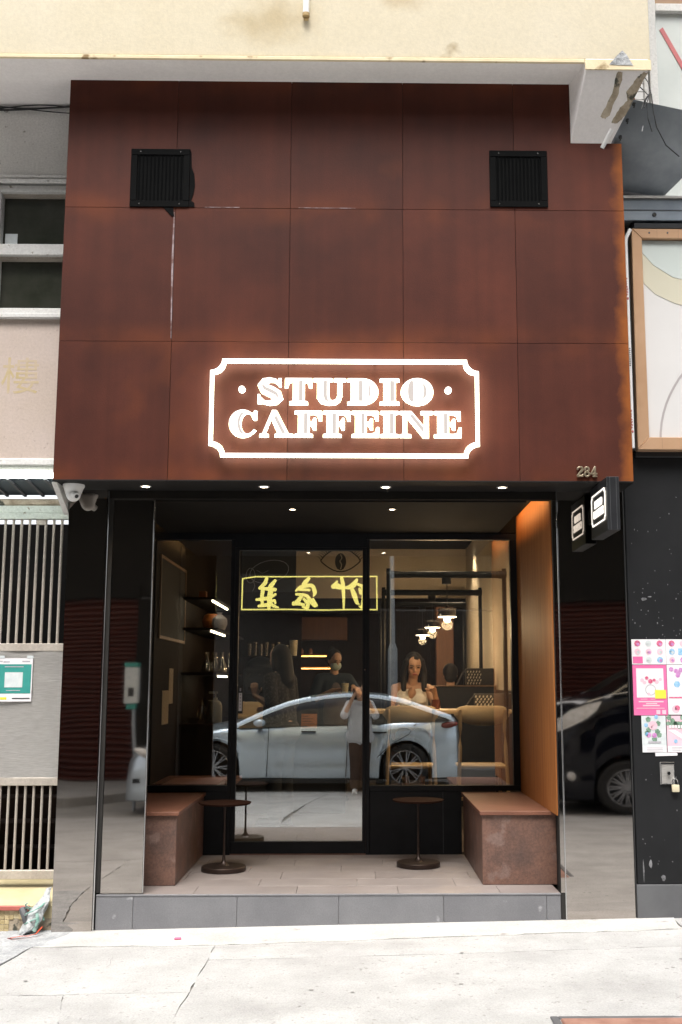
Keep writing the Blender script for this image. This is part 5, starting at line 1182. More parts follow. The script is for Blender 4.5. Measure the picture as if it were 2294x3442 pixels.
pr_(p, 'rose_print', lambda m: flower(m, 1.828, 1.238, .030, Yp-.0006, 8), MAT['palepink']); pr_(p, 'rose_print', lambda m: [flower(m, x, z, .017, Yp-.0004, 7) for x, z in ((1.835, 1.178), (1.80, 1.18))], MAT['mauve'])
pr_(p, 'leaf_print', lambda m: [flower(m, x, z, .018, Yp, 5) for x, z in ((1.80, 1.21), (1.855, 1.20), (1.79, 1.19), (1.865, 1.18), (1.80, 1.275), (1.835, 1.155), (1.86, 1.25))], MAT['leaf'])
pr_(p, 'blue_print', lambda m: [flower(m, x, z, .014, Yp-.0002, 6) for x, z in ((1.785, 1.24), (1.79, 1.185), (1.85, 1.29))], MAT['blueprint'])
pr_(p, 'white_band', lambda m: m.box(1.760, 1.9075, Yp-.001, Yp-.0001, 1.076, 1.115), MAT['paper']); pr_(p, 'small_print', lambda m: [m.box(1.785, 1.885, Yp-.0016, Yp-.0011, z, z+.003) for z in (1.082, 1.092, 1.101)] + [m.box(1.795, 1.875, Yp-.0008, Yp-.0001, 1.130, 1.142)], MAT['greyink'])
p = poster('pink and green leaf poster beside the rose bouquet poster', 1.914, 2.06, 1.074, 1.297, MAT['palepink'])
pr_(p, 'leaf_print', lambda m: [flower(m, 1.93 + .021*i, 1.285 - .018*(i % 4), .017, Yp, 5) for i in range(7)] + [flower(m, 1.925 + .022*i, 1.25, .015, Yp, 5) for i in range(7)], MAT['leaf'])
pr_(p, 'title_print', lambda m: [m.box(1.928 + .018*k, 1.941 + .018*k, Yp-.0016, Yp-.0006, 1.222, 1.240) for k in range(7)], MAT['paper'])
pr_(p, 'pale_stripe', lambda m: m.poly([(1.92, Yp, 1.21), (1.965, Yp, 1.21), (2.055, Yp, 1.16), (2.055, Yp, 1.125)]), MAT['paper']); pr_(p, 'blue_print', lambda m: flower(m, 1.966, 1.142, .014, Yp-.0004, 5), MAT['blueprint'])
pr_(p, 'white_band', lambda m: m.box(1.9155, 2.0585, Yp-.001, Yp-.0001, 1.076, 1.113), MAT['paper']); pr_(p, 'small_print', lambda m: [m.box(1.94, 2.05, Yp-.0016, Yp-.0011, z, z+.003) for z in (1.084, 1.094, 1.103)], MAT['greyink'])
m = MB(); m.prism([(1.838, 1.052), (1.972, 1.055), (1.975, 1.066), (1.968, 1.0735), (1.836, 1.0735)], 'y', -0.004, -0.001); solo('tape_strip', m, MAT['paper'], 'strip of white tape under the lower posters', 'tape')
lk = thing('lock_plate', 'square steel lock plate with a round boss on the black wall', 'lock plate', (1.907, -0.01, 0.88))
m = MB(); m.box(1.862, 1.952, -0.008, -0.001, 0.880, 1.016); part('plate', m, MAT['steel'], lk, bevel=0.003)
m = MB(); m.box(1.862, 1.952, -0.012, -0.0085, 1.003, 1.016).box(1.862, 1.952, -0.012, -0.0085, 0.880, 0.888).box(1.862, 1.869, -0.012, -0.0085, 0.888, 1.003).box(1.945, 1.952, -0.012, -0.0085, 0.888, 1.003); part('rim', m, MAT['chrome'], lk, bevel=0.002)
m = MB(); m.cyl((1.911, -0.0085, 0.950), (1.911, -0.026, 0.950), 0.0105, n=16); part('boss', m, MAT['chrome'], lk)
pk = thing('padlock', 'pale steel padlock hanging from the lock plate', 'padlock', (1.948, -0.025, 0.845))
m = MB(); m.tube([(1.932, -0.022, 0.882)] + [(1.948 - .016*math.cos(a), -0.022, .900 + .018*math.sin(a)) for a in [R(20*i) for i in range(10)]] + [(1.964, -0.022, 0.882)], .0042, 8); part('shackle', m, MAT['chrome'], pk)
m = MB(); m.box(1.926, 1.971, -0.032, -0.012, 0.838, 0.882); part('case', m, MAT['creamware'], pk, bevel=0.004, seg=2)

# billboard with copper frame
bl = thing('billboard', 'white billboard with grey arc and copper frame at the right edge', 'billboard', (2.6, -0.1, 2.96))
part('sheet', MB().box(1.852, 4.6, -0.060, -0.02, 3.045, 4.37), MAT['sheet_white'], bl)
m = MB(); A = arc(2.75, 4.95, 1.36, 1.16, 180, 300, 24); A = [p for p in A if p[0] >= 1.853 and p[1] <= 4.369]
pts = [(1.853, 4.369), (1.853, 4.085), (1.93, 4.005), (2.05, 3.945), (2.2, 3.90), (2.5, 3.86), (4.59, 3.86), (4.59, 4.369)]
m.prism(pts, 'y', -0.0624, -0.0604); part('cream_shape', m, MAT['sheet_cream'], bl)
m = MB(); m.prism([(1.853, 4.368), (1.853, 4.29), (1.93, 4.20), (2.05, 4.12), (2.3, 4.06), (4.59, 4.02), (4.59, 4.368)], 'y', -0.0645, -0.0625); part('mint_shape', m, MAT['sheet_mint'], bl)
m = MB(); q = arc(2.86, 3.02, .93, .80, 180, 90, 20); P = ribbon(q, .014); n = len(q)
for i in range(n-1): m.poly([(P[i][0], -.0615, P[i][1]), (P[i+1][0], -.0615, P[i+1][1]), (P[2*n-2-i][0], -.0615, P[2*n-2-i][1]), (P[2*n-1-i][0], -.0615, P[2*n-1-i][1])])
part('grey_arc', m, MAT['greyline'], bl, smooth=0)
part('frame_side', MB().prism([(1.775, 2.965), (1.850, 3.043), (1.850, 4.372), (1.785, 4.438)], 'y', -0.095, -0.015), MAT['gold'], bl, bevel=0.003)
part('frame_base', MB().prism([(1.7765, 2.963), (4.6, 2.963), (4.6, 3.0425), (1.852, 3.0425)], 'y', -0.095, -0.015), MAT['gold'], bl, bevel=0.003)
part('frame_head', MB().prism([(1.787, 4.4395), (1.852, 4.3735), (4.6, 4.3735), (4.6, 4.4395)], 'y', -0.095, -0.015), MAT['gold'], bl, bevel=0.003)
m = MB(); m.box(1.80, 4.6, -0.10, 0.0, 4.441, 4.475); part('channel', m, MAT['blade_box'], bl, bevel=0.003); m = MB(); m.box(1.775, 4.6, -0.02, 0.05, 2.93, 2.962); part('channel', m, MAT['blade_box'], bl, bevel=0.003)
m = MB()
for x in (1.90, 2.02, 2.17): m.cyl((x, -.0952, 4.41), (x, -.098, 4.41), .006, n=8)
part('screws', m, MAT['plinth'], bl)
m = MB(); m.box(1.95, 1.9512, -.0956, -.0951, 4.376, 4.437).box(2.09, 2.0912, -.0956, -.0951, 4.376, 4.437).box(1.93, 1.9312, -.0956, -.0951, 2.967, 3.04); part('frame_joint', m, MAT['tan'], bl)
cp = thing('conduit', 'thin white conduit with red and grey print running down beside the billboard', 'pipe', (1.74, -0.10, 3.0))
m = MB(); m.cyl((1.7405, -0.10, 2.97), (1.7405, -0.10, 4.33), 0.0125, n=12); m.tube([(1.7405, -.10, 4.33), (1.745, -.10, 4.37), (1.775, -.10, 4.43)], .0125, 10); part('tube', m, MAT['white_plastic'], cp)
m = MB()
for z0, s_ in ((3.98, 1), (3.10, 1)):
    for k in range(7):
        a = R(250 + 12*math.sin(k)); z = z0 + .018*k
        m.obox((1.7405 + .0128*math.cos(a), -.10 + .0128*math.sin(a), z), .0035, .001, .006, Matrix.Rotation(a + R(90), 3, 'Z') @ Matrix.Rotation(R(25*(-1)**k), 3, 'Y'))
    m.sph((1.7405, -.1118, z0 - .025), (.006, .002, .010), 8, 6)
part('red_print', m, MAT['red_tape'], cp)
m = MB()
for k in range(9): m.obox((1.7405, -.1128, 3.62 - .014*k), .004, .0008, .004, Matrix.Rotation(R(20), 3, 'Y'))
part('grey_print', m, MAT['plinth'], cp)
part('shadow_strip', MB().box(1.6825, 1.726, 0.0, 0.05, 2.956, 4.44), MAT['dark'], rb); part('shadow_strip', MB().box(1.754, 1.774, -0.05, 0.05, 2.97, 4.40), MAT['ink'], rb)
sb = thing('steel_beam', 'blue grey steel beam above the billboard', 'beam', (2.6, -0.03, 4.5))
m = MB(); m.box(1.70, 4.6, -0.07, 0.05, 4.505, 4.655); part('web', m, MAT['blue_steel'], sb, bevel=0.004)
m = MB(); m.box(1.70, 4.6, -0.09, 0.05, 4.656, 4.672); part('flange', m, MAT['steel'], sb, bevel=0.003)
m = MB(); m.box(1.70, 4.6, -0.074, -0.0705, 4.575, 4.579); part('seam', m, MAT['plinth'], sb)
m = MB(); m.cyl((1.945, -0.0705, 4.545), (1.945, -0.076, 4.545), .014, n=12); part('bolt_hole', m, MAT['ink'], sb)
m = MB()
for k in range(9):
    x = 1.80 + .07*k; m.box(x, x+.008, -.03, .05, 4.4755, 4.5045)
part('stubs', m, MAT['cable'], sb)
du = thing('metal_cowl', 'slanted grey galvanised metal cowl with keyhole slots under the overhang', 'duct', (1.95, -0.2, 4.75))
m = MB(); nu, nv = 8, 10; G2 = []
for j in range(nv+1):
    v = j/nv
    la = Vector((1.716, -0.455, 5.148)).lerp(Vector((1.628, -0.325, 4.93)), v/.45) if v < .45 else Vector((1.628, -0.325, 4.93)).lerp(Vector((1.690, -0.02, 4.745)), (v-.45)/.55)
    lb = Vector((2.40, -0.455, 5.00)).lerp(Vector((2.02, -0.02, 4.69)), v)
    G2.append([m.bm.verts.new(la.lerp(lb, i/nu) + Vector((0, -.03*math.sin(math.pi*v)*math.sin(math.pi*i/nu), 0))) for i in range(nu+1)])
for j in range(nv):
    for i in range(nu): m.bm.faces.new((G2[j][i], G2[j][i+1], G2[j+1][i+1], G2[j+1][i]))
bmesh.ops.solidify(m.bm, geom=m.bm.faces[:], thickness=0.004)
part('plate', m, MAT['duct'], du, smooth=60)
m = MB(); m.loft([[(1.690, 0.0, 4.673), (2.02, 0.0, 4.673), (2.02, 0.05, 4.673), (1.690, 0.05, 4.673)], [(1.690, -0.015, 4.75), (2.02, -0.015, 4.70), (2.02, 0.05, 4.70), (1.690, 0.05, 4.75)]]); part('apron', m, MAT['plinth'], du)
NV = (Vector((2.02, -0.02, 4.69)) - Vector((1.628, -0.325, 4.93))).cross(Vector((1.716, -0.455, 5.148)) - Vector((1.628, -0.325, 4.93))).normalized()
if NV.y > 0: NV = -NV
def on_plate(a, b):   # a along the upper left edge, b away from it
    p0, p1, p2 = Vector((1.628, -0.325, 4.93)), Vector((1.716, -0.455, 5.148)), Vector((1.690, -0.02, 4.745))
    return p0 + (p1-p0)*a + (Vector((2.043, -0.455, 5.076)) - p1)*b
qd = NV.to_track_quat('Z', 'Y').to_matrix()
for a, b in ((.12, .10), (.52, .10), (.90, .10)):
    c = on_plate(a, b); m = MB(); m.cyl(c + NV*.0005, c + NV*.003, .013, n=12); m.obox(c + NV*.0018 - Vector((0, 0, .014)), .004, .010, .0012, qd); part('keyhole', m, MAT['ink'], du)
m = MB(); c = on_plate(.45, .42); m.cyl(c + NV*.003 + Vector((.006, 0, .03)), c + NV*.003 - Vector((.006, 0, .03)), .003, n=6); part('scratch', m, MAT['paper'], du)
ww = thing('upper_window', 'milky window with grey frame and crossed red tape above the cowl', 'window', (2.4, 0.02, 4.7))
part('pane', MB().box(2.03, 4.0, 0.035, 0.05, 4.70, 6.05), MAT['pale_pane'], ww)
m = MB(); m.box(1.975, 2.028, 0.0, 0.05, 4.70, 6.9).box(2.0285, 4.0, 0.0, 0.05, 6.052, 6.11).box(1.935, 1.965, 0.01, 0.05, 4.70, 6.9).box(2.0285, 4.0, 0.0, 0.05, 4.674, 4.699); part('frame', m, MAT['white_frame'], ww, bevel=0.004)
part('upper_pane', MB().box(2.03, 4.0, 0.035, 0.05, 6.111, 6.9), MAT['tan'], ww)
m = MB(); m.prism([(2.06, 5.93), (2.083, 5.95), (2.62, 4.86), (2.595, 4.85)], 'y', 0.030, 0.034); part('red_tape', m, MAT['red_tape'], ww)
tw = thing('tiled_pier', 'narrow white tiled pier beside the upper window', 'wall', (1.88, 0.03, 4.7))
part('bed', MB().box(1.815, 1.934, 0.035, 0.06, 4.70, 6.9), MAT['joint'], tw)
wt = MB().box(0, 0.1165, 0.026, 0.0345, 0, 0.054).mesh('wall_tile', 0.002); wt.materials.append(MAT['white_plastic'])
for k in range(26):
    o = bpy.data.objects.new('wall_tile', wt); COL.objects.link(o); o.parent = tw; o.location = Vector((1.816, 0, 4.95 + .058*k)) - tw.location; OFF[o.name] = Vector()
wr = thing('wire_tangle', 'tangle of black wires hanging over the metal cowl', 'cables', (1.82, -0.4, 5.1))
for P in ([(1.76, -.42, 5.28), (1.80, -.44, 5.22), (1.83, -.46, 5.17), (1.79, -.48, 5.10)], [(1.80, -.44, 5.33), (1.83, -.46, 5.26), (1.845, -.47, 5.17), (1.85, -.48, 5.05), (1.87, -.47, 4.95), (1.93, -.45, 4.84), (2.02, -.42, 4.78)],
          [(1.84, -.47, 5.19), (1.80, -.48, 5.13), (1.77, -.49, 5.06)], [(1.835, -.47, 5.18), (1.81, -.48, 5.10), (1.815, -.48, 5.00), (1.84, -.47, 4.92)], [(1.82, -.47, 5.16), (1.80, -.48, 5.11), (1.79, -.49, 5.07)]):
    part('wire', MB().tube(P, .0035, 6), MAT['cable'], wr)
m = MB(); m.loft([[(1.712, -.452, 5.150), (1.745, -.455, 5.145), (1.745, -.44, 5.150), (1.712, -.44, 5.155)], [(1.718, -.44, 5.235), (1.735, -.44, 5.225), (1.735, -.43, 5.225), (1.718, -.43, 5.235)]]); part('rusty_bracket', m, MAT['amber'], wr)
# ================================================================== ACROSS THE STREET (seen mirrored in the glass and the pillars)
MAT['shutter_red'] = M('dark red roller shutter', (0.05, 0.009, 0.006), (0.075, 0.014, 0.009), rough=0.5, scale=2, detail=8, stretch=(1, 1, 5))
MAT['opp_wall'] = M('grimy dark facade', (0.006, 0.0055, 0.005), (0.010, 0.009, 0.008), rough=0.85, scale=2, detail=8)
MAT['opp_upper'] = M('grey tenement facade', (0.16, 0.155, 0.15), (0.24, 0.235, 0.225), rough=0.9, scale=1.5, detail=8)
ob = thing('opposite_building', 'old tenement across the street with dark red roller shutters', 'building', (0, -12, 0))
part('upper_facade', MB().box(-24, 24, -13.6, -12.2, 5.6, 14.0), MAT['opp_upper'], ob)
part('fascia_band', MB().box(-24, 24, -12.6, -11.9, 2.96, 7.4), MAT['opp_wall'], ob); part('arcade_shade_roof', MB().box(-24, 24, -12.2, -10.2, 5.0, 5.3), MAT['opp_wall'], ob)  # arcade roof drawn out to keep the wall below it in shade
for k in range(12):
    x = -22 + 4*k
    for z in (6.4, 9.2, 12):
        w_ = part('window', MB().box(x-.9, x+.9, -12.19, -12.12, z, z+1.5), MAT['darkglass'], ob)
        part('frame', MB().box(x-.03, x+.03, -12.11, -12.08, z, z+1.5), MAT['white_frame'], w_)
prof = []
nsl = 36
for i in range(nsl):
    z = -0.02 + 2.95*i/nsl; d = 2.95/nsl
    prof += [(-12.00, z), (-11.965, z+.3*d), (-11.965, z+.7*d), (-12.0, z+d*.98)]
prof += [(-12.05, 2.93), (-12.05, -0.02)]
part('shop_opening', MB().box(-3.6, 3.1, -12.0, -11.97, -0.02, 2.93), MAT['blade_box'], ob)
for k, x in enumerate((-21.6, -17.6, -13.6, -9.6, -5.6, 5.1, 9.1, 13.1, 17.1, 21.1)):
    part('roller_shutter', MB().prism(prof, 'x', x-1.85, x+1.85), MAT['shutter_red'], ob, smooth=0)
    part('shutter_box', MB().box(x-1.9, x+1.9, -12.0, -11.86, 2.93, 3.12), MAT['opp_wall'], ob)
    part('pier', MB().box(x+1.86, x+2.14, -12.2, -11.88, -0.1, 2.92), MAT['opp_wall'], ob, bevel=0.01)
part('red_notice', MB().box(-5.6, -5.0, -11.96, -11.95, 0.75, 1.0), MAT['sage'], ob)
MAT['neon'] = EM('yellow sign light', (0.95, 0.84, 0.22), 0.72)
ns = thing('yellow_sign', 'black sign across the street with glowing yellow characters and border', 'sign', (-0.95, -11.0, 2.87))
part('box', MB().box(-2.33, 0.43, -11.18, -11.02, 2.83, 3.57), MAT['blade_box'], ns, bevel=0.01)
BACK = Matrix(((-1,0,0,0),(0,0,1,0),(0,1,0,0),(0,0,0,1)))      # readable from the shop side
me = outline_mesh([[(-1.32, -.325), (1.25, -.325), (1.25, .28), (1.0, .315), (-1.32, .33)], [(-1.297, -.302), (1.227, -.302), (1.227, .262), (1.0, .292), (-1.297, .307)]], 0.006, 0)
me.transform(Matrix.Translation((-0.95, -11.008, 3.20)) @ BACK); part('border', me, MAT['neon'], ns, smooth=0)
BRUSH = {  # brush strokes on the sign face in world metres: points (x, z), widths
 'zhu': [([(-.31, 3.49), (-.285, 3.36), (-.275, 3.1), (-.27, 2.90)], [.06, .08, .055, .035]), ([(-.49, 3.33), (-.40, 3.33), (-.28, 3.30)], [.05, .12, .07]), ([(-.40, 3.42), (-.47, 3.32)], [.04, .09]),
         ([(-.02, 3.46), (-.08, 3.36), (-.16, 3.31), (-.25, 3.30)], [.05, .11, .09, .04]), ([(-.13, 3.33), (-.07, 3.17), (-.02, 3.01), (.02, 2.99)], [.06, .10, .07, .03]), ([(.03, 3.28), (.06, 3.2)], [.05, .07]), ([(.0, 3.37), (.10, 3.33), (.11, 3.12), (.08, 2.92), (.02, 2.95)], [.05, .07, .07, .07, .02])],
 'jia': [([(-.93, 3.47), (-.99, 3.40), (-1.04, 3.36)], [.06, .09, .05]), ([(-1.17, 3.24), (-1.08, 3.31), (-.86, 3.35), (-.81, 3.20), (-.84, 3.14)], [.04, .07, .07, .08, .03]), ([(-1.10, 3.26), (-.92, 3.25)], [.05, .05]),
         ([(-1.16, 3.17), (-1.0, 3.16), (-.92, 3.10)], [.05, .06, .05]), ([(-1.06, 3.14), (-1.14, 3.02), (-1.22, 2.98)], [.06, .09, .05]), ([(-.96, 3.14), (-.90, 3.05), (-.82, 2.96)], [.06, .09, .06]), ([(-1.02, 3.08), (-.94, 3.0), (-.96, 2.91), (-1.05, 2.94)], [.05, .07, .07, .03]), ([(-1.21, 3.0), (-1.02, 2.98)], [.07, .05]), ([(-.85, 3.08), (-.79, 2.97)], [.05, .06])],
 'zhuang': [([(-1.74, 3.48), (-1.77, 3.38), (-1.87, 3.30)], [.06, .08, .04]), ([(-1.58, 3.43), (-1.66, 3.33), (-1.70, 3.28)], [.06, .09, .05]), ([(-1.87, 3.29), (-1.58, 3.26)], [.06, .07]), ([(-1.81, 3.26), (-1.83, 3.1), (-1.81, 2.95)], [.07, .07, .05]),
         ([(-1.92, 3.07), (-1.74, 3.09)], [.05, .07]), ([(-1.88, 2.95), (-1.73, 2.97)], [.05, .07]), ([(-1.66, 3.26), (-1.68, 3.1), (-1.69, 2.90)], [.10, .10, .06]), ([(-1.68, 3.10), (-1.57, 3.17)], [.06, .05]), ([(-1.66, 3.03), (-1.58, 3.06), (-1.57, 3.0)], [.05, .05, .04]), ([(-1.67, 3.0), (-1.60, 2.95), (-1.51, 2.92)], [.06, .06, .03])]}
for nm, ss in BRUSH.items():
    m = MB()
    for k, (pts, ws) in enumerate(ss):
        # smooth the stroke by subdividing it, round its ends
        P, Wd = [], []
        for i in range(len(pts)-1):
            for q in range(6):
                t_ = q/6; P.append((pts[i][0]+(pts[i+1][0]-pts[i][0])*t_, pts[i][1]+(pts[i+1][1]-pts[i][1])*t_)); Wd.append(ws[i]+(ws[i+1]-ws[i])*t_)
        P.append(pts[-1]); Wd.append(ws[-1])
        for _ in range(3): P = [P[0]] + [((P[i-1][0]+2*P[i][0]+P[i+1][0])/4, (P[i-1][1]+2*P[i][1]+P[i+1][1])/4) for i in range(1, len(P)-1)] + [P[-1]]
        q = ribbon(P, Wd); n = len(P); y = -11.012 + .0006*k
        for i in range(n-1): m.poly([(p[0], y, p[1]) for p in (q[i], q[i+1], q[2*n-2-i], q[2*n-1-i])])
        for p, w in ((P[0], Wd[0]), (P[-1], Wd[-1])): m.poly([(p[0] + w/2*math.cos(R(30*j)), y + .0003, p[1] + w/2*math.sin(R(30*j))) for j in range(12)])
    part('character', m, MAT['neon'], ns, smooth=0)
part('bracket', MB().box(-0.98, -0.92, -12.0, -11.19, 3.1, 3.2), MAT['blade_box'], ns)
MAT['post_grey'] = M('blue grey post paint', (0.30, 0.34, 0.38), (0.38, 0.42, 0.46), rough=0.5, scale=4)
sp = thing('lamp_post', 'blue grey street post across the road with a thicker base', 'post', (0.62, -9.95, -0.165))
m = MB(); m.cyl((0.62, -9.95, -0.16), (0.62, -9.95, 2.10), 0.085, n=18); m.cyl((0.62, -9.95, 2.10), (0.62, -9.95, 2.22), .085, .045, n=18); part('base', m, MAT['post_grey'], sp)
m = MB(); m.cyl((0.62, -9.95, 2.20), (0.62, -9.95, 4.6), 0.042, n=14); part('shaft', m, MAT['post_grey'], sp)
pm = thing('parking_meter', 'grey and teal parking meter on a thin pole by the far kerb', 'parking meter', (-3.02, -8.4, -0.16))
m = MB(); m.cyl((-3.02, -8.4, -0.16), (-3.05, -8.4, 1.22), .022, n=10); part('pole', m, MAT['post_grey'], pm)
m = MB(); m.box(-3.17, -3.00, -8.46, -8.34, 1.20, 1.70); part('case', m, MAT['sage'], pm, bevel=0.01)
m = MB(); m.box(-3.172, -2.998, -8.462, -8.338, 1.7005, 1.76).box(-3.14, -3.02, -8.44, -8.36, 1.12, 1.1995); part('cap', m, MAT['teal'], pm, bevel=0.004)
m = MB(); m.box(-3.12, -3.05, -8.3395, -8.336, 1.30, 1.42); part('screen', m, MAT['ink'], pm)

def lerp(t, pts):
    if t <= pts[0][0]: return pts[0][1]
    for (a, va), (b, vb) in zip(pts, pts[1:]):
        if t <= b:
            u = (t-a)/(b-a); return va + (vb-va)*u
    return pts[-1][1]
MAT['car_white'] = M('white car paint', (0.62, 0.71, 0.785), rough=0.3, metal=0.78, coat=0.6); MAT['car_black'] = M('black van paint', (0.004, 0.005, 0.010), rough=0.1, spec=0.35)
MAT['car_glass'] = M('tinted car glass', (0.008, 0.009, 0.010), rough=0.06, spec=0.5); MAT['tyre'] = M('tyre rubber', (0.012, 0.012, 0.012), (0.02, 0.02, 0.02), rough=0.8, scale=30)
MAT['alloy'] = M('alloy wheel', (0.30, 0.31, 0.33), (0.36, 0.37, 0.39), rough=0.25, metal=0.8, scale=8); MAT['lamp_clear'] = M('headlamp lens', (0.90, 0.90, 0.89), (0.62, 0.60, 0.58), rough=0.2, metal=0.0, scale=9)
MAT['tail'] = M('tail lamp', (0.16, 0.015, 0.012), (0.22, 0.02, 0.018), rough=0.15, scale=9); MAT['seam'] = M('door gap', (0.02, 0.02, 0.02), rough=0.8)
def make_wheel(root, x, y, z, Rr, rim, ns_, out):
    w = bpy.data.objects.new('wheel', None); COL.objects.link(w); w.parent = root; w.location = Vector((x, y, z)); OFF[w.name] = Vector(); w.empty_display_size = .1
    rot = Matrix.Rotation(R(-90*out), 4, 'X')
    me = MB().lathe((0,0,0), [(rim, .10), (rim+.02, .112), (Rr-.03, .112), (Rr, .085), (Rr, -.085), (Rr-.03, -.112), (rim, -.10), (rim, .10)], 40).mesh('tyre'); me.transform(rot); part('tyre', me, MAT['tyre'], w)
    mb = MB().lathe((0,0,0), [(rim, .098), (rim-.018, .102), (rim-.022, .06), (rim-.022, -.09), (rim, -.098), (rim, .098)], 40)
    mb.cyl((0, 0, .045), (0, 0, .085), .05, n=18)
    for k in range(ns_):
        a = 2*math.pi*k/ns_
        for da in (-.10, .10):
            p = Vector((math.cos(a)*.04, math.sin(a)*.04, .075)); q = Vector((math.cos(a+da)*(rim-.02), math.sin(a+da)*(rim-.02), .088))
            mb.cyl(p, q, .016, .013, 6)
    me = mb.mesh('rim'); me.transform(rot); part('rim', me, MAT['alloy'], w)
    me = MB().cyl((0, 0, -.02), (0, 0, .01), rim-.03, n=24).mesh('brake_disc'); me.transform(rot); part('brake_disc', me, MAT['seam'], w)
def car_body(root, paint, xs, top, wid, zb0, arches, crown, yc):
    rings = []
    for x in xs:
        zt = lerp(x, top); w = lerp(x, wid); zb = zb0
        for ax, az, ar in arches:
            if abs(x-ax) < ar: zb = max(zb, az + math.sqrt(ar*ar - (x-ax)**2))
        zb = min(zb, zt - .10); h = zt - zb; c = lerp(x, crown)
        half = [(.80*w, zb), (.955*w, zb+.04*h), (.985*w, zb+.22*h), (.975*w, zb+.27*h), (.99*w, zb+.45*h), (1.0*w, zb+.66*h), (.985*w, zb+.74*h), (.945*w, zb+.88*h), (.885*w, zt), (.55*w, zt+.75*c), (0, zt+c)]
        ring = [(x, yc+y, z) for y, z in half] + [(x, yc-y, z) for y, z in half[::-1][1:]]
        rings.append(ring)
    me = MB().loft(rings).mesh('body', 0, 1, 50)
    return part('body', me, paint, root)
# white fastback saloon
YC = -8.53
wc = thing('white_car', 'white fastback car parked across the lane, mirrored in the shop glass', 'car', (-0.7, YC, -0.165))
top = [(-3.04, .40), (-3.01, .52), (-2.93, .62), (-2.75, .70), (-2.4, .775), (-1.95, .835), (-1.2, .86), (-.1, .888), (.83, .918), (1.2, .955), (1.46, .985), (1.55, .95), (1.60, .84), (1.63, .60), (1.62, .30)]
wid = [(-3.04, .60), (-2.98, .70), (-2.85, .80), (-2.6, .88), (-2.2, .925), (-1.5, .935), (0, .935), (.7, .94), (1.2, .915), (1.45, .86), (1.58, .80), (1.63, .72)]
xs = sorted(set([-3.04, -3.02, -3.0, -2.97, -2.93, -2.88, -2.8, -2.72] + [round(-2.7 + .03*i, 3) for i in range(31)] + [-1.75, -1.5, -1.2, -.8, -.4, 0, .2] + [round(.3 + .03*i, 3) for i in range(31)] + [1.24, 1.3, 1.36, 1.42, 1.47, 1.51, 1.55, 1.58, 1.60, 1.62, 1.63]))
car_body(wc, MAT['car_white'], xs, top, wid, 0.005, [(-2.255, .205, .405), (.755, .205, .405)], [(-3.04, .02), (-2.4, .07), (-1.95, .09), (1.3, .06), (1.63, .02)], YC)
arcp = [(-1.97, .835), (-1.80, .925), (-1.62, 1.01), (-1.367, 1.115), (-1.1, 1.205), (-.8, 1.275), (-.5, 1.32), (-.2, 1.343), (.1, 1.34), (.4, 1.31), (.7, 1.25), (1.016, 1.155), (1.3, 1.06), (1.5, .992)]
def arcz(x): return lerp(x, arcp)
gs = [-1.96 + 3.44*i/40 for i in range(41)]
rings = []
def gy(x):
    f = min(1, max(0, (arcz(x) - lerp(x, top))/.44)); return .858 - .235*f
for x in gs:
    zt = lerp(x, top) - .03; zr = max(arcz(x), zt+.03); yr = gy(x)
    half = [(.865, zt), (.865*.45+yr*.55, zt + (zr-zt)*.55), (yr, zr-.02), (yr*.6, zr+.012), (0, zr+.02)]
    rings.append([(x, YC+y, z) for y, z in half] + [(x, YC-y, z) for y, z in half[::-1][1:]])
part('window', MB().loft(rings).mesh('window', 0, 1, 60), MAT['car_glass'], wc)
for s in (-1, 1):
    rr_ = []
    for x in gs:
        zr = max(arcz(x), lerp(x, top)); y = gy(x)
        a = [(y+.020, zr-.075), (y+.030, zr-.062), (y-.005, zr+.008), (y-.06, zr+.020), (y-.065, zr-.03)]
        rr_.append([(x, YC + s*p[0], p[1]) for p in a])
    part('roof_rail', MB().loft(rr_).mesh('roof_rail', 0, 1, 60), MAT['car_white'], wc)
rr_ = []
for x in [-.75 + 1.25*i/12 for i in range(13)]:
    y = gy(x); zr = arcz(x); rr_.append([(x, YC-y, zr+.012), (x, YC-y*.5, zr+.026), (x, YC+y*.5, zr+.026), (x, YC+y, zr+.012), (x, YC, zr+.0)])
part('roof', MB().loft(rr_), MAT['car_white'], wc)
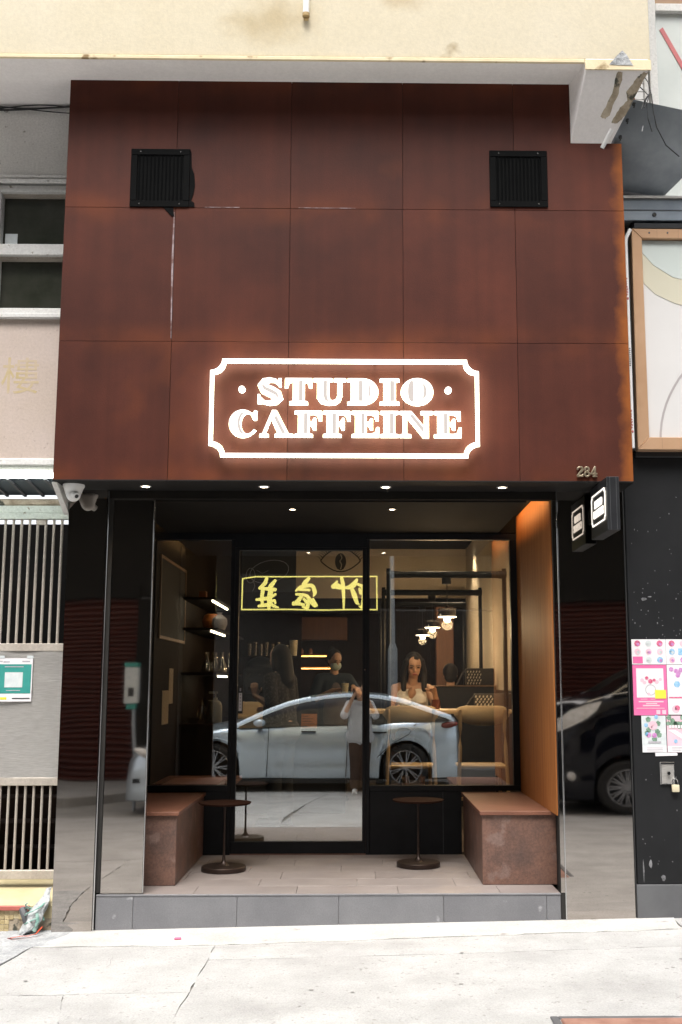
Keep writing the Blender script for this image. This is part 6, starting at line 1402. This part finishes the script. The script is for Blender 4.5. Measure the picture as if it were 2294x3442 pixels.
for s in (-1, 1):
    for x, y in ((-2.255, YC + s*.80), (.755, YC + s*.80)): make_wheel(wc, x + .7, s*.80, .205 + .165, .362, .262, 9, s)
    m = MB(); m.sph((-1.53, YC + s*1.03, .90), (.10, .09, .062), 16, 10); part('door_mirror', m, MAT['car_white'], wc)
    m = MB(); m.box(-1.58, -1.50, min(YC+s*.86, YC+s*1.0), max(YC+s*.86, YC+s*1.0), .83, .86); part('mirror_arm', m, MAT['seam'], wc)
    yo = YC + s*.9365
    m = MB()
    for x, z1 in ((-1.42, .86), (-.18, .885)): m.tube([(x, yo - s*.002, .06), (x+.015, yo - s*.0015, .40), (x+.03, YC + s*.925, .78), (x+.02, YC + s*.895, z1-.02)], .006, 5)
    m.tube([(.93, YC + s*.895, .90), (.80, YC+s*.935, .72), (.50, yo - s*.001, .55), (.30, yo-s*.001, .36)], .006, 5)
    part('door_gap', m, MAT['seam'], wc)
    m = MB()
    for x in (-.76, .34): m.box(x-.11, x+.11, min(yo-s*.03, yo+s*.004), max(yo-s*.03, yo+s*.004), .742, .762)
    part('door_handle', m, MAT['seam'], wc)
    m = MB(); m.box(-1.95, .40, min(YC+s*.86, YC+s*.944), max(YC+s*.86, YC+s*.944), -.035, .028); part('sill', m, MAT['seam'], wc, bevel=0.01)
    m = MB(); m.sph((-2.72, YC + s*.80, .62), (.20, .07, .05), 14, 8, Matrix.Rotation(R(18), 3, 'Y') @ Matrix.Rotation(R(-22*s), 3, 'Z')); part('headlight', m, MAT['lamp_clear'], wc)
    m = MB(); m.sph((1.42, YC + s*.82, .86), (.19, .07, .05), 14, 8, Matrix.Rotation(R(-10), 3, 'Y') @ Matrix.Rotation(R(24*s), 3, 'Z')); part('tail_light', m, MAT['tail'], wc)
m = MB(); m.box(-2.95, -2.90, YC-.5, YC+.5, .12, .24).box(-2.93, -2.83, YC+.52, YC+.79, .27, .33); part('bumper_intake', m, MAT['seam'], wc)
part('underbody', MB().box(-2.75, 1.4, YC-.62, YC+.62, 0.0, .50), MAT['seam'], wc)
# black people carrier
VC = -8.50
bv = thing('black_van', 'black people carrier parked across the lane, mirrored in the right pillar', 'van', (4.8, VC, -0.165))
vtop = [(2.62, .60), (2.64, .90), (2.70, 1.06), (2.85, 1.17), (3.1, 1.27), (3.5, 1.36), (4.2, 1.38), (7.0, 1.38), (7.12, 1.2), (7.15, .5)]
vw = [(2.62, .72), (2.70, .80), (2.9, .90), (3.3, .945), (7, .945), (7.15, .85)]
vx = sorted(set([2.62, 2.64, 2.67, 2.72, 2.78, 2.85, 2.9, 2.95] + [round(3.0 + .03*i, 3) for i in range(29)] + [4.2, 5, 5.6] + [round(5.8 + .03*i, 3) for i in range(29)] + [6.8, 7.0, 7.08, 7.12, 7.15]))
car_body(bv, MAT['car_black'], vx, vtop, vw, .0, [(3.43, .205, .40), (6.25, .205, .40)], [(2.62, .03), (3.5, .06), (7.15, .03)], VC)
rings = []
for x, zr in ((3.32, 1.33), (3.6, 1.52), (3.95, 1.72), (4.3, 1.86), (4.8, 1.92), (6.4, 1.91), (6.95, 1.82), (7.10, 1.39)):
    zt = lerp(x, vtop) - .02; zr = max(zr, zt+.02); f = (zr-zt)/.55; y = .87 - .12*f
    half = [(.87, zt), (y+.02, zr-.08*f), (y-.05, zr), (0, zr+.02)]
    rings.append([(x, VC+a, b) for a, b in half] + [(x, VC-a, b) for a, b in half[::-1][1:]])
part('window', MB().loft(rings).mesh('window', 0, 1, 50), MAT['car_glass'], bv)
for s in (-1, 1):
    m = MB(); pts = [(3.30, 1.32), (3.6, 1.52), (3.95, 1.72), (4.3, 1.865), (4.8, 1.92), (6.4, 1.915), (6.95, 1.82)]
    m.tube([(x, VC + s*(.87-.12*min(1, (z-1.32)/.55) - .01), z) for x, z in pts], .022, 8); part('roof_rail', m, MAT['chrome'] if s > 0 else MAT['car_black'], bv)
    m = MB(); m.tube([(2.98, VC+s*.86, 1.22), (3.3, VC + s*.885, 1.33), (3.7, VC + s*.885, 1.38), (5.5, VC+s*.885, 1.40)], .010, 6); part('belt_trim', m, MAT['chrome'], bv)
    for x in (3.43, 6.25): make_wheel(bv, x - 4.8, s*.83, .205 + .165, .36, .25, 12, s)
    q = [(2.63, .86), (2.66, 1.0), (2.80, 1.12), (3.0, 1.20), (3.16, 1.235), (3.08, 1.11), (2.96, 1.02), (2.75, .91)]
    m = MB()
    f = [(x, VC + s*(lerp(x, vw)*.985 + .075 - .26*(z-.86)), z) for x, z in q]; g = [(x, VC + s*(lerp(x, vw)*.985 - .12 - .26*(z-.86)), z) for x, z in q]
    m.loft([f, g]); part('headlight', m, MAT['lamp_clear'], bv, smooth=0)
    m = MB(); m.sph((2.78, VC + s*.80, .36), (.07, .05, .07), 14, 8); part('fog_lamp', m, MAT['lamp_clear'], bv)
    m = MB(); m.tube([(3.95, VC+s*.947, .10), (3.97, VC+s*.945, .6), (3.98, VC+s*.92, 1.2)], .006, 5); part('door_gap', m, MAT['seam'], bv)
m = MB()
for k in range(4): m.box(2.60, 2.66, VC-.55, VC+.55, .58 + .07*k, .61 + .07*k)
part('grille', m, MAT['chrome'], bv, bevel=0.004)
part('underbody', MB().box(2.9, 6.9, VC-.62, VC+.62, -.02, .5), MAT['seam'], bv)

# ================================================================== PEOPLE
MAT['skin'] = M('skin', (0.50, 0.29, 0.19), (0.55, 0.33, 0.22), rough=0.5, scale=9); MAT['hair'] = M('black hair', (0.008, 0.006, 0.005), (0.016, 0.011, 0.009), rough=0.65, scale=30, stretch=(6, 6, 1))
MAT['lips'] = M('lips', (0.38, 0.10, 0.09), rough=0.4); MAT['iris'] = M('eye', (0.015, 0.010, 0.008), rough=0.15)
MAT['tank'] = M('white ribbed cotton', (0.72, 0.68, 0.62), (0.78, 0.74, 0.68), rough=0.85, scale=60, stretch=(6, 6, .4), bump=0.2, bscale=90)
MAT['greyshirt'] = M('pale grey shirt', (0.50, 0.51, 0.53), (0.60, 0.61, 0.63), rough=0.85, scale=5, bump=0.3, bscale=9, bdist=0.02)
MAT['brown_cloth'] = M('dark brown trousers', (0.050, 0.030, 0.022), (0.075, 0.045, 0.033), rough=0.9, scale=8); MAT['black_cloth'] = M('black cloth', (0.014, 0.014, 0.016), (0.024, 0.024, 0.027), rough=0.9, scale=8)
MAT['navy_cloth'] = M('navy cloth', (0.016, 0.028, 0.045), (0.028, 0.044, 0.065), rough=0.9, scale=8); MAT['mask'] = M('pale green mask', (0.42, 0.52, 0.46), (0.50, 0.60, 0.54), rough=0.8, scale=8)
MAT['lace'] = M('dark lace', (0.02, 0.018, 0.018), (0.10, 0.09, 0.085), rough=0.9, scale=45, lo=.5, hi=.62); MAT['apron'] = M('mauve grey apron', (0.10, 0.085, 0.09), (0.14, 0.12, 0.125), rough=0.9, scale=8)
def remesh(mb, vox, it=6, fac=0.5):
    bm = mb.bm; me = bpy.data.meshes.new('tmp'); bm.to_mesh(me); bm.free()
    o = bpy.data.objects.new('tmp', me); COL.objects.link(o)
    r = o.modifiers.new('r', 'REMESH'); r.mode = 'VOXEL'; r.voxel_size = vox
    s = o.modifiers.new('s', 'SMOOTH'); s.iterations = it; s.factor = fac
    dg = bpy.context.evaluated_depsgraph_get(); dg.update()
    out = bpy.data.meshes.new_from_object(o.evaluated_get(dg))
    bpy.data.objects.remove(o); bpy.data.meshes.remove(me)
    out.shade_smooth(); return out
V = Vector
def hand(mb, wrist, d, n, curl=0.35, thumb=1, k=1.0):
    """palm and five tapering fingers; d points along the hand, n out of the palm"""
    d = V(d).normalized(); n = V(n); n = (n - d*n.dot(d)).normalized(); s = d.cross(n)
    w = V(wrist)
    for t in (-.026, -.009, .009, .026): mb.cap(w + d*.01 + s*t*.6*k, w + d*.082*k + s*t*k, .0145*k, .0125*k)
    for t, L, i in ((-.030, .060, 0), (-.010, .076, 1), (.010, .082, 2), (.030, .074, 3)):
        p = w + d*.084*k + s*t*k; a = curl*.5
        for seg, r0, r1 in ((.42, .0092, .0086), (.32, .0086, .0078), (.26, .0078, .0066)):
            q = p + (d*math.cos(a) + n*math.sin(a))*L*seg*k; mb.cap(p, q, r0*k, r1*k); p = q; a += curl
    p = w + d*.028*k + s*.026*thumb*k; q = p + (d*.62 + s*.72*thumb + n*.45).normalized()*.042*k; e = q + (d*.86 + s*.2*thumb + n*.55).normalized()*.034*k
    mb.cap(p, q, .0125*k, .0105*k); mb.cap(q, e, .0105*k, .0085*k)
def head(mb, c, f, up=(0, 0, 1), k=1.0):
    """skull, jaw, nose, ears; f is where the face looks. Returns its axes"""
    f = V(f).normalized(); u = V(up); u = (u - f*u.dot(f)).normalized(); s = f.cross(u)
    c = V(c); rot = Matrix((s, f, u)).transposed()
    mb.sph(c + u*.020*k, (.073*k, .090*k, .092*k), 24, 16, rot)
    mb.sph(c - u*.035*k + f*.018*k, (.060*k, .068*k, .078*k), 20, 14, rot)
    mb.sph(c - u*.092*k + f*.050*k, (.026*k, .022*k, .020*k), 12, 8, rot)
    mb.cap(c + f*.082*k + u*.012*k, c + f*.094*k - u*.022*k, .0075*k, .0115*k)
    mb.sph(c + f*.082*k - u*.026*k, (.017*k, .010*k, .008*k), 10, 6, rot)
    for t in (-1, 1):
        mb.sph(c + s*.072*t*k - u*.008*k - f*.004*k, (.010*k, .018*k, .030*k), 10, 8, rot)
        mb.sph(c + s*.036*t*k - u*.030*k + f*.060*k, (.022*k, .018*k, .020*k), 10, 8, rot)
    return c, f, u, s, rot, k
def face(root, H, mouth=True):
    c, f, u, s, rot, k = H
    for t in (-1, 1):
        m = MB(); m.sph(c + s*.031*t*k + f*.0805*k + u*.006*k, (.0165*k, .008*k, .0068*k), 12, 8, rot); part('eye', m, MAT['iris'], root)
        m = MB(); m.cap(c + s*.016*t*k + f*.090*k + u*.026*k, c + s*.046*t*k + f*.078*k + u*.028*k, .0046*k, .003*k); part('eyebrow', m, MAT['hair'], root)
    if mouth:
        m = MB(); m.sph(c + f*.083*k - u*.060*k, (.024*k, .010*k, .0095*k), 12, 8, rot); part('lips', m, MAT['lips'], root)
def dress(root, name, mb, mat, vox=.010, it=8): part(name, remesh(mb, vox, it), mat, root)

# seated woman in a white top, looking down at her plate
pw = thing('person', 'woman with long dark hair in a white tank top seated at the high table', 'person', (0.52, 4.02, 0.25))
hc = V((0.548, 3.965, 1.668)); fd = V((.06, -.90, -.30))
m = MB(); Hd = head(m, hc, fd)
m.cap((.535, 4.02, 1.50), (.545, 3.99, 1.60), .050, .044)
m.cap((.46, 4.03, 1.14), (.46, 4.04, 1.36), .105, .10); m.cap((.58, 4.03, 1.14), (.58, 4.04, 1.36), .105, .10); m.cap((.41, 4.03, 1.452), (.64, 4.03, 1.452), .056)
m.cap((.44, 3.97, 1.335), (.445, 3.95, 1.32), .068); m.cap((.595, 3.97, 1.335), (.59, 3.95, 1.32), .068)
m.cap((.44, 4.05, 1.02), (.60, 4.05, 1.02), .12)
for sx, el, wr in ((.365, (.30, 3.90, 1.20), (.385, 3.70, 1.275)), (.690, (.775, 3.93, 1.23), (.735, 3.74, 1.40))):
    m.cap((sx, 4.03, 1.448), el, .046, .037); m.cap(el, wr, .037, .024)
hand(m, (.385, 3.70, 1.275), (.5, -.8, .08), (0, -.1, -1), .35, 1); hand(m, (.735, 3.74, 1.40), (-.25, -.6, .62), (-.5, -.5, -.5), .75, -1)
for sx in (.45, .60): m.cap((sx, 4.05, 1.0), (sx, 3.62, 1.0), .085, .062); m.cap((sx, 3.62, 1.0), (sx, 3.70, .62), .055, .038); m.cap((sx, 3.70, .62), (sx, 3.58, .585), .034, .028)
m.sph((.527, 3.952, 1.405), (.042, .03, .055), 14, 10); part('body', remesh(m, .0055, 5), MAT['skin'], pw)
face(pw, Hd)
c, f, u, s, rot, k = Hd
m = MB(); m.sph(c + u*.038 - f*.028, (.086, .092, .093), 24, 16, rot)
for t in (-1, 1):
    m.cap(c + s*.072*t + u*.055 + f*.012, c + s*.098*t - u*.06 - f*.015, .030, .034); m.cap(c + s*.098*t - u*.06 - f*.015, V((hc.x - t*.105 if False else hc.x + s.x*.10*t, 3.965, 1.44)), .036, .026)
m.cap(c - f*.07 + u*.02, V((hc.x, 4.10, 1.40)), .075, .07)
m.cap(c + f*.045 + u*.092 - s*.02, c + s*.078 + u*.012 + f*.038, .022, .018); m.cap(c + s*.085 + u*.0 + f*.02, c + s*.10 - u*.16 + f*.02, .024, .020); m.cap(c - s*.09 - u*.02 + f*.01, c - s*.12 - u*.20 + f*.0, .026, .016)
dress(pw, 'hair', m, MAT['hair'], .007, 4)
m = MB()
for x in (.46, .58): m.cap((x, 4.03, 1.10), (x, 4.04, 1.36), .116, .110)
for x, q in ((.44, -1), (.595, 1)): m.cap((x, 3.965, 1.33), (x, 3.945, 1.318), .074); m.cap((x - .012*-q*0, 3.965, 1.37), (x + q*.005, 4.02, 1.485), .030, .022); m.cap((x + q*.005, 4.02, 1.485), (x, 4.10, 1.42), .022, .03)
m.cap((.44, 4.05, 1.06), (.60, 4.05, 1.06), .125); m.cap((.47, 4.09, 1.38), (.57, 4.09, 1.38), .06)
dress(pw, 'tank_top', m, MAT['tank'], .008, 5)
m = MB()
for sx in (.45, .60): m.cap((sx, 4.05, .99), (sx, 3.62, .995), .095, .072); m.cap((sx, 3.62, .995), (sx, 3.70, .66), .066, .05)
m.cap((.45, 4.06, .99), (.60, 4.06, .99), .118)
dress(pw, 'trousers', m, MAT['black_cloth'], .012)
stl = thing('stool', 'dark stool under the seated woman', 'stool', (.52, 4.06, .2505))
m = MB(); m.cyl((.52, 4.06, .845), (.52, 4.06, .875), .17, n=24); part('seat', m, MAT['table_top'], stl, bevel=.005)
for a in range(4):
    q = R(45 + 90*a); m = MB(); m.cyl((.52 + .12*math.cos(q), 4.06 + .12*math.sin(q), .8445), (.52 + .18*math.cos(q), 4.06 + .18*math.sin(q), .251), .014, n=8); part('leg', m, BA, stl)

# guest farther back, seen from behind, in white
pg = thing('person', 'guest with short dark hair in white seated with back to the window', 'person', (.99, 5.9, .25))
m = MB(); Hd = head(m, (1.06, 5.90, 1.60), (0, 1, -.1), k=1.02)
m.cap((1.06, 5.88, 1.40), (1.06, 5.89, 1.54), .055, .05); m.cap((1.0, 5.88, 1.0), (1.0, 5.88, 1.28), .12, .11); m.cap((1.12, 5.88, 1.0), (1.12, 5.88, 1.28), .12, .11); m.cap((.93, 5.88, 1.33), (1.19, 5.88, 1.33), .065)
for sx, el, wr in ((.885, (.84, 6.0, 1.08), (.95, 6.22, 1.10)), (1.235, (1.28, 6.0, 1.08), (1.17, 6.22, 1.10))): m.cap((sx, 5.88, 1.33), el, .05, .04); m.cap(el, wr, .04, .028); hand(m, wr, (.3 if sx < 1 else -.3, .9, 0), (0, 0, -1), .3, 1 if sx < 1 else -1)
for sx in (.98, 1.14): m.cap((sx, 5.9, .78), (sx, 6.32, .80), .085, .065); m.cap((sx, 6.32, .80), (sx, 6.28, .33), .055, .04); m.cap((sx, 6.28, .31), (sx, 6.42, .285), .035, .03)
m.cap((.99, 5.9, .82), (1.13, 5.9, .82), .12)
part('body', remesh(m, .008, 5), MAT['skin'], pg); face(pg, Hd)
c, f, u, s, rot, k = Hd; m = MB(); m.sph(c + u*.03 - f*.02, (.088, .098, .098), 24, 16, rot); m.sph(c - f*.05 - u*.03, (.075, .05, .07), 16, 10, rot); dress(pg, 'hair', m, MAT['hair'])
m = MB()
for x in (1.0, 1.12): m.cap((x, 5.88, .92), (x, 5.88, 1.28), .132, .12)
m.cap((.92, 5.88, 1.335), (1.20, 5.88, 1.335), .078)
for sx, el in ((.885, (.85, 5.98, 1.12)), (1.235, (1.27, 5.98, 1.12))): m.cap((sx, 5.88, 1.33), el, .066, .06)
dress(pg, 'shirt', m, MAT['tank'])
m = MB()
for sx in (.98, 1.14): m.cap((sx, 5.9, .78), (sx, 6.32, .80), .098, .078); m.cap((sx, 6.32, .80), (sx, 6.28, .36), .07, .055)
m.cap((.98, 5.9, .80), (1.14, 5.9, .80), .13); dress(pg, 'trousers', m, MAT['black_cloth'], .012)
sg2 = thing('stool', 'dark stool under the guest in white', 'stool', (1.06, 5.9, .2505))
m = MB(); m.cyl((1.06, 5.9, .62), (1.06, 5.9, .65), .18, n=20); part('seat', m, MAT['table_top'], sg2)
m = MB(); m.cyl((1.06, 5.9, .251), (1.06, 5.9, .6195), .03, n=10).cyl((1.06, 5.9, .251), (1.06, 5.9, .265), .16, n=20); part('leg', m, BA, sg2)

def stand(label, loc, rz, H, arms, cloth, hair='long', maskon=False, skirt=False, headdir=(0, -1, 0), vox=.006, shoes='black_cloth', legs='black_cloth', sleeve=.5, apron=None, stance=.09, step=0):
    """a standing figure facing -Y in its own frame; arms: per side (elbow, wrist, hand direction, palm normal, curl)"""
    p = thing('person', label, 'person', loc, local=True); p.rotation_euler.z = rz
    k = H/1.68; q = lambda *a: V(a)*k
    m = MB(); Hd = head(m, q(0, -.02, 1.555), headdir, k=k)
    m.cap(q(0, 0, 1.38), q(0, -.01, 1.49), .052*k, .047*k); m.cap(q(-.06, 0, .96), q(-.055, 0, 1.24), .115*k, .105*k); m.cap(q(.06, 0, .96), q(.055, 0, 1.24), .115*k, .105*k); m.cap(q(-.12, 0, 1.345), q(.12, 0, 1.345), .058*k)
    m.cap(q(-.065, .02, .90), q(.065, .02, .90), .12*k)
    for sx, (el, wr, hd, pn, cu) in zip((-1, 1), arms):
        m.cap(q(sx*.165, 0, 1.345), q(*el), .048*k, .038*k); m.cap(q(*el), q(*wr), .038*k, .026*k); hand(m, q(*wr), hd, pn, cu, -sx, k*1.0)
    for sx in (-1, 1):
        fy = -step*sx
        m.cap(q(sx*.085, .01, .88), q(sx*stance, fy*.5, .47), .085*k, .056*k); m.cap(q(sx*stance, fy*.5, .47), q(sx*stance, fy + .02, .09), .055*k, .038*k); m.cap(q(sx*stance, fy + .03, .045), q(sx*stance*1.1, fy - .13, .03), .036*k, .028*k)
    part('body', remesh(m, vox, 5), MAT['skin'], p); face(p, Hd, not maskon)
    c, f, u, s, rot, kk = Hd; m = MB(); m.sph(c + u*.034*k - f*.026*k, (.087*k, .094*k, .094*k), 24, 16, rot); m.sph(c - f*.055*k - u*.02*k, (.075*k, .05*k, .08*k), 16, 10, rot)
    if hair == 'long':
        for t in (-1, 1): m.cap(c + s*.075*t*k + u*.04*k, c + s*.09*t*k - u*.10*k - f*.02*k, .030*k, .034*k)
        m.cap(c - f*.06*k, c - f*.09*k - u*.22*k, .078*k, .085*k)
    elif hair == 'bun': m.sph(c - f*.10*k + u*.09*k, .045*k, 14, 10)
    dress(p, 'hair', m, MAT['hair'])
    if maskon:
        m = MB(); m.sph(c + f*.050*k - u*.048*k, (.066*k, .056*k, .055*k), 18, 12, rot); part('mask', m, MAT['mask'], p)
    m = MB(); m.cap(q(-.06, 0, .92), q(-.055, 0, 1.24), .132*k, .118*k); m.cap(q(.06, 0, .92), q(.055, 0, 1.24), .132*k, .118*k); m.cap(q(-.13, 0, 1.345), q(.13, 0, 1.345), .070*k); m.cap(q(-.08, .02, .86), q(.08, .02, .86), .14*k)
    for sx, a in zip((-1, 1), arms):
        sh = q(sx*.165, 0, 1.345); e = q(*a[0]); m.cap(sh, sh + (e-sh)*min(1, sleeve*1.5), .066*k, .066*k)
        if sleeve > .8: m.cap(e, e + (q(*a[1])-e)*.55, .06*k, .05*k)
    dress(p, 'top', m, MAT[cloth])
    m = MB(); m.cap(q(-.07, .02, .88), q(.07, .02, .88), .132*k)
    for sx in (-1, 1):
        fy = -step*sx; m.cap(q(sx*.085, .01, .86), q(sx*stance, fy*.5, .47), .102*k, .082*k); m.cap(q(sx*stance, fy*.5, .47), q(sx*stance, fy + .015, .11), .080*k, .072*k)
    dress(p, 'trousers', m, MAT[legs], .012)
    for sx in (-1, 1):
        fy = -step*sx; m = MB(); m.cap(q(sx*stance, fy + .035, .042), q(sx*stance*1.1, fy - .14, .034), .042*k, .034*k); m.box(sx*stance*k-.04, sx*stance*k+.045, (fy-.17)*k, (fy+.07)*k, .001, .022); dress(p, 'shoe', m, MAT[shoes], .008, 4)
    if apron:
        m = MB(); m.sph(q(0, -.085, .95), (.15*k, .075*k, .36*k), 20, 14); dress(p, 'apron', m, MAT[apron], .010)
    return p
# customer at the counter, back to the window, left forearm raised
stand('customer with long dark hair and dark lace sleeves raising a hand at the counter', (-0.70, 3.22, 0.2505), R(-122), 1.60,
      [((-.24, -.02, 1.10), (-.16, -.20, 1.04), (.4, -.9, .1), (1, 0, 0), .3), ((.25, .09, 1.10), (.22, -.125, 1.19), (-.15, -.25, 1), (-.8, -.5, 0), .55)], 'lace', 'long', sleeve=.6)
hp = thing('person', 'barista with pale mask and navy apron looking down while pouring', 'person', (0, 0, 0)) if False else None
stand('barista in navy with a pale green face mask holding a cup out to the side', (-0.26, 5.45, 0.2505), R(14), 1.62,
      [((-.25, -.02, 1.10), (-.06, -.22, 1.22), (.8, -.4, .1), (0, -.3, -1), .5), ((.28, -.06, 1.14), (.16, -.26, 1.26), (.3, -.7, -.3), (0, 0, -1), .5)], 'navy_cloth', 'bun', maskon=True, headdir=(.25, -.9, -.32), apron='apron', sleeve=.6)
solo('takeaway_cup', MB().lathe((-0.135, 5.13, 1.40), [(0, 0), (.03, 0), (.04, .10), (0, .10)], 16), MAT['creamware'], 'small pale cup held by the masked barista', 'cup')
# the photographer, hands up at the camera
stand('photographer in a pale grey shirt, brown trousers and white sneakers holding up a camera', (0.035, -7.235, gz(0, -7.235) + 0.0), R(180), 1.66,
      [((-.24, -.10, 1.18), (-.085, -.185, 1.50), (.45, -.25, .85), (.8, 0, -.2), .6), ((.24, -.10, 1.18), (.085, -.185, 1.50), (-.45, -.25, .85), (-.8, 0, -.2), .6)], 'greyshirt', 'long', shoes='white_plastic', legs='brown_cloth', sleeve=.66, stance=.075, vox=.0065)
pc = thing('photo_camera', 'black camera held up by the photographer', 'camera', (0.0, -7.07, 1.49))
part('body', MB().box(-.062, .062, -7.095, -7.060, 1.452, 1.530), MAT['ink'], pc, bevel=.006, seg=2)
m = MB(); m.cyl((0, -7.0598, 1.49), (0, -7.025, 1.49), .030, n=20); part('lens', m, MAT['ink'], pc)
